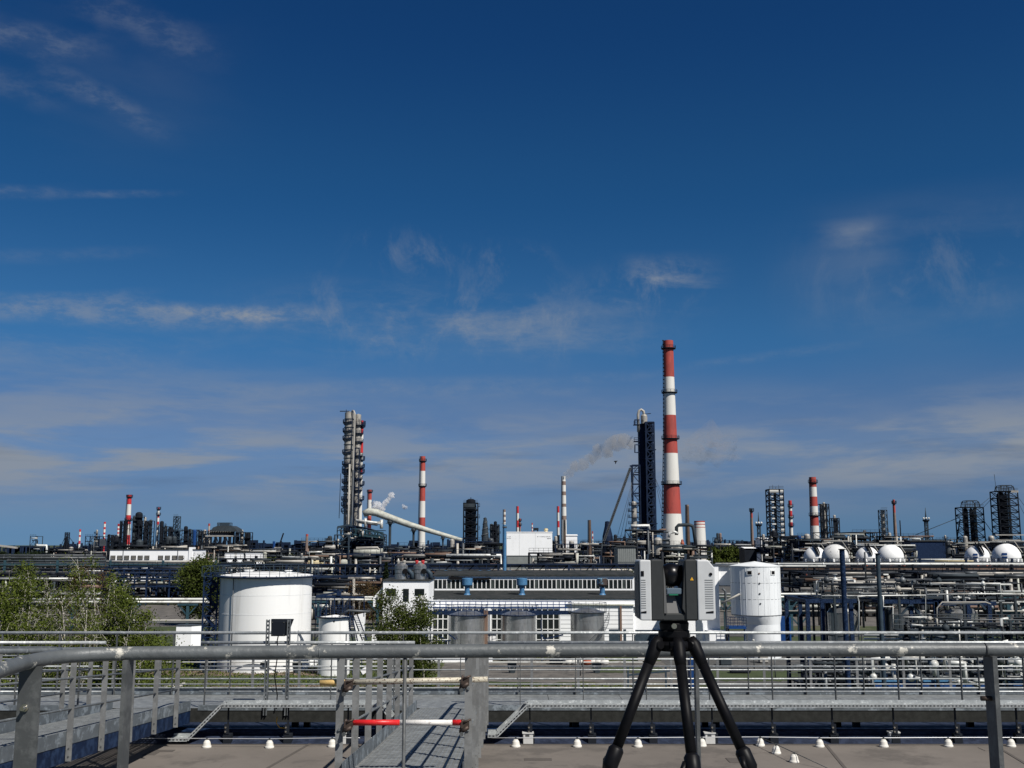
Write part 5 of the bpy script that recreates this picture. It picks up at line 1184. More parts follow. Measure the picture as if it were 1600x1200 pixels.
chimney('brown chimney standing in front of the smoking striped one', 882.6,812,882.8,850, 560, 2.6,3.4, [(860,0)], [brick_ch]*3)
chimney('dark brown brick chimney right of the tallest chimney', 1074.5,788.5,1075.5,850, 450, 4.6,6, [(791,1),(860,0)], [brick_ch,brown_ch,dark_struct])
chimney('fat short white stack with dark red hoops near the tallest chimney', 1092,814,1094,860, 440, 17,20, [(816,0),(818.5,1),(820,0),(823.5,1),(824.5,0),(862,1)], [red_m,white_ch,grey_pipe], ladder=False)
chimney('red topped thin stack with elbow duct left of the radar mast', 1174,795,1176,848, 520, 2.8,4.2, [(799,2),(809,0),(848,1)], [red_m,brown_ch,dark_struct], (799,))
chimney('thin stack with a red upper half right of the short lattice column', 1398,780.5,1399.5,835, 560, 2.8,4.6, [(801,0),(840,1)], [red_m,brown_ch,dark_struct], (787,))
chimney('slim dark stack beside the red topped one on the right', 1407.5,813,1407.8,845, 560, 1.6,1.8, [(850,0)], [dark_struct]*3, ladder=False)
chimney('red and white flare stack with two red collars on the left skyline', 248,793,245,856, 640, 3,4.4, [(797,0),(804,1),(809,0),(815,1),(820,0),(826,1),(862,1)], RB, (796,805), n=12)
chimney('banded thin chimney with red tip, third from left on the skyline', 164,815.5,162,850, 900, 3.2,3.2, [(818.5,0),(823.5,1),(827,0),(832,1),(835,0),(840,1),(850,0)], RB, ladder=False)
chimney('banded thin chimney with red tip just left of the tall left chimney', 184.6,818.5,183.6,850, 900, 3,3, [(822,0),(825.5,1),(828,0),(831.5,1),(834,0),(838,1),(841,0),(852,1)], RB, ladder=False)
chimney('leftmost small red and white chimney on the skyline', 125,827,123.5,857, 950, 2.8,3, [(831,0),(836,1),(839,0),(845,1),(850,0),(858,1)], RB, ladder=False)
chimney('small pale red tipped chimney left of the domed lattice hall', 325.6,818,325.6,850, 700, 3,3.6, [(822,0),(828,1),(832,0),(852,1)], [red_m,pale_struct,dark_struct], ladder=False)
chimney('short brownish chimney beside the two small vents left of the steel column', 478.6,834.5,479,862, 330, 4,4.6, [(838,0),(862,1)], [red_m,brown_ch,dark_struct], ladder=False)
chimney('distant red banded flare right of the brick chimney', 925.8,830,926,850, 900, 2,2.2, [(834,0),(838,1),(842,0),(850,1)], RW, ladder=False)

# ---- steel distillation column with its neighbour and pipes
Y = 400.
def at_s(px, py): return at(px, py, Y)
t = thing('distillation_column', 'tall weathered steel distillation column with many ring platforms, left of centre', 'column', (at(546,820,Y).x,Y,0)); s = S(Y)*.99
c1 = at(544,740,Y).x
def pf(m, cx, r, z, w, a0=2.4, a1=5.9, k=10, cy=Y):
    for i in range(k):
        a, b = a0+(a1-a0)*i/k, a0+(a1-a0)*(i+1)/k
        A=(cx+r*math.cos(a),cy+r*math.sin(a)); B=(cx+r*math.cos(b),cy+r*math.sin(b)); Ao=(cx+(r+w)*math.cos(a),cy+(r+w)*math.sin(a)); Bo=(cx+(r+w)*math.cos(b),cy+(r+w)*math.sin(b))
        m.prism([(*A,z),(*Ao,z),(*Bo,z),(*B,z)],(0,0,.25))
        for h in (.6,1.2): m.bar((*Ao,z+h),(*Bo,z+h),.12)
        m.bar((*Ao,z),(*Ao,z+1.25),.14)
        m.bar((*A,z-.9),(*Ao,z),.12)
m = MB(); x_ = lambda px, py: at(px,py,Y).x
m.lathe((c1,Y), [(5.6*s,0),(5.6*s,Z(795,Y)),(6.4*s,Z(790,Y)),(6.4*s,Z(728,Y)),(7.2*s,Z(722,Y)),(7.2*s,Z(646,Y)),(7.4*s,Z(645,Y)),(0,Z(643,Y))], 28); m.build('column_shell', steel_vessel, t)
for py in (661,674.5,686.5,708,726,734,739,753.5,765,781,790,799.5):
    m = MB(); rr = (7.2 if py < 725 else 6.4)*s; pf(m, c1, rr, Z(py,Y), 3.4*s if py > 724 else 2.8*s, 2.2, 5.4 if py not in (799.5,734) else 7.4); m.build('platform', dark_blue_struct, t)
for py in (655,668,680,695,703,716,745,760,773): rr=(7.2 if py<725 else 6.4)*s; m = MB(); zz = Z(py,Y); m.lathe((c1,Y),[(rr,zz-.15),(rr+.22,zz-.1),(rr+.22,zz+.1),(rr,zz+.15)],28); m.build('stiffening_ring', mid_struct, t)
m = MB(); m.tube([(x_(551,700),Y-2.6,Z(820,Y)),(x_(553.5,700),Y-2.6,Z(750,Y)),(x_(555,690),Y-2.4,Z(660,Y)),(x_(554.8,690),Y-2.4,Z(647,Y)),(x_(553,690),Y-2.2,Z(643,Y)),(x_(550.5,690),Y-1.4,Z(642.5,Y)),(x_(548.5,690),Y-.6,Z(646,Y))], .34, 10); m.build('overhead_pipe', pale_struct, t)
m = MB(); m.tube([(x_(547,780),Y-3,0),(x_(547,780),Y-3,Z(726,Y))], .34, 8); m.build('pipe', pale_struct, t)
m = MB(); m.tube([(x_(552.5,780),Y-3.2,0),(x_(553,780),Y-3.2,Z(735,Y))], .30, 8); m.build('pipe', grey_pipe, t)
c2 = x_(558.5,655); m = MB(); m.lathe((c2,Y+2), [(1.15,0),(1.15,Z(647,Y)),(0,Z(645.5,Y))], 18); m.build('second_shell', steel_vessel, t)
for py in (664,677,690,712,731,748,766,788): m = MB(); pf(m, c2, 1.15, Z(py,Y), .9, 3.6, 7.6, 8, Y+2); m.build('platform', dark_blue_struct, t)
m = MB(); lattice(m, x_(555,700), x_(562,700), Y-1.5, Y+.8, 20, Z(700,Y), 10, .22, .14, 'Z', 'f'); m.build('lattice', dark_blue_struct, t)
m = MB(); m.bar((x_(531,645),Y,Z(645,Y)+.6),(x_(546,645),Y,Z(645,Y)+.6),.3); m.bar((x_(541,645),Y,Z(645,Y)),(x_(541,645),Y,Z(640,Y)),.18); m.build('top_davit', dark_struct, t)
m = MB(); m.tube([(x_(532,760),Y-1.5,Z(810,Y)),(x_(533,760),Y-1.5,Z(740,Y))], .12, 5); m.build('ladder', dark_struct, t)
chimney('red and white stack with dark platforms standing against the tall steel column', 565.5,657,562.5,822, 403, 4.6,5.4, [(677,0),(684,1),(690.5,1),(708,0),(733,1),(741,0),(755,1),(830,1)], [red_bright,white_ch,dark_blue_struct], (664,667,719,731,739,758,781), ladder=False)

# ---- heater block under the column
t = thing('heater_block', 'broad dark furnace block with blunt roof and walkways below the steel column', 'furnace', (X(565,395),395,0)); Y = 395.
m = MB(); m.prism([at(527,822,Y),at(545,819,Y),at(578,826,Y),at(600,835,Y),at(600,836.5,Y),at(578,828,Y),at(545,821.5,Y),at(527,824.5,Y)],(0,9,0)); m.build('roof_hood', blue_grey, t)
for i,(a_,b_,zt_) in enumerate(((527,541,824),(541,556,823),(556,571,826),(571,586,830),(586,600,836))): m = MB(); lattice(m, X(a_,Y)+.05, X(b_,Y)-.05, Y-1, Y+8, 0, Z(zt_,Y), 7, .35, .25, 'X' if i%2 else 'Z', 'fb'); m.build('steel_frame', dark_blue_struct if i%2 else blue_grey, t)
for py_ in (829,836,843,851,860): m = MB(); m.box(X(527,Y),X(600,Y),Y-1.5,Y+6,Z(py_,Y)-.1,Z(py_,Y)+.1); m.build('floor_deck', dark_struct, t)
R2_ = random.Random(55)
for i in range(46):
    px_ = R2_.uniform(528,592); py_ = R2_.uniform(826,868); m = MB(); q_ = [at(px_,py_,Y-1.8-R2_.random()), at(px_+R2_.uniform(2,10),py_,Y-1.8)]
    if R2_.random() < .5: q_ = [at(px_,py_,Y-2),at(px_,py_+R2_.uniform(3,9),Y-2)]
    m.tube(q_, R2_.uniform(.15,.4), 6); m.build('pipe', R2_.choice([grey_pipe,dark_pipe,pale_struct,mid_struct,steel_vessel]), t)
m = MB(); m.prism([at(553,832,Y-1),at(598,838,Y-1),at(596,846,Y-1),at(563,846,Y-1)],(0,10,0)); m.build('sloping_hopper', mid_struct, t)
m = MB(); lattice(m, X(527,Y), X(549,Y), Y-6, Y, 0, Z(836,Y), 4, .5, .35, 'Z', 'f'); m.build('steel_frame', blue_grey, t)
m = MB(); m.box(X(532,Y),X(596,Y),Y+3,Y+8.5,0,Z(846,Y)); m.build('firebox', dark_struct, t)
m = MB()
for i in range(22): x = X(554+i*2.1,Y); m.bar((x,Y-1.6,Z(838+i*.15,Y)),(x,Y-1.6,Z(826+i*.25,Y)),.22)
m.bar((X(553,Y),Y-1.6,Z(826,Y)),(X(600,Y),Y-1.6,Z(832,Y)),.3); m.bar((X(553,Y),Y-1.6,Z(835,Y)),(X(600,Y),Y-1.6,Z(841,Y)),.35); m.build('walkway_railing', teal_steel, t)
for a, b, r_, mm in (((556,813),(596,818),.5,white_pipe),((560,816),(590,820),.4,grey_pipe),((571,810),(571,824),.5,white_pipe),((596,812),(596,826),.6,white_pipe),((585,818),(598,816),.5,pale_struct)):
    m = MB(); m.tube([at(*a,Y-1.2),at(*b,Y-1.2)], r_, 8); m.build('pipe', mm, t)
m = MB(); m.tube([at(553,863,Y-9),at(598,862,Y-9)], 1.15, 12); m.build('lagged_drum', cream_pipe, t)
m = MB(); m.tube([at(557,860,Y-9.5),at(557,856,Y-9.5),at(590,855.5,Y-9.5),at(593,860,Y-9.5)], .38, 8); m.build('pipe', pale_struct, t)
m = MB(); m.tube([at(478,880.5,Y-60),at(507,879.5,Y-60)], .9, 12); m.build('lagged_drum', yellow_pipe, t)
m = MB(); m.tube([at(483,859,Y-10),at(514,858,Y-10),at(514,866,Y-10),at(495,866,Y-10)], .5, 8); m.build('pipe', cream_pipe, t)
m = MB(); m.tube([at(460,871,Y-20),at(560,869.5,Y-20)], .45, 8); m.build('pipe', brown_pipe, t)
m = MB(); m.tube([at(545,876,Y-25),at(568,875.5,Y-25)], 1.3, 10); m.build('pipe', pale_struct, t)
# cream duct sloping down with two supports
Y = 385.; P = [at(568,803,Y),at(577,799.5,Y),at(588,801,Y),at(600,805.5,Y),at(640,820,Y),at(680,832,Y),at(722,844,Y)]
t = thing('sloping_duct', 'thick cream duct sloping down to the right from the furnace block', 'duct', P[0]); m = MB(); k = 30
m.tube(P, [1.2,1.35,1.35,1.3,1.1,.85,.65], 16); m.build('duct', cream_pipe, t)
for i in range(5,26):
    f = i/26*6; j = min(5,int(f)); p = P[j].lerp(P[j+1],f-j); d = (P[j+1]-P[j]).normalized(); rr = 1.4-f*.125; m = MB(); m.tube([p-d*.12,p+d*.12], rr, 16); m.build('duct_ring', cream_pipe if i%4 else mid_struct, t)
for px, pt, pb, w in ((609,814,845,6.5),(646,826,850,5.5),(692,838,856,4)):
    m = MB(); x = X(px,Y); m.lathe((x,Y), [(w*.30*S(Y),0),(w*.32*S(Y),Z(pt+7,Y)),(w*.75*S(Y),Z(pt+1.5,Y)),(w*.5*S(Y),Z(pt,Y)+.5)], 12); m.box(x-w*.95*S(Y),x+w*.95*S(Y),Y-1.2,Y+1.2,Z(pt+4,Y),Z(pt+3.2,Y)); m.build('support_pier', mid_struct, t)

# ---- dark lattice column with loop pipe, right
Y = 420.; t = thing('lattice_column', 'very tall dark blue lattice clad column with a silver loop pipe on top', 'column', (X(1008,Y),Y,0))
xl, xr = at(997.5,740,Y).x, at(1021.5,740,Y).x
m = MB(); m.box(xl+.5, xl+3.2, Y, Y+4, 0, Z(662,Y)); m.build('dark_core', dark_blue_struct, t)
m = MB(); lattice(m, xl+2.9, xr, Y-3, Y+3, 0, Z(661,Y), 17, .6, .5, 'X', 'fblr'); m.build('lattice', dark_blue_struct, t)
m = MB(); m.lathe(((xl+xr)/2+1.0,Y+.3), [(1.35,0),(1.35,Z(664,Y)),(0,Z(662,Y))], 16); m.build('inner_vessel', dark_struct, t)
for i in range(17): z_ = Z(661,Y)*(i+1)/17; m = MB(); m.box(xl+2.4+(i%3)*.5,xr+(.7 if i%4 == 1 else .1),Y-3.2,Y+2,z_-.15,z_+.15); m.build('floor', dark_blue_struct, t)
m = MB(); a = at(1008,655,Y); m.lathe((a.x-.4,Y), [(1.3,Z(662,Y)),(1.3,Z(650,Y)),(1.0,Z(648,Y)),(0,Z(647,Y))], 16); m.build('top_vessel', steel_vessel, t)
m = MB(); m.tube([at(997.5,675,Y),at(997,648,Y),at(998.5,642,Y),at(1002,640,Y),at(1005.5,642.5,Y),at(1006.5,650,Y)], .55, 10); m.build('loop_pipe', pale_struct, t)
for py in (664,690,738,775): 
    m = MB(); z = Z(py,Y); m.box(xl-1.6,xl+.6,Y-1.5,Y+1.5,z-.1,z+.15)
    for h in (.7,1.4): m.bar((xl-1.6,Y-1.5,z+h),(xl+.5,Y-1.5,z+h),.16)
    m.bar((xl-1.6,Y-1.5,z),(xl-1.6,Y-1.5,z+1.5),.16); m.build('platform', dark_blue_struct, t)
for py0, py1 in ((695,707),(656,664)): m = MB(); m.tube([at(999,py1,Y-1),at(992,py1,Y-1),at(992,py0,Y-1),at(999,py0,Y-1)], .28, 6); m.build('expansion_loop', dark_blue_struct, t)
m = MB(); lattice(m, X(989.5,Y), xl+.4, Y-2, Y+2, 0, Z(727,Y), 12, .4, .3, 'Z', 'f'); m.build('side_shaft', dark_blue_struct, t)
m = MB(); m.bar(at(1008,647,Y),at(1017,646,Y),.25); m.build('davit', dark_struct, t)
t = thing('leaning_duct', 'grey lattice duct leaning against the dark lattice column, with guy ropes', 'duct', at(942,845,418.)); Y = 418.
m = MB(); a, b = at(942,850,Y), at(985,731,Y)
for off in (-.42,.42):
    for yy in (-.42,.42): m.bar(a+Vector((off,yy,0)), b+Vector((off,yy,0)), .18)
for i in range(44):
    f = i/44; p, q = a.lerp(b,f), a.lerp(b,(i+1)/44); m.bar(p+Vector((-.42,-.42,0)), q+Vector((.42,-.42,0)), .12); m.bar(q+Vector((-.42,-.42,0)), q+Vector((.42,-.42,0)), .12)
m.tube([a,b], .26, 8); m.build('duct', grey_pipe, t)
for q in (962,968,974): m = MB(); m.tube([at(q,848,Y),at(992,737,Y)], .07, 4); m.build('guy_rope', grey_pipe, t)
for q in (1040,1046,1034): m = MB(); m.tube([at(q,800,Y+30),at(1022,742,Y)], .07, 4); m.build('guy_rope', grey_pipe, t)
m = MB(); m.bar(at(984,728,Y),at(999,728,Y),.5); m.bar(at(986,735,Y),at(996,728,Y),.3); m.bar(at(986,728,Y),at(986,742,Y),.3); m.build('bracket', dark_blue_struct, t)
t = thing('steel_vessel', 'silvery vertical vessel with dark platforms at the foot of the dark lattice column', 'vessel', (X(991,412),412,0)); column(t, X(991.5,412), 412, Z(848,412), Z(786,412), 4.2*S(412), steel_vessel, 6, dark_blue_struct, 16, 'shell', plr=1.2, seed=5)
m = MB(); m.tube([at(986,822,408),at(994,822,408),at(1014,821.5,408),at(1014,828,408)], .65, 8); m.build('pipe', white_pipe, t)
t = thing('blue_pylon', 'small dark tapered pylon left of the dark lattice column', 'pylon', (X(949.5,500),500,0)); m = MB(); x, Y = X(949.5,500), 500.; m.lathe((x,Y), [(3.0,0),(2.4,Z(838,Y)),(1.3,Z(822,Y)),(1.1,Z(815,Y)),(0,Z(814,Y))], 8); m.build('body', dark_blue_struct, t)
t = thing('arch_pipe', 'grey inverted U pipe arching over from the foot of the tallest chimney', 'pipe', at(1058,838,380)); m = MB(); m.tube([at(1057,836,380),at(1057,824,380),at(1060,820.5,380),at(1077,820,380),at(1082,822,380),at(1084,828,380),at(1088,858,380)], .62, 10); m.build('pipe', mid_struct, t)
m = MB(); m.tube([at(1045,840,379),at(1046,833,379),at(1054,831,379),at(1060,834,379)], .5, 8); m.build('pipe', white_pipe, t)
t = thing('red_valve', 'small orange red valve body beside the foot of the tallest chimney', 'valve', at(1066,850,378)); m = MB(); p = at(1066,848,378); m.lathe((p.x,p.y), [(.55,p.z-1.2),(.75,p.z-.2),(.5,p.z+.4),(.3,p.z+1.1),(0,p.z+1.2)], 10); m.build('body', orange_m, t)

# ---- other lattice structures and towers
def ltower(label, px0, px1, pyt, Y, lev, fm, core=None, cm=None, depth=6, cap=None, plats=0, name='lattice_tower', t_=.4, brace='X', pyb=None):
    zb_ = 0 if pyb is None else Z(pyb,Y)
    pm_ = (pyt+850)/2; x0, x1 = X(px0,Y,pm_), X(px1,Y,pm_); t = thing(name, label, 'tower', ((x0+x1)/2,Y,zb_)); zt = Z(pyt,Y)
    m = MB(); lattice(m, x0, x1, Y-depth/2, Y+depth/2, zb_, zt, lev, t_, t_*.7, brace, 'fblr'); m.build('lattice', fm, t)
    for i in range(1,lev+1):
        m = MB(); z = zb_+(zt-zb_)*i/lev; m.box(x0,x1,Y-depth/2-.4,Y+depth/2,z-.12,z+.1)
        for h in (.6,1.2): m.bar((x0-.1,Y-depth/2-.4,z+h),(x1+.1,Y-depth/2-.4,z+h),.12)
        m.build('floor', fm, t)
    if core:
        for (fa, fb, mm) in core: m = MB(); xa, xb = x0+(x1-x0)*fa, x0+(x1-x0)*fb; r = (xb-xa)/2; m.lathe(((xa+xb)/2,Y), [(r,zb_),(r,zt-(zt-zb_)*.04),(r*.5,zt-.3),(0,zt-.2)], 14); m.build('inner_vessel', mm, t)
    for i in range(plats):
        z = zb_+(zt-zb_)*(.95-.16*i); m = MB(); m.box(x1,x1+2.6*S(Y)*1.2,Y-1.5,Y+1.5,z-.1,z+.1)
        for h in (.7,1.4): m.bar((x1,Y-1.5,z+h),(x1+2.6*S(Y)*1.2,Y-1.5,z+h),.14)
        m.bar((x1+2.6*S(Y)*1.2,Y-1.5,z),(x1+2.6*S(Y)*1.2,Y-1.5,z+1.5),.14); m.build('side_platform', fm, t)
    return t, x0, x1, zt
t, x0, x1, zt = ltower('dark square lattice clad tower with a small mast, left of the blue stack', 724.5,746.5,786,500,10,dark_struct,[(.1,.5,dark_struct),(.5,.9,mid_struct)],plats=3)
m = MB(); m.box(x0+.3,x1-1.3,500-3.25,500-3.05,Z(795,500),Z(786.5,500)); m.build('grey_panel', mid_struct, t); m = MB(); m.bar(((x0+x1)/2,500,zt),((x0+x1)/2,500,Z(777,500)),.3); m.lathe(((x0+x1)/2,500),[(2.2,zt),(2.2,zt+1.2),(1.2,zt+1.9),(0,zt+2)],12); m.build('top_mast', dark_struct, t)
t, x0, x1, zt = ltower('tall tower with white stair panels and dark floors right of the radar mast', 1200.5,1222.5,765,450,16,dark_struct,[(.04,.18,pale_struct),(.42,.62,dark_struct)])
Y = 450.
m = MB(); m.box(x0+.2,x0+3.9,Y-3.3,Y-3.1,Z(770.5,Y),Z(765.3,Y)); m.build('white_panel', white_ch, t); m = MB(); m.box(x0+4.6,x1-.1,Y-3.3,Y-3.1,Z(770.5,Y),Z(765.3,Y)); m.build('white_panel', white_ch, t)
for i in range(15):
    za, zb_ = zt-(zt)*(i+1)/16, zt-(zt)*(i+1)/16-(zt/16)*.7
    m = MB(); m.box(x1-1.5,x1-.25,Y-3.2,Y-3.05,zb_,za); m.build('white_panel', white_ch, t)
    m = MB(); m.box(x0+.8,x0+1.6+(i%3)*.4,Y-3.2,Y-3.05,zb_+.5,za-.5); m.build('white_panel', white_ch, t)
for i in range(4): m = MB(); m.bar((x0+1+i*1.3,Y,zt),(x0+1+i*1.3,Y,zt+1.2+(i%2)*.8),.14); m.build('aerial', grey_pipe, t)
def arch_cap(t, x0, x1, Y, zt, h, m_):
    m = MB(); w = x1-x0; k = 9
    prof = [(x0+w*.05,zt),(x0+w*.12,zt+h*.7),(x0+w*.22,zt+h),(x0+w*.78,zt+h),(x0+w*.92,zt+h*.7),(x0+w*.97,zt)]
    for y in (Y-2.5,Y+2.5):
        for a, b in zip(prof,prof[1:]): m.bar((a[0],y,a[1]),(b[0],y,b[1]),.3)
        for i in range(k): xx = x0+w*(.1+.8*i/(k-1)); m.bar((xx,y,zt),(xx,y,zt+h*.92),.16); 
        m.bar((x0+w*.1,y,zt+h*.5),(x0+w*.9,y,zt+h*.5),.16)
    for p in prof: m.bar((p[0],Y-2.5,p[1]),(p[0],Y+2.5,p[1]),.25)
    m.build('arched_cap', m_, t)
t, x0, x1, zt = ltower('lattice tower with an arched cage on top left of the highest right tower', 1500,1532,793,480,9,dark_struct,[(.18,.42,dark_struct),(.5,.66,mid_struct),(.66,.84,pale_struct)],depth=8); arch_cap(t, x0+1.5, x1-.5, 480, zt, 3, mid_struct)
for a, b in (((1494,850),(1500,812)),((1430,836),(1500,808)),((1560,845),(1532,806))): m = MB(); m.tube([at(*a,480),at(*b,480)], .14 if a[0] < 1490 or a[0] > 1540 else .3, 4); m.build('guy_rope', mid_struct, t)
t, x0, x1, zt = ltower('highest dark tower with a caged top at the far right', 1556,1586,768,470,12,dark_struct,[(.12,.5,dark_struct),(.52,.66,mid_struct),(.68,.8,pale_struct)],depth=8,plats=0); arch_cap(t, x0+1, x1-.3, 470, zt, 2.6, mid_struct)
m = MB(); m.bar((x0+1,470,zt),(x0+.6,470,Z(741,470)),.14); m.build('mast', mid_struct, t)
m = MB(); m.box(x0+5.5,x1+.2,470-4.4,470-4.2,zt-.6,zt+.3); m.build('white_panel', pale_struct, t)
m = MB(); m.bar((X(1548,470),465,Z(836,470)),(X(1592,470),465,Z(836,470)),.6,.4); m.build('base_platform', pale_struct, t)
for a, b in (((1530,800),(1556,772)),((1604,795),(1586,770)),((1604,810),(1586,776)),((1500,815),(1556,770))): m = MB(); m.tube([at(*a,470),at(*b,470)], .09, 4); m.build('guy_rope', mid_struct, t)
ltower('short slim lattice column left of the red topped stack on the right', 1375.5,1385,797,560,9,mid_struct,[(.2,.8,steel_vessel)],depth=4,t_=.35)
ltower('tapering derrick tower behind the right end of the long white building', 272.5,279.5,807,680,10,blue_grey,None,depth=5,t_=.45)
ltower('broad blue grey structure under the derrick on the left skyline', 268,288,829,670,4,blue_grey,[(.3,.6,dark_blue_struct)],depth=10)
for a in ((226,246,'tall cluster column'),): pass
def radar(px, pt, pb, Y, lab):
    x = X(px,Y); t = thing('lighting_mast', lab, 'mast', (x,Y,0)); s = S(Y); zt = Z(pt,Y)
    m = MB(); lattice(m, x-2*s, x+2*s, Y-2*s, Y+2*s, 0, zt, 10, .3, .2, 'X'); m.build('lattice', blue_grey, t)
    m = MB(); m.lathe((x,Y), [(3*s,zt-.2),(5.2*s,zt+.3),(5.2*s,zt+.9),(0,zt+.9)], 10); m.build('head_platform', dark_struct, t)
    for dx in (-4,0,4): m = MB(); m.sphere((x+dx*s,Y-1.2*s,zt+1.5), 1.7*s, 10, 8, (1,.6,1)); m.build('lamp_head', white_pipe, t)
    m = MB(); m.tube([(x,Y,zt),(x,Y,Z(pt-22,Y))], [.5,.08], 5); m.build('spike', mid_struct, t)
radar(1186.5,822,850,500,'lattice lighting mast with white lamp heads left of the tower with white panels')
radar(1449,815,850,500,'lattice lighting mast with white lamp heads between the two right lattice towers and the stacks')
# spiral and other small towers near the blue stack
t = thing('conical_tower', 'blunt conical tower wrapped by a spiral of pipes left of the blue stack', 'tower', (X(758,600),600,0)); Y=600.; x = X(758,Y); s = S(Y)
m = MB(); m.lathe((x,Y), [(6*s,0),(5.5*s,Z(838,Y)),(3.2*s,Z(815,Y)),(2.2*s,Z(809.5,Y)),(0,Z(808,Y))], 14); m.build('body', mid_struct, t)
m = MB(); m.tube([(x+(6-4*i/40)*s*math.cos(i*.55),Y+(6-4*i/40)*s*math.sin(i*.55),Z(842-32*i/40,Y)) for i in range(41)], .4, 5, False); m.build('spiral_pipe', grey_pipe, t)
unit('dark pipe stacks in front of the foot of the long white building', 168,346,886,262,8,3,12,dark_blue_struct,60,4,0,141,pale=.2,irregular=.1)
unit('dark pipes in front of the small white buildings', 345,482,873,285,8,3,9,dark_struct,60,4,0,142,pale=.3,irregular=.3)
unit('dark pipes left of the bush behind the birches', -40,172,896,236,6,3,12,dark_blue_struct,50,4,0,143,pale=.2,irregular=.2)
def cols_group(label, specs, Y, fm=dark_struct, name='column_group'):
    t = thing(name, label, 'columns', (X(specs[0][0],Y),Y,0))
    for i,(px,pt,w,mm,pl) in enumerate(specs): column(t, X(px,Y,830), Y+(i%3)*2-2, 0, Z(pt,Y), w/2*S(Y), mm, pl, fm, 12, 'column', plr=1.1*S(Y)*3, seed=i+int(px))
    m = MB(); xs_ = [s_[0] for s_ in specs]
    if len(xs_) > 1: lattice(m, X(min(xs_)-2,Y), X(max(xs_)+2,Y), Y-3, Y+3, 0, Z(max(s_[1] for s_ in specs)-2,Y), 6, .4, .28, 'Z', 'f', posts=4); m.build('steel_frame', fm, t)
    return t
cols_group('pair of short columns with a red strip just left of the blue stack', [(768,820,5,mid_struct,3),(774,816,5,dark_struct,4),(778,822,3,mid_struct,2)], 560)
cols_group('cluster of dark distillation columns just right of the tall left chimney', [(211,808,5,mid_struct,5),(216,803.5,11,dark_struct,6),(224,809,4,pale_struct,3),(230,816,5,dark_struct,5),(235,813.5,5,mid_struct,5)], 620)
cols_group('dark columns behind the tall left chimney', [(191,816,4,dark_struct,4),(196,812,4,dark_struct,3)], 640)
cols_group('low group of dark columns left of the chimney base', [(173,836,4,dark_struct,2),(177,838,5,mid_struct,3)], 600)
cols_group('dark columns between the flare stack and the derrick', [(254,816,6,dark_struct,5),(259,823,5,mid_struct,3),(264,825,6,dark_struct,4)], 640)
cols_group('columns around the blue round topped tower', [(292,824,6,dark_struct,4),(297,828,5,mid_struct,4),(310,830,4,dark_struct,2)], 600)
t = thing('blue_tower', 'round topped bright blue tower right of the derrick', 'tower', (X(303.5,590),590,0)); column(t, X(303.5,590), 590, 0, Z(829,590), 2.6*S(590), blue_mid, 0, n=14)
cols_group('columns left of the domed lattice hall', [(315,832,5,mid_struct,4),(320,829,5,steel_vessel,4),(325.5,830,4,pale_struct,3)], 560)
cols_group('columns right of the domed lattice hall', [(372,832,4,dark_struct,3),(378.5,829,4,steel_vessel,4),(384,833,4,mid_struct,2),(390,834,7,dark_struct,3)], 560)
cols_group('group of tall silvery columns right of the squat red and white chimney', [(1284,790,4,steel_vessel,5),(1289,786,4,steel_vessel,6),(1293,788,5,dark_struct,5)], 540)
cols_group('shorter columns beside the silvery group', [(1303,806,4,steel_vessel,4),(1308,812,4,dark_struct,4)], 530)
cols_group('distant pair of brown columns over the far trees', [(1117,842,3,dark_struct,1),(1121,834,4,mid_struct,1),(1126,834,4,brown_ch,1)], 900)
cols_group('tiny columns on the horizon right of the chimney group', [(1139,845,2.4,dark_blue_struct,0),(1158,846,1.6,dark_struct,0)], 1000)
# domed lattice hall
t = thing('domed_hall', 'open lattice hall with a stepped dome on the left skyline', 'structure', (X(345,540),540,0)); Y = 540.
x0, x1 = X(329,Y), X(366,Y); m = MB(); lattice(m, x0, x1, Y-8, Y+8, 0, Z(838,Y), 3, .8, .5, 'Z', 'f', posts=6); m.build('steel_frame', dark_struct, t)
m = MB(); m.box(x0-.4,x1+.4,Y-8.5,Y+8,Z(838.5,Y),Z(836.8,Y)); m.build('floor', pale_struct, t)
m = MB(); m.box(x0+.5,x1-2,Y-4,Y+8,Z(837,Y),Z(828,Y)); m.build('upper_hall', dark_struct, t)
m = MB(); m.prism([at(329,829,Y-5),at(333,824,Y-5),at(340,821.5,Y-5),at(360,821.5,Y-5),at(368,826,Y-5),at(371,831,Y-5)],(0,12,0)); m.build('rounded_roof', mid_struct, t)
m = MB(); a, b = X(341,Y), X(359,Y); lattice(m, a, b, Y-3, Y+3, Z(821.5,Y), Z(817,Y), 1, .3, .25, 'Z', 'f', posts=10); m.build('top_lantern', blue_grey, t)
for i in range(9): m = MB(); xx = x0+1+i*1.2; m.tube([(xx,Y-4.4,Z(831,Y)),(xx+.7,Y-4.4,Z(829.5,Y))], .4, 6); m.build('cooler_pipe', pale_struct, t)
unit('dark shed like unit at the left edge of the skyline with a white elbow pipe', 52,70,838,700,10,3,2,mid_struct,6,1,0,31,pale=.5)
t = thing('elbow_pipe', 'white elbow pipe in front of the leftmost dark unit', 'pipe', at(57,852,690)); m = MB(); m.tube([at(57,851,690),at(59,852.5,690),at(73,852.5,690),at(73,860,690),at(72,867,690)], .75, 8); m.build('pipe', white_pipe, t)
t = thing('triangular_derrick', 'dark pointed derrick with guy ropes between the leftmost unit and first chimney', 'tower', (X(104,800),800,0)); Y = 800.
m = MB(); lattice(m, X(102.5,Y), X(106,Y), Y-2, Y+2, 0, Z(832,Y), 9, .5, .35); m.build('lattice', dark_struct, t)
m = MB(); m.prism([at(94,866,Y),at(103,838,Y),at(103,866,Y)],(0,4,0)); m.build('side_wedge', dark_blue_struct, t)
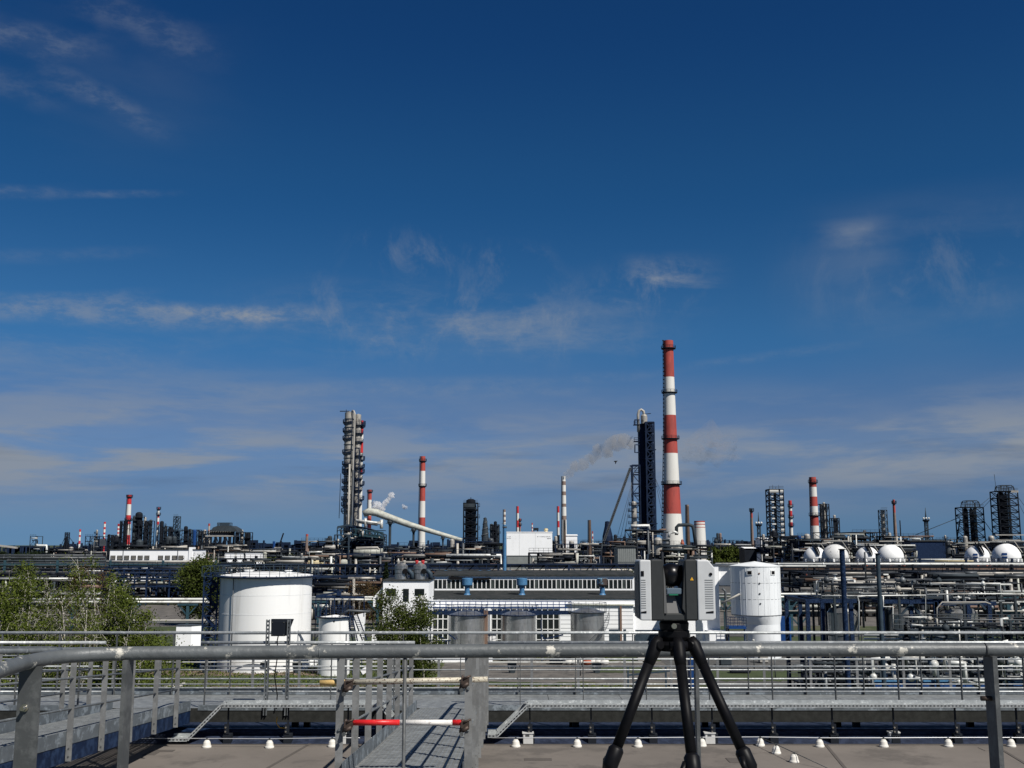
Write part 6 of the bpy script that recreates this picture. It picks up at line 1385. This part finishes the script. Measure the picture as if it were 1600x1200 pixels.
for a in ((92,862),(118,853)): m = MB(); m.tube([at(*a,Y),at(104,833,Y)], .2, 4); m.build('guy_rope', dark_struct, t)
t = thing('white_conveyor', 'pale sloping conveyor roof at the very left of the skyline', 'conveyor', at(0,852,750)); m = MB(); m.bar(at(-20,850,750),at(27,856,750),2,1.2); m.build('gallery', pale_struct, t)
m = MB(); m.bar(at(10,853,750),(at(10,853,750).x,750,0),.8); m.build('pier', mid_struct, t)
t = thing('crane', 'tiny crane with a raised boom over the far buildings left of the column', 'crane', at(437,856,800)); m = MB(); m.bar(at(435,856,800),at(443,833,800),.9); m.build('boom', dark_struct, t); m = MB(); p = at(434,856,800); m.box(p.x-2.2,p.x+2.2,798,802,0,p.z+.6); m.build('cabin', pale_struct, t)
Y = 560.
for k,(a,b,pt,mm,lab) in enumerate(((427,429,846,blue_mid,'tiny bright blue stack left of the crane'),)): m = MB(); m.lathe((X(428,800),800),[(1,0),(1,Z(846,800)),(0,Z(845.5,800))],8); single('blue_vent_stack', lab, 'stack', m, blue_mid, (X(428,800),800,0))

# ---- buildings in the distance
Y = 330.; x0, x1 = X(172.5,Y), X(302,Y); t = thing('long_white_building', 'long low white building with ten square gridded windows on the left', 'building', ((x0+x1)/2,Y,0)); z1 = Z(859.5,Y); zb_ = 0
m = MB(); m.box(x0,x1,Y,Y+14,0,z1); m.build('wall', white_wall, t)
m = MB(); m.box(X(296,Y),X(301.5,Y),Y-.3,Y+3,0,Z(855,Y)); m.build('corner_tower', white_wall, t)
m = MB(); m.box(x0-.2,x1+.2,Y-.2,Y+14.2,z1+.01,z1+.25); m.build('roof', roof_dark, t)
for i, a in enumerate((174,184.5,195.3,206,216.5,227,248.3,259,270,280)):
    wz0, wz1 = Z(874.5,Y), Z(868,Y); xa, xb = X(a,Y), X(a+7.6,Y); m = MB(); m.box(xa,xb,Y-.12,Y-.02,wz0,wz1); w = m.build('window', glass_m, t)
    for j in range(1,4): m = MB(); xx = xa+(xb-xa)*j/4; m.box(xx-.04,xx+.04,Y-.16,Y-.121,wz0,wz1); m.build('glazing_bar', pale_struct, w)
    for j in range(1,3): m = MB(); zz = wz0+(wz1-wz0)*j/3; m.box(xa,xb,Y-.2,Y-.161,zz-.04,zz+.04); m.build('glazing_bar', pale_struct, w)
for px in (193.3,278.5): m = MB(); m.box(X(px,Y)-.1,X(px,Y)+.1,Y-.1,Y-.01,0,z1); m.build('wall_joint', grey_pipe, t)
unit('low rooftop rows of small pipes and vents behind the long white building', 176,298,853,350,6,3,9,dark_struct,50,6,5,77,pyb=None,pale=.6,irregular=.2)
Y = 340.
for a, b, tp, bt, lab in ((352,366,864,0,'small white building behind pipes, left of the pale round post'),(371,381,864,0,'narrow white building part between dark posts'),(384,408,863.5,0,'wider white building behind pipes with one small dark opening')):
    t = thing('small_white_building', lab, 'building', (X(a,Y),Y,0)); m = MB(); m.box(X(a,Y),X(b,Y),Y,Y+8,0,Z(tp,Y)); m.build('wall', white_wall, t); m = MB(); m.box(X(a,Y)-.2,X(b,Y)+.2,Y-.2,Y+8.2,Z(tp,Y)+.01,Z(tp,Y)+.3); m.build('roof', roof_dark, t)
    if a == 384: m = MB(); m.box(X(399,Y),X(403.5,Y),Y-.1,Y-.01,Z(873,Y),Z(868.5,Y)); m.build('opening', dark_struct, t)
m = MB(); Y = 300; m.lathe((X(414.5,Y),Y), [(.52,0),(.52,Z(866,Y)),(.62,Z(865,Y)),(.62,Z(864,Y)),(0,Z(862.5,Y))], 12); single('pale_post', 'pale greenish round post left of the big pipe bridge', 'post', m, cream_pipe, (X(414.5,Y),Y,0))
Y = 290.; x0, x1 = X(791.5,Y), X(863,Y); t = thing('white_block', 'big white panelled block with faint grey writing right of the blue stack', 'building', ((x0+x1)/2,Y,0)); z1, z0 = Z(832.3,Y), 0
for a, b in ((791.5,811.3),(811.5,836.3),(836.5,863)):
    m = MB(); m.box(X(a,Y),X(b,Y),Y,Y+10,Z(868,Y),z1); m.build('wall_panel', white_wall, t)
m = MB(); m.box(x0+.2,x1-.2,Y+.2,Y+9.8,0,Z(868,Y)-.01); m.build('base', grey_panel, t)
m = MB(); m.box(x0-.1,x1+.1,Y-.1,Y+10.1,z1+.01,z1+.25); m.build('roof_edge', white_wall, t)
def marks(px0, px1, py0, py1, seed, step=.75):
    R_ = random.Random(seed); o = MB(); a = px0
    while a < px1:
        xx = X(a,Y); o.box(xx,xx+.05,Y-.02,Y-.004,Z(py1,Y),Z(py0,Y)); 
        if R_.random() < .7: o.box(xx+.051,xx+.10,Y-.02,Y-.004,Z(R_.choice((py0,(py0+py1)/2,py1))+.22,Y),Z(R_.choice((py0,(py0+py1)/2)),Y))
        a += step*R_.choice((1,1,1.3,1.9))
    q = o.build('lettering', mid_struct, t); q['kind'] = 'stuff'
marks(793.2,798,838.2,839.4,1); marks(792.2,798,840.7,841.8,2,.6); marks(839.5,842,837.8,839.2,3); marks(843.5,860,837.9,839.3,4); marks(855,860.2,840.8,842.1,5,.6)
for px, w, h, mm, lab in ((838,8,4.5,dark_struct,'black box cooler on top of the white block'),(854,4,3.6,yellow_pipe,'small cream vent on top of the white block')):
    m = MB(); 
    if w == 8: m.box(X(px-4,Y),X(px+4,Y),Y+3,Y+5,Z(828.5,Y),Z(824.5,Y)); [m.box(X(px-4+q,Y),X(px-2.6+q,Y),Y+3.2,Y+4.8,z1+.25,Z(828.6,Y)) for q in (0,6)]
    else: m.lathe((X(px,Y),Y+4), [(.45,z1+.25),(.45,Z(829,Y)),(.62,Z(828,Y)),(.5,Z(825.6,Y)),(0,Z(825,Y))], 12)
    single('roof_cooler' if w == 8 else 'mushroom_vent', lab, 'roof vent', m, mm, (X(px,Y),Y+4,z1+.25))
for a, b, tp, bt, mm, lab, Y in ((965,993,855,878,grey_panel,'grey cladded shed below the dark lattice column',280.),(884,902,837,850,white_wall,'small white house behind the foot of the smoking chimney',600.),(1163,1182,857,862,white_wall,'white lean-to roof left of the tower with white panels',420.),(1189,1200,842,850,white_wall,'white box unit beside the radar mast foot',440.),(1423,1478,846,864,blue_dark,'long dark blue hall right of the spheres',430.)):
    x0, x1 = X(a,Y), X(b,Y); t = thing('shed', lab, 'shed', ((x0+x1)/2,Y,0)); m = MB(); m.box(x0,x1,Y,Y+10,0,Z(tp,Y)); m.build('wall', mm if a != 1163 else dark_struct, t); m = MB(); m.prism([(x0-.3,Y-.4,Z(tp,Y)+.01),(x1+.3,Y-.4,Z(tp,Y)+.01),(x1+.3,Y+5,Z(tp-1.5,Y)),(x0-.3,Y+5,Z(tp-1.5,Y))],(0,0,.2)); m.prism([(x0-.3,Y+5.001,Z(tp-1.5,Y)),(x1+.3,Y+5.001,Z(tp-1.5,Y)),(x1+.3,Y+10.4,Z(tp,Y)+.01),(x0-.3,Y+10.4,Z(tp,Y)+.01)],(0,0,.2)); m.build('roof', roof_dark if mm is not white_wall else mm, t)
    if mm is grey_panel:
        for i in range(9): m = MB(); xx = x0+(x1-x0)*i/9; m.box(xx+.02,xx+(x1-x0)/9-.04,Y-.12,Y-.01,Z(878,Y),Z(tp,Y)-.1); m.build('cladding_panel', grey_panel, t)

# ---- storage spheres on red legs
def sphere(px, py, rp, Y, lab, stair=True, dirty=False, emblem=False):
    c = at(px,py,Y); r = rp*S(Y)*.99; t = thing('storage_sphere', lab, 'storage sphere', (c.x,Y,0)); zc = c.z
    m = MB(); m.sphere((c.x,Y,zc), r, 36, 24); m.build('shell', mat('sooty white sphere', (.62,.62,.60), .6, 0, .05, .3, (.20,.20,.19), 3, thr=(.56,.66)) if dirty else white_tank, t)
    for i in range(8):
        a = math.pi/8+i*math.pi/4; x, y = c.x+r*.97*math.cos(a), Y+r*.97*math.sin(a); m = MB(); m.tube([(x,y,0),(x,y,zc-r*.62)], .38, 8); lg = m.build('leg', orange_m, t)
        m = MB(); m.tube([(x,y,zc-r*.62),(x,y,zc-r*.1)], .38, 8); m.build('leg_head', white_tank, lg)
    for i in range(8):
        a, b = math.pi/8+i*math.pi/4, math.pi/8+(i+1)*math.pi/4; m = MB(); m.bar((c.x+r*.97*math.cos(a),Y+r*.97*math.sin(a),.4),(c.x+r*.97*math.cos(b),Y+r*.97*math.sin(b),zc-r*.55),.14); m.build('brace_rod', orange_m, t)
    m = MB(); z = zc-r*.28; rr = math.sqrt(r*r-(r*.28)**2); m.lathe((c.x,Y), [(rr,z-.12),(rr+.25,z-.1),(rr+.25,z),(rr,z)], 32); rail_ring(m, (c.x,Y), rr+.3, z, 20, 1.0, .08); m.build('girdle_walkway', grey_pipe, t)
    m = MB(); zt = zc+r; m.lathe((c.x,Y), [(r*.16,zt-.2),(r*.2,zt+.25),(0,zt+.3)], 12); rail_ring(m, (c.x,Y), r*.22, zt+.25, 8, 1.1, .09); m.build('top_platform', mid_struct, t)
    m = MB(); m.bar((c.x-r*.9,Y-1,zt+1.0),(c.x+r*1.0,Y-1,zt+1.0),.2,.3); m.bar((c.x+r*.5,Y-1,zt+1.0),(c.x+r*1.08,Y-1,zc+r*.35),.18); m.build('top_pipe', pale_struct, t)
    if stair:
        m = MB()
        for i in range(22):
            th = .12+i*.058; ph = -1.9+i*.016; R2 = r+.25
            p = Vector((c.x+R2*math.sin(th)*math.cos(ph), Y+R2*math.sin(th)*math.sin(ph), zc+R2*math.cos(th))); m.box(p.x-.55,p.x+.55,p.y-.2,p.y+.2,p.z-.06,p.z+.06); m.bar(p+Vector((.55,0,0)),p+Vector((.55,0,1.1)),.09); m.bar(p+Vector((-.55,0,0)),p+Vector((-.55,0,1.1)),.09)
        m.build('curved_stair', dark_struct, t)
    if emblem:
        m = MB(); g_ = 5
        for i in range(g_):
            for j in range(g_):
                if j == 2: continue
                q = []
                for (di,dj) in ((0,0),(1,0),(1,1),(0,1)):
                    ph = math.radians(-132+(i+di)*4.2); th = math.radians(-4+(j+dj)*4.6); q.append((c.x+(r+.05)*math.cos(th)*math.cos(ph), Y+(r+.05)*math.cos(th)*math.sin(ph), zc+(r+.05)*math.sin(th)))
                m.quad(*q)
        m.build('painted_emblem', blue_mid, t)
sphere(1305,871,20.5,330,'sooty white storage sphere behind the thick blue pole',False,True)
sphere(1273.5,871.5,17.5,375,'small white sphere with dark stair, leftmost of the spheres')
sphere(1391.5,871,20,330,'clean white storage sphere right of the grey blue pole',False)
sphere(1355,871.5,17.5,375,'white sphere half hidden between the two poles')
sphere(1527,871,18.5,345,'white sphere with a dark curved stair, second from right', emblem=True)
sphere(1572.5,871,21.5,330,'rightmost and largest white storage sphere',False, emblem=True)
# blue emblems painted on the right spheres
for px, py, Yq, rp, lab in ((1514,868,345,18.5,'b'),(1551,868,330,21.5,'b')):
    pass

# ---- long pipe bridge across the middle
wp, gp, dp = white_pipe, grey_pipe, dark_pipe
rack('long dark blue truss bridge carrying a grey pipe across the middle of the picture', 345,996,881.5,230,(899,),16,dark_blue_struct,[(883.5,2.6,gp),(896,1.3,dp),(900,1.6,mid_struct)],True,1,6,tr_h=2.4,cw=.4)
rack('pipe bridge with one bright white pipe in front of the spheres at the right', 1112,1640,881,230,(884,893,903,912),10,dark_struct,[(881,1.9,wp),(887,1.2,brown_pipe),(891,1.3,dp),(895,1.2,gp),(898.5,1.3,wp,1440,1560),(903,1.3,gp),(907,1.2,dp),(911,1.4,mid_struct),(916,1.0,gp,1230,1420)],False,2,8,cw=.4)
rack('dark pipe rack with many pipes behind the long white pipe at the right', 1215,1640,872,300,(880,892),12,dark_blue_struct,[(874,1.1,wp,1420,1500),(876.5,1.0,yellow_pipe,1455,1515),(879,1,gp),(886,1.2,dp),(893,1.2,gp),(889,1,brown_pipe)],False,3,8,cw=.5)
rack('wide rack of grey pipes above the birches at the far left', -60,345,875,280,(880,),14,teal_steel,[(867.5,1.3,gp,-60,170),(871.5,1.8,gp,-60,170),(876.5,1.8,mid_struct,-60,170),(880.5,1.8,gp),(884.5,2.0,gp),(889,1.5,dp),(877.5,2.0,pale_struct,172,345),(883,1.6,gp,172,345)],False,4,8,cw=.5)
rack('dark blue trestle bridge behind the bush left of the big white tank', 170,345,889,250,(893,903,914),5,blue_dark,[(891,1.5,dp),(895,1.3,gp),(900,1.4,dp),(905,1.2,mid_struct),(893.5,.8,wp,250,310),(912,1,dp)],True,5,7,tr_h=1.6,cw=.34)
rack('dark rack of pipes behind the birch tops', -60,172,893,245,(897,908),9,blue_dark,[(895,1.4,dp),(899,1.2,gp),(903,1.0,dp),(892.5,1.2,wp,118,160),(910,1.2,dp)],False,6,7,cw=.34)
long_pipe('white thick pipe line in front of the right pipe racks', [(1112,884.5),(1290,884.5)], 222, 1.2, white_pipe, (1140,1200,1260))
# ---- process units filling the skyline and the racks
unit('dark low unit with two small round vents left of the steel column', 478,530,846,380,16,4,4,dark_struct,26,3,2,101,pale=.25,blue=0)
unit('dark steel structure right of the furnace block under the cream duct', 600,672,853,360,18,4,5,dark_blue_struct,44,4,0,102,pale=.28)
unit('dark blue pipe structure under the lower end of the cream duct', 664,732,856,350,18,4,5,dark_blue_struct,46,4,1,103,pale=.3)
unit('dark structure at the foot of the square lattice tower', 716,786,846,340,18,4,4,dark_blue_struct,40,4,2,104,pale=.22)
unit('dark piping maze in front of the lower right of the white block', 826,900,864,255,10,3,5,dark_struct,44,3,0,105,pale=.35)
unit('dark blue structure right of the white block', 866,936,850,330,18,4,5,dark_blue_struct,40,4,1,106,pale=.25)
unit('dark process unit left of the dark lattice column', 932,985,846,380,18,4,4,dark_struct,40,4,2,107,pale=.22)
unit('dark stepped unit around the foot of the dark lattice column', 966,1040,828,405,18,6,5,dark_blue_struct,60,5,0,108,pale=.2,irregular=.7)
unit('dense pipework with white lagged pipes behind the top of the scanner', 1022,1102,852,300,16,5,5,dark_struct,70,5,2,109,pale=.5)
unit('dark unit with brown and silver vessels below the furnace block', 440,540,862,300,12,3,6,dark_struct,50,6,0,110,pale=.3)
unit('dark equipment rows under the furnace block', 530,620,866,270,10,3,5,dark_blue_struct,50,5,0,111,pale=.3)
unit('low dark pipework between the annex and the blue stack', 616,786,866,262,10,3,9,dark_blue_struct,80,5,0,112,pale=.18,irregular=.2)
unit('dark unit around the foot of the tower with white panels', 1184,1250,838,420,18,5,5,dark_struct,56,5,2,113,pale=.35)
unit('dark blue and white units left of the squat red and white chimney', 1226,1290,842,400,16,5,5,dark_blue_struct,60,5,2,114,pale=.45)
unit('dark air cooler deck above the spheres', 1280,1378,832,470,18,5,7,dark_struct,60,5,2,115,pale=.45,irregular=.25)
unit('dark unit with pale coolers between the lattice column and the mast', 1370,1445,838,460,18,4,5,dark_struct,46,4,2,116,pale=.45)
unit('dark low unit under the two right lattice towers', 1474,1610,846,420,18,4,8,dark_struct,70,6,3,117,pale=.35)
unit('dark pipework just behind the spheres', 1250,1420,852,400,12,4,9,dark_struct,80,5,0,118,pale=.4,irregular=.2)
unit('low unit behind the white buildings left of the steel column', 300,400,852,460,14,4,7,dark_struct,60,6,2,119,pale=.3)
unit('far low structures between the domed hall and the furnace block', 396,482,857,420,12,3,6,dark_blue_struct,36,4,0,120,pale=.25)
unit('dark low unit at the left between the leftmost unit and chimneys', 74,176,857,560,14,3,8,dark_struct,50,5,3,121,pale=.3,irregular=.6)
unit('dark square blocks right of the third small chimney on the left', 140,162,838,660,14,3,3,dark_blue_struct,14,2,1,122,pale=.2)
unit('dense dark pipe structure standing under the right pipe bridge', 1225,1420,894,215,10,3,12,dark_struct,140,8,0,123,pale=.42,irregular=.3)
unit('dense dark pipe structure under the right pipe bridge at the edge', 1416,1640,894,212,10,3,12,dark_struct,140,8,0,124,pale=.42,irregular=.3)
unit('dark blue structure showing under the truss bridge left of the annex', 484,604,902,205,8,3,7,dark_blue_struct,50,5,0,125,pale=.2)
unit('dark pipes behind the hall roof seen under the truss bridge', 600,1000,888,236,6,3,16,dark_blue_struct,60,4,0,126,pale=.2,irregular=.15)
unit('faint far units on the horizon behind the central white block', 842,1000,846,800,16,3,12,dark_struct,30,4,4,127,pale=.2)
unit('faint far units on the right horizon', 1100,1200,850,850,16,2,9,dark_blue_struct,20,3,2,128,pale=.2)
unit('faint far structures right of the mast', 1455,1500,843,700,16,3,4,dark_struct,20,3,1,129,pale=.3)
for px0, px1, seed, n, lab in ((0,480,5,75,'far off skyline of tiny refinery stacks and tanks on the left'),(480,1100,6,80,'far off skyline of tiny refinery stacks in the middle'),(1100,1640,7,75,'far off skyline of tiny refinery stacks on the right')):
    R_ = random.Random(seed); m = MB(); Yq = 1500.
    for i in range(n*3):
        a = R_.uniform(px0,px1); x = X(a,Yq); h = Z(R_.uniform(843,854) if a > 100 else R_.uniform(852,856),Yq)
        if R_.random() < .4: m.lathe((x,Yq+R_.uniform(-90,90)),[(1.6,0),(1.4,h),(0,h+.4)],6)
        else: w = R_.uniform(2,9); m.box(x-w,x+w,Yq-8,Yq+8,0,h*R_.uniform(.5,1) if h > 0 else 2)
    o = m.build('distant_skyline', dark_blue_struct); o['label'] = lab; o['category'] = 'skyline'; o['kind'] = 'stuff'

# ---- smoke and steam
def smoke_mat(name, col, dens, scale, lo=.30, hi=.68):
    m = bpy.data.materials.new(name); m.use_nodes = True; t = m.node_tree; t.nodes.clear(); o = t.nodes.new('ShaderNodeOutputMaterial'); v = t.nodes.new('ShaderNodeVolumePrincipled')
    v.inputs['Color'].default_value = (*col,1); v.inputs['Anisotropy'].default_value = .0; tcn = t.nodes.new('ShaderNodeTexCoord'); n = t.nodes.new('ShaderNodeTexNoise'); n.inputs['Scale'].default_value = scale; n.inputs['Detail'].default_value = 7; n.inputs['Roughness'].default_value = .65
    t.links.new(tcn.outputs['Object'], n.inputs['Vector']); r_ = t.nodes.new('ShaderNodeMapRange'); r_.inputs['From Min'].default_value = lo; r_.inputs['From Max'].default_value = hi; r_.inputs['To Max'].default_value = dens; t.links.new(n.outputs[0], r_.inputs['Value'])
    t.links.new(r_.outputs[0], v.inputs['Density']); t.links.new(v.outputs[0], o.inputs['Volume']); return m
def plume(label, cat, pts, Y, m_, seed, n=14, name='smoke_plume'):
    R_ = random.Random(seed); P = [(at(a,b,Y), w*S(Y)/2) for a,b,w in pts]; m = MB()
    bm_pts = []
    k = 60; path_ = []; rad_ = []
    for i in range(k+1):
        f = i/k*(len(P)-1); j = min(len(P)-2,int(f)); c = P[j][0].lerp(P[j+1][0],f-j); r = P[j][1]+(P[j+1][1]-P[j][1])*(f-j)
        r *= 1+.22*math.sin(i*1.1+seed)+.12*math.sin(i*2.3); r *= min(1,(k-i)/5+.15)
        path_.append(c+Vector((0,0,r*.25*math.sin(i*.7+seed)))); rad_.append(max(.05,r))
    m.tube(path_, rad_, 14)
    return single(name, label, cat, m, m_, P[0][0])
sm = smoke_mat('grey smoke', (.55,.55,.55), .18, .10, .18, .72); stm = smoke_mat('white steam', (.995,.995,.995), 1.1, .08); sm2 = smoke_mat('thin brown smoke', (.60,.54,.50), .022, .08)
o = plume('grey smoke drifting right from the striped chimney', 'smoke', [(881,746,9),(887,740,13),(901,730,17),(920,718,17),(938,706,21),(955,696,24),(975,690,24),(998,689,16)], 700, sm, 3); o['kind'] = 'stuff'
o = plume('faint brown smoke cloud right of the tallest chimney', 'smoke', [(1066,712,18),(1085,700,40),(1105,694,52),(1128,697,48),(1150,706,26)], 720, sm2, 5); o['kind'] = 'stuff'
o = plume('white steam puff trailing from behind the cream duct', 'steam', [(582,785,6),(587,789,13),(595,794,11),(602,787,8),(608,778,6),(612,773,10),(616,775,5)], 690, stm, 8, name='steam_plume'); o['kind'] = 'stuff'
o = plume('small separate white steam puff right of the trailing one', 'steam', [(629,789,3),(632,793,7),(635,793,5)], 690, stm, 9, name='steam_plume'); o['kind'] = 'stuff'
# ---- bird
Y = 120.; p = at(962,721,Y); t = thing('bird', 'small black bird flying left of the dark lattice column', 'bird', p); m = MB(); m.tube([p+Vector((-.22,0,.02)),p+Vector((-.1,0,0)),p+Vector((.1,0,.02)),p+Vector((.22,0,.06))], [.02,.07,.06,.02], 8); m.build('body', black_m, t)
for sg in (-1,1): m = MB(); m.prism([p+Vector((-.08,0,.04)),p+Vector((.10,0,.04)),p+Vector((.06+sg*.02,sg*.2,-.16)),p+Vector((-.02,sg*.34,-.30))],(0,.01,.012)); m.build('wing', black_m, t)

# ================================================================== trees
TR = [ # px, py top, Y, radius, leaves, seed, stems
 (8,866,70,3.2,11000,1,2,'leafy birch at the left edge, nearest the corner'),
 (46,884,66,2.6,6500,2,2,'birch with pale branches, second from the left edge'),
 (88,900,74,2.4,3600,3,1,'thin birch with a bare top between denser ones'),
 (122,912,64,2.3,3800,4,1,'slim birch left of the bright many stemmed one'),
 (158,864,72,3.3,6500,5,3,'tall birch with bright bare forked top branches'),
 (196,900,68,2.6,8000,6,2,'full leafed birch on the right side of the left group'),
 (222,930,70,2.0,6500,7,1,'lowest leafy birch at the right end of the left group'),
 (20,905,60,2.4,7500,8,1,'low dense birch in front at the left edge')]
for px, pt, Y, r, nl, sd, st, lab in TR:
    tree(lab, X(px,Y,950), Y, Z(pt,Y), r*.95, leaf_birch if sd != 3 else leaf_olive, int(nl*1.7), None, sd, .125, .3, st+1, dens_top=.15 if sd in (5,3,2,4) else .45, limbs=40, spread=2.5, cluster=.19, tw=.15)
Yb = 80; tree('brownish budding shrub tree between the pale birches', X(140,Yb,950), Yb, Z(880,Yb), 2.2, leaf_brown, 6000, bark_dark, 21, .13, .1, 2, name='shrub_tree', limbs=26, spread=1.1)
Yb = 98; tree('bushy weeping birch in front of the white annex', X(632,Yb,960), Yb, Z(925,Yb), 3.3, leaf_olive, 27000, None, 31, .17, .7, 3, limbs=42, spread=.9, cluster=.36, low=.1, tw=.13, dens_top=.4)
Yb = 96; tree('lower right part birch beside the weeping one', X(664,Yb,970), Yb, Z(955,Yb), 1.8, leaf_olive, 9000, None, 32, .15, .6, 1, limbs=20, spread=.7, low=.1, tw=.1)
Yb = 185; tree('round olive tree left of the big white tank', X(316,Yb,905), Yb, Z(879,Yb), 4.2, leaf_olive, 9000, bark_dark, 41, .34, .1, 1, name='round_tree', limbs=30, cluster=.7, low=.15, tw=.3, spread=.6)
Yb = 188; tree('smaller olive tree against the lattice stair tower', X(296,Yb,915), Yb, Z(890,Yb), 2.8, leaf_olive, 6000, bark_dark, 42, .32, .1, 1, name='round_tree', limbs=24, cluster=.6, low=.15, tw=.25, spread=.6)
Yb = 200; t = thing('spruce', 'dark pointed spruce left of the annex cyclones', 'tree', (X(604,Yb),Yb,0)); h = Z(880,Yb); m = MB(); m.tube([(X(604,Yb),Yb,0),(X(604,Yb),Yb,h)],[.25,.03],6); m.build('trunk', bark_dark, t)
R_ = random.Random(4); pts = []
for i in range(5000): f = R_.random()**.8; rr = (1-f)*2.1*(.55+.45*((f*14)%1)); a = R_.uniform(0,6.283); q = math.sqrt(R_.random()); pts.append((X(604,Yb)+rr*q*math.cos(a), Yb+rr*q*math.sin(a), .6+f*(h-.5)))
leaf_mesh(leaves(pts,.30,5,.1),'crown',leaf_dark,t)
for px, pt, Yb, r, n_, lab in ((566,908,190,3.0,2600,'sparse bare bush left of the annex stair'),(585,915,188,2.2,1800,'low twiggy bush beside the annex stair')):
    tree(lab, X(px,Yb), Yb, Z(pt,Yb), r, leaf_brown, n_, bark_dark, px, .22, .1, 3, name='bush', limbs=24, low=.05, tw=.12, spread=.8, cat='bush')
# far wood on the right and hedges: nobody could count these crowns
def wood(label, px0, px1, pyt, Y, n, seed, lm, depth=30, size=.9):
    R_ = random.Random(seed); pts = []; x0, x1 = X(px0,Y), X(px1,Y); zt = Z(pyt,Y); k = max(3,int((x1-x0)/5)); cr = [(R_.uniform(x0,x1), Y+R_.uniform(-depth/2,depth/2), zt*R_.uniform(.55,.85), R_.uniform(2.2,4.2)) for _ in range(k*3)]
    for i in range(n):
        c = R_.choice(cr); a, b = R_.uniform(0,6.283), R_.uniform(-1,1); q = R_.random()**.4*c[3]; s_ = math.sqrt(1-b*b); z = c[2]+b*q*.9
        if z > .2 and z < zt*1.02: pts.append((c[0]+s_*q*math.cos(a), c[1]+s_*q*math.sin(a), z))
    for i in range(n//3): pts.append((R_.uniform(x0,x1), Y+R_.uniform(-depth/2,depth/2), R_.uniform(.1,zt*.55)))
    o = leaf_mesh(leaves(pts,size,seed,.3),'far_wood',lm); o['label'] = label; o['category'] = 'wood'; o['kind'] = 'stuff'
wood('olive far wood above the white tower behind the scanner', 1100,1170,855,520,9000,1,leaf_olive)
wood('dark green hedge of trees behind the right pipe racks', 1420,1600,872,560,6000,2,leaf_dark)
wood('green thicket behind the pipes at the centre left', 398,450,872,420,4000,3,leaf_olive)
wood('dark thicket in front of the far left skyline', -40,60,862,600,6000,4,leaf_dark)
wood('low green brush under the birches', -20,250,1000,92,14000,6,leaf_birch,22,.22)
wood('bush behind the hall roof left of the scanner', 968,996,888,215,1800,7,leaf_olive,6,.35)
# grass tufts on the near meadow
rs = np.random.RandomState(3); n = 26000; gx = rs.uniform(-52,12,n); gy = rs.uniform(96,150,n)
keep = ~((gx > -8) & (gy > 109) & (gy < 131)); gx, gy = gx[keep], gy[keep]; p = np.stack([gx,gy,np.full(len(gx),.08)],1)
o = leaf_mesh(leaves(p,.22,9,.05),'meadow_grass',leaf_birch); o['kind'] = 'stuff'; o['label'] = 'rough green grass between the tanks and the roof edge'; o['category'] = 'grass'

# small things standing about on the paving between the tripod and the blue portal
for i,(px,py,w,h,mm,lab,nm,cat) in enumerate(((1128,1040,1.3,1.0,mid_struct,'grey steel crate on the paving just right of the right tripod leg','crate','crate'),(1150,1052,2.2,.5,dark_pipe,'low dark pallet on the paving right of the tripod','pallet','pallet'),(1186,1036,1.0,1.5,pale_struct,'pale upright cabinet on the paving below the silo','cabinet','cabinet'),(1215,1047,3.0,.4,grey_pipe,'long low grey beam lying on the paving right of the silo','steel_beam','beam'),(868,1038,1.6,.7,dark_pipe,'dark low trolley on the paving beyond the leftmost tray legs','trolley','trolley'),(1000,1034,1.2,1.1,pale_struct,'small pale box by the trestle behind the left tripod leg','box','box'))):
    Yq = gY(py); x = X(px,Yq); t = thing(nm, lab, cat, (x,Yq,0)); m = MB(); m.bbox(x-w/2,x+w/2,Yq-.5,Yq+.5,.12,h,.05); m.build('body', mm, t)
    for sx_ in (-.4,.4):
        for sy_ in (-.35,.35): m = MB(); m.box(x+sx_*w-.06,x+sx_*w+.06,Yq+sy_-.06,Yq+sy_+.06,.03,.118); m.build('foot', dark_struct, t)
for i,(px,py,h,lab) in enumerate(((1172,1048,3.2,'slim grey lamp post right of the right tripod leg'),(1204,1060,2.6,'slim grey marker post left of the dark pump pipework'),(905,1056,2.4,'slim grey marker post left of the left tripod leg'))):
    Yq = gY(py); x = X(px,Yq); t = thing('marker_post', lab, 'post', (x,Yq,0)); m = MB(); m.tube([(x,Yq,0),(x,Yq,h)],.06,8); m.build('shaft', galv, t); m = MB(); m.sphere((x,Yq,h+.1),.16,10,8); m.build('lamp', white_pipe, t)
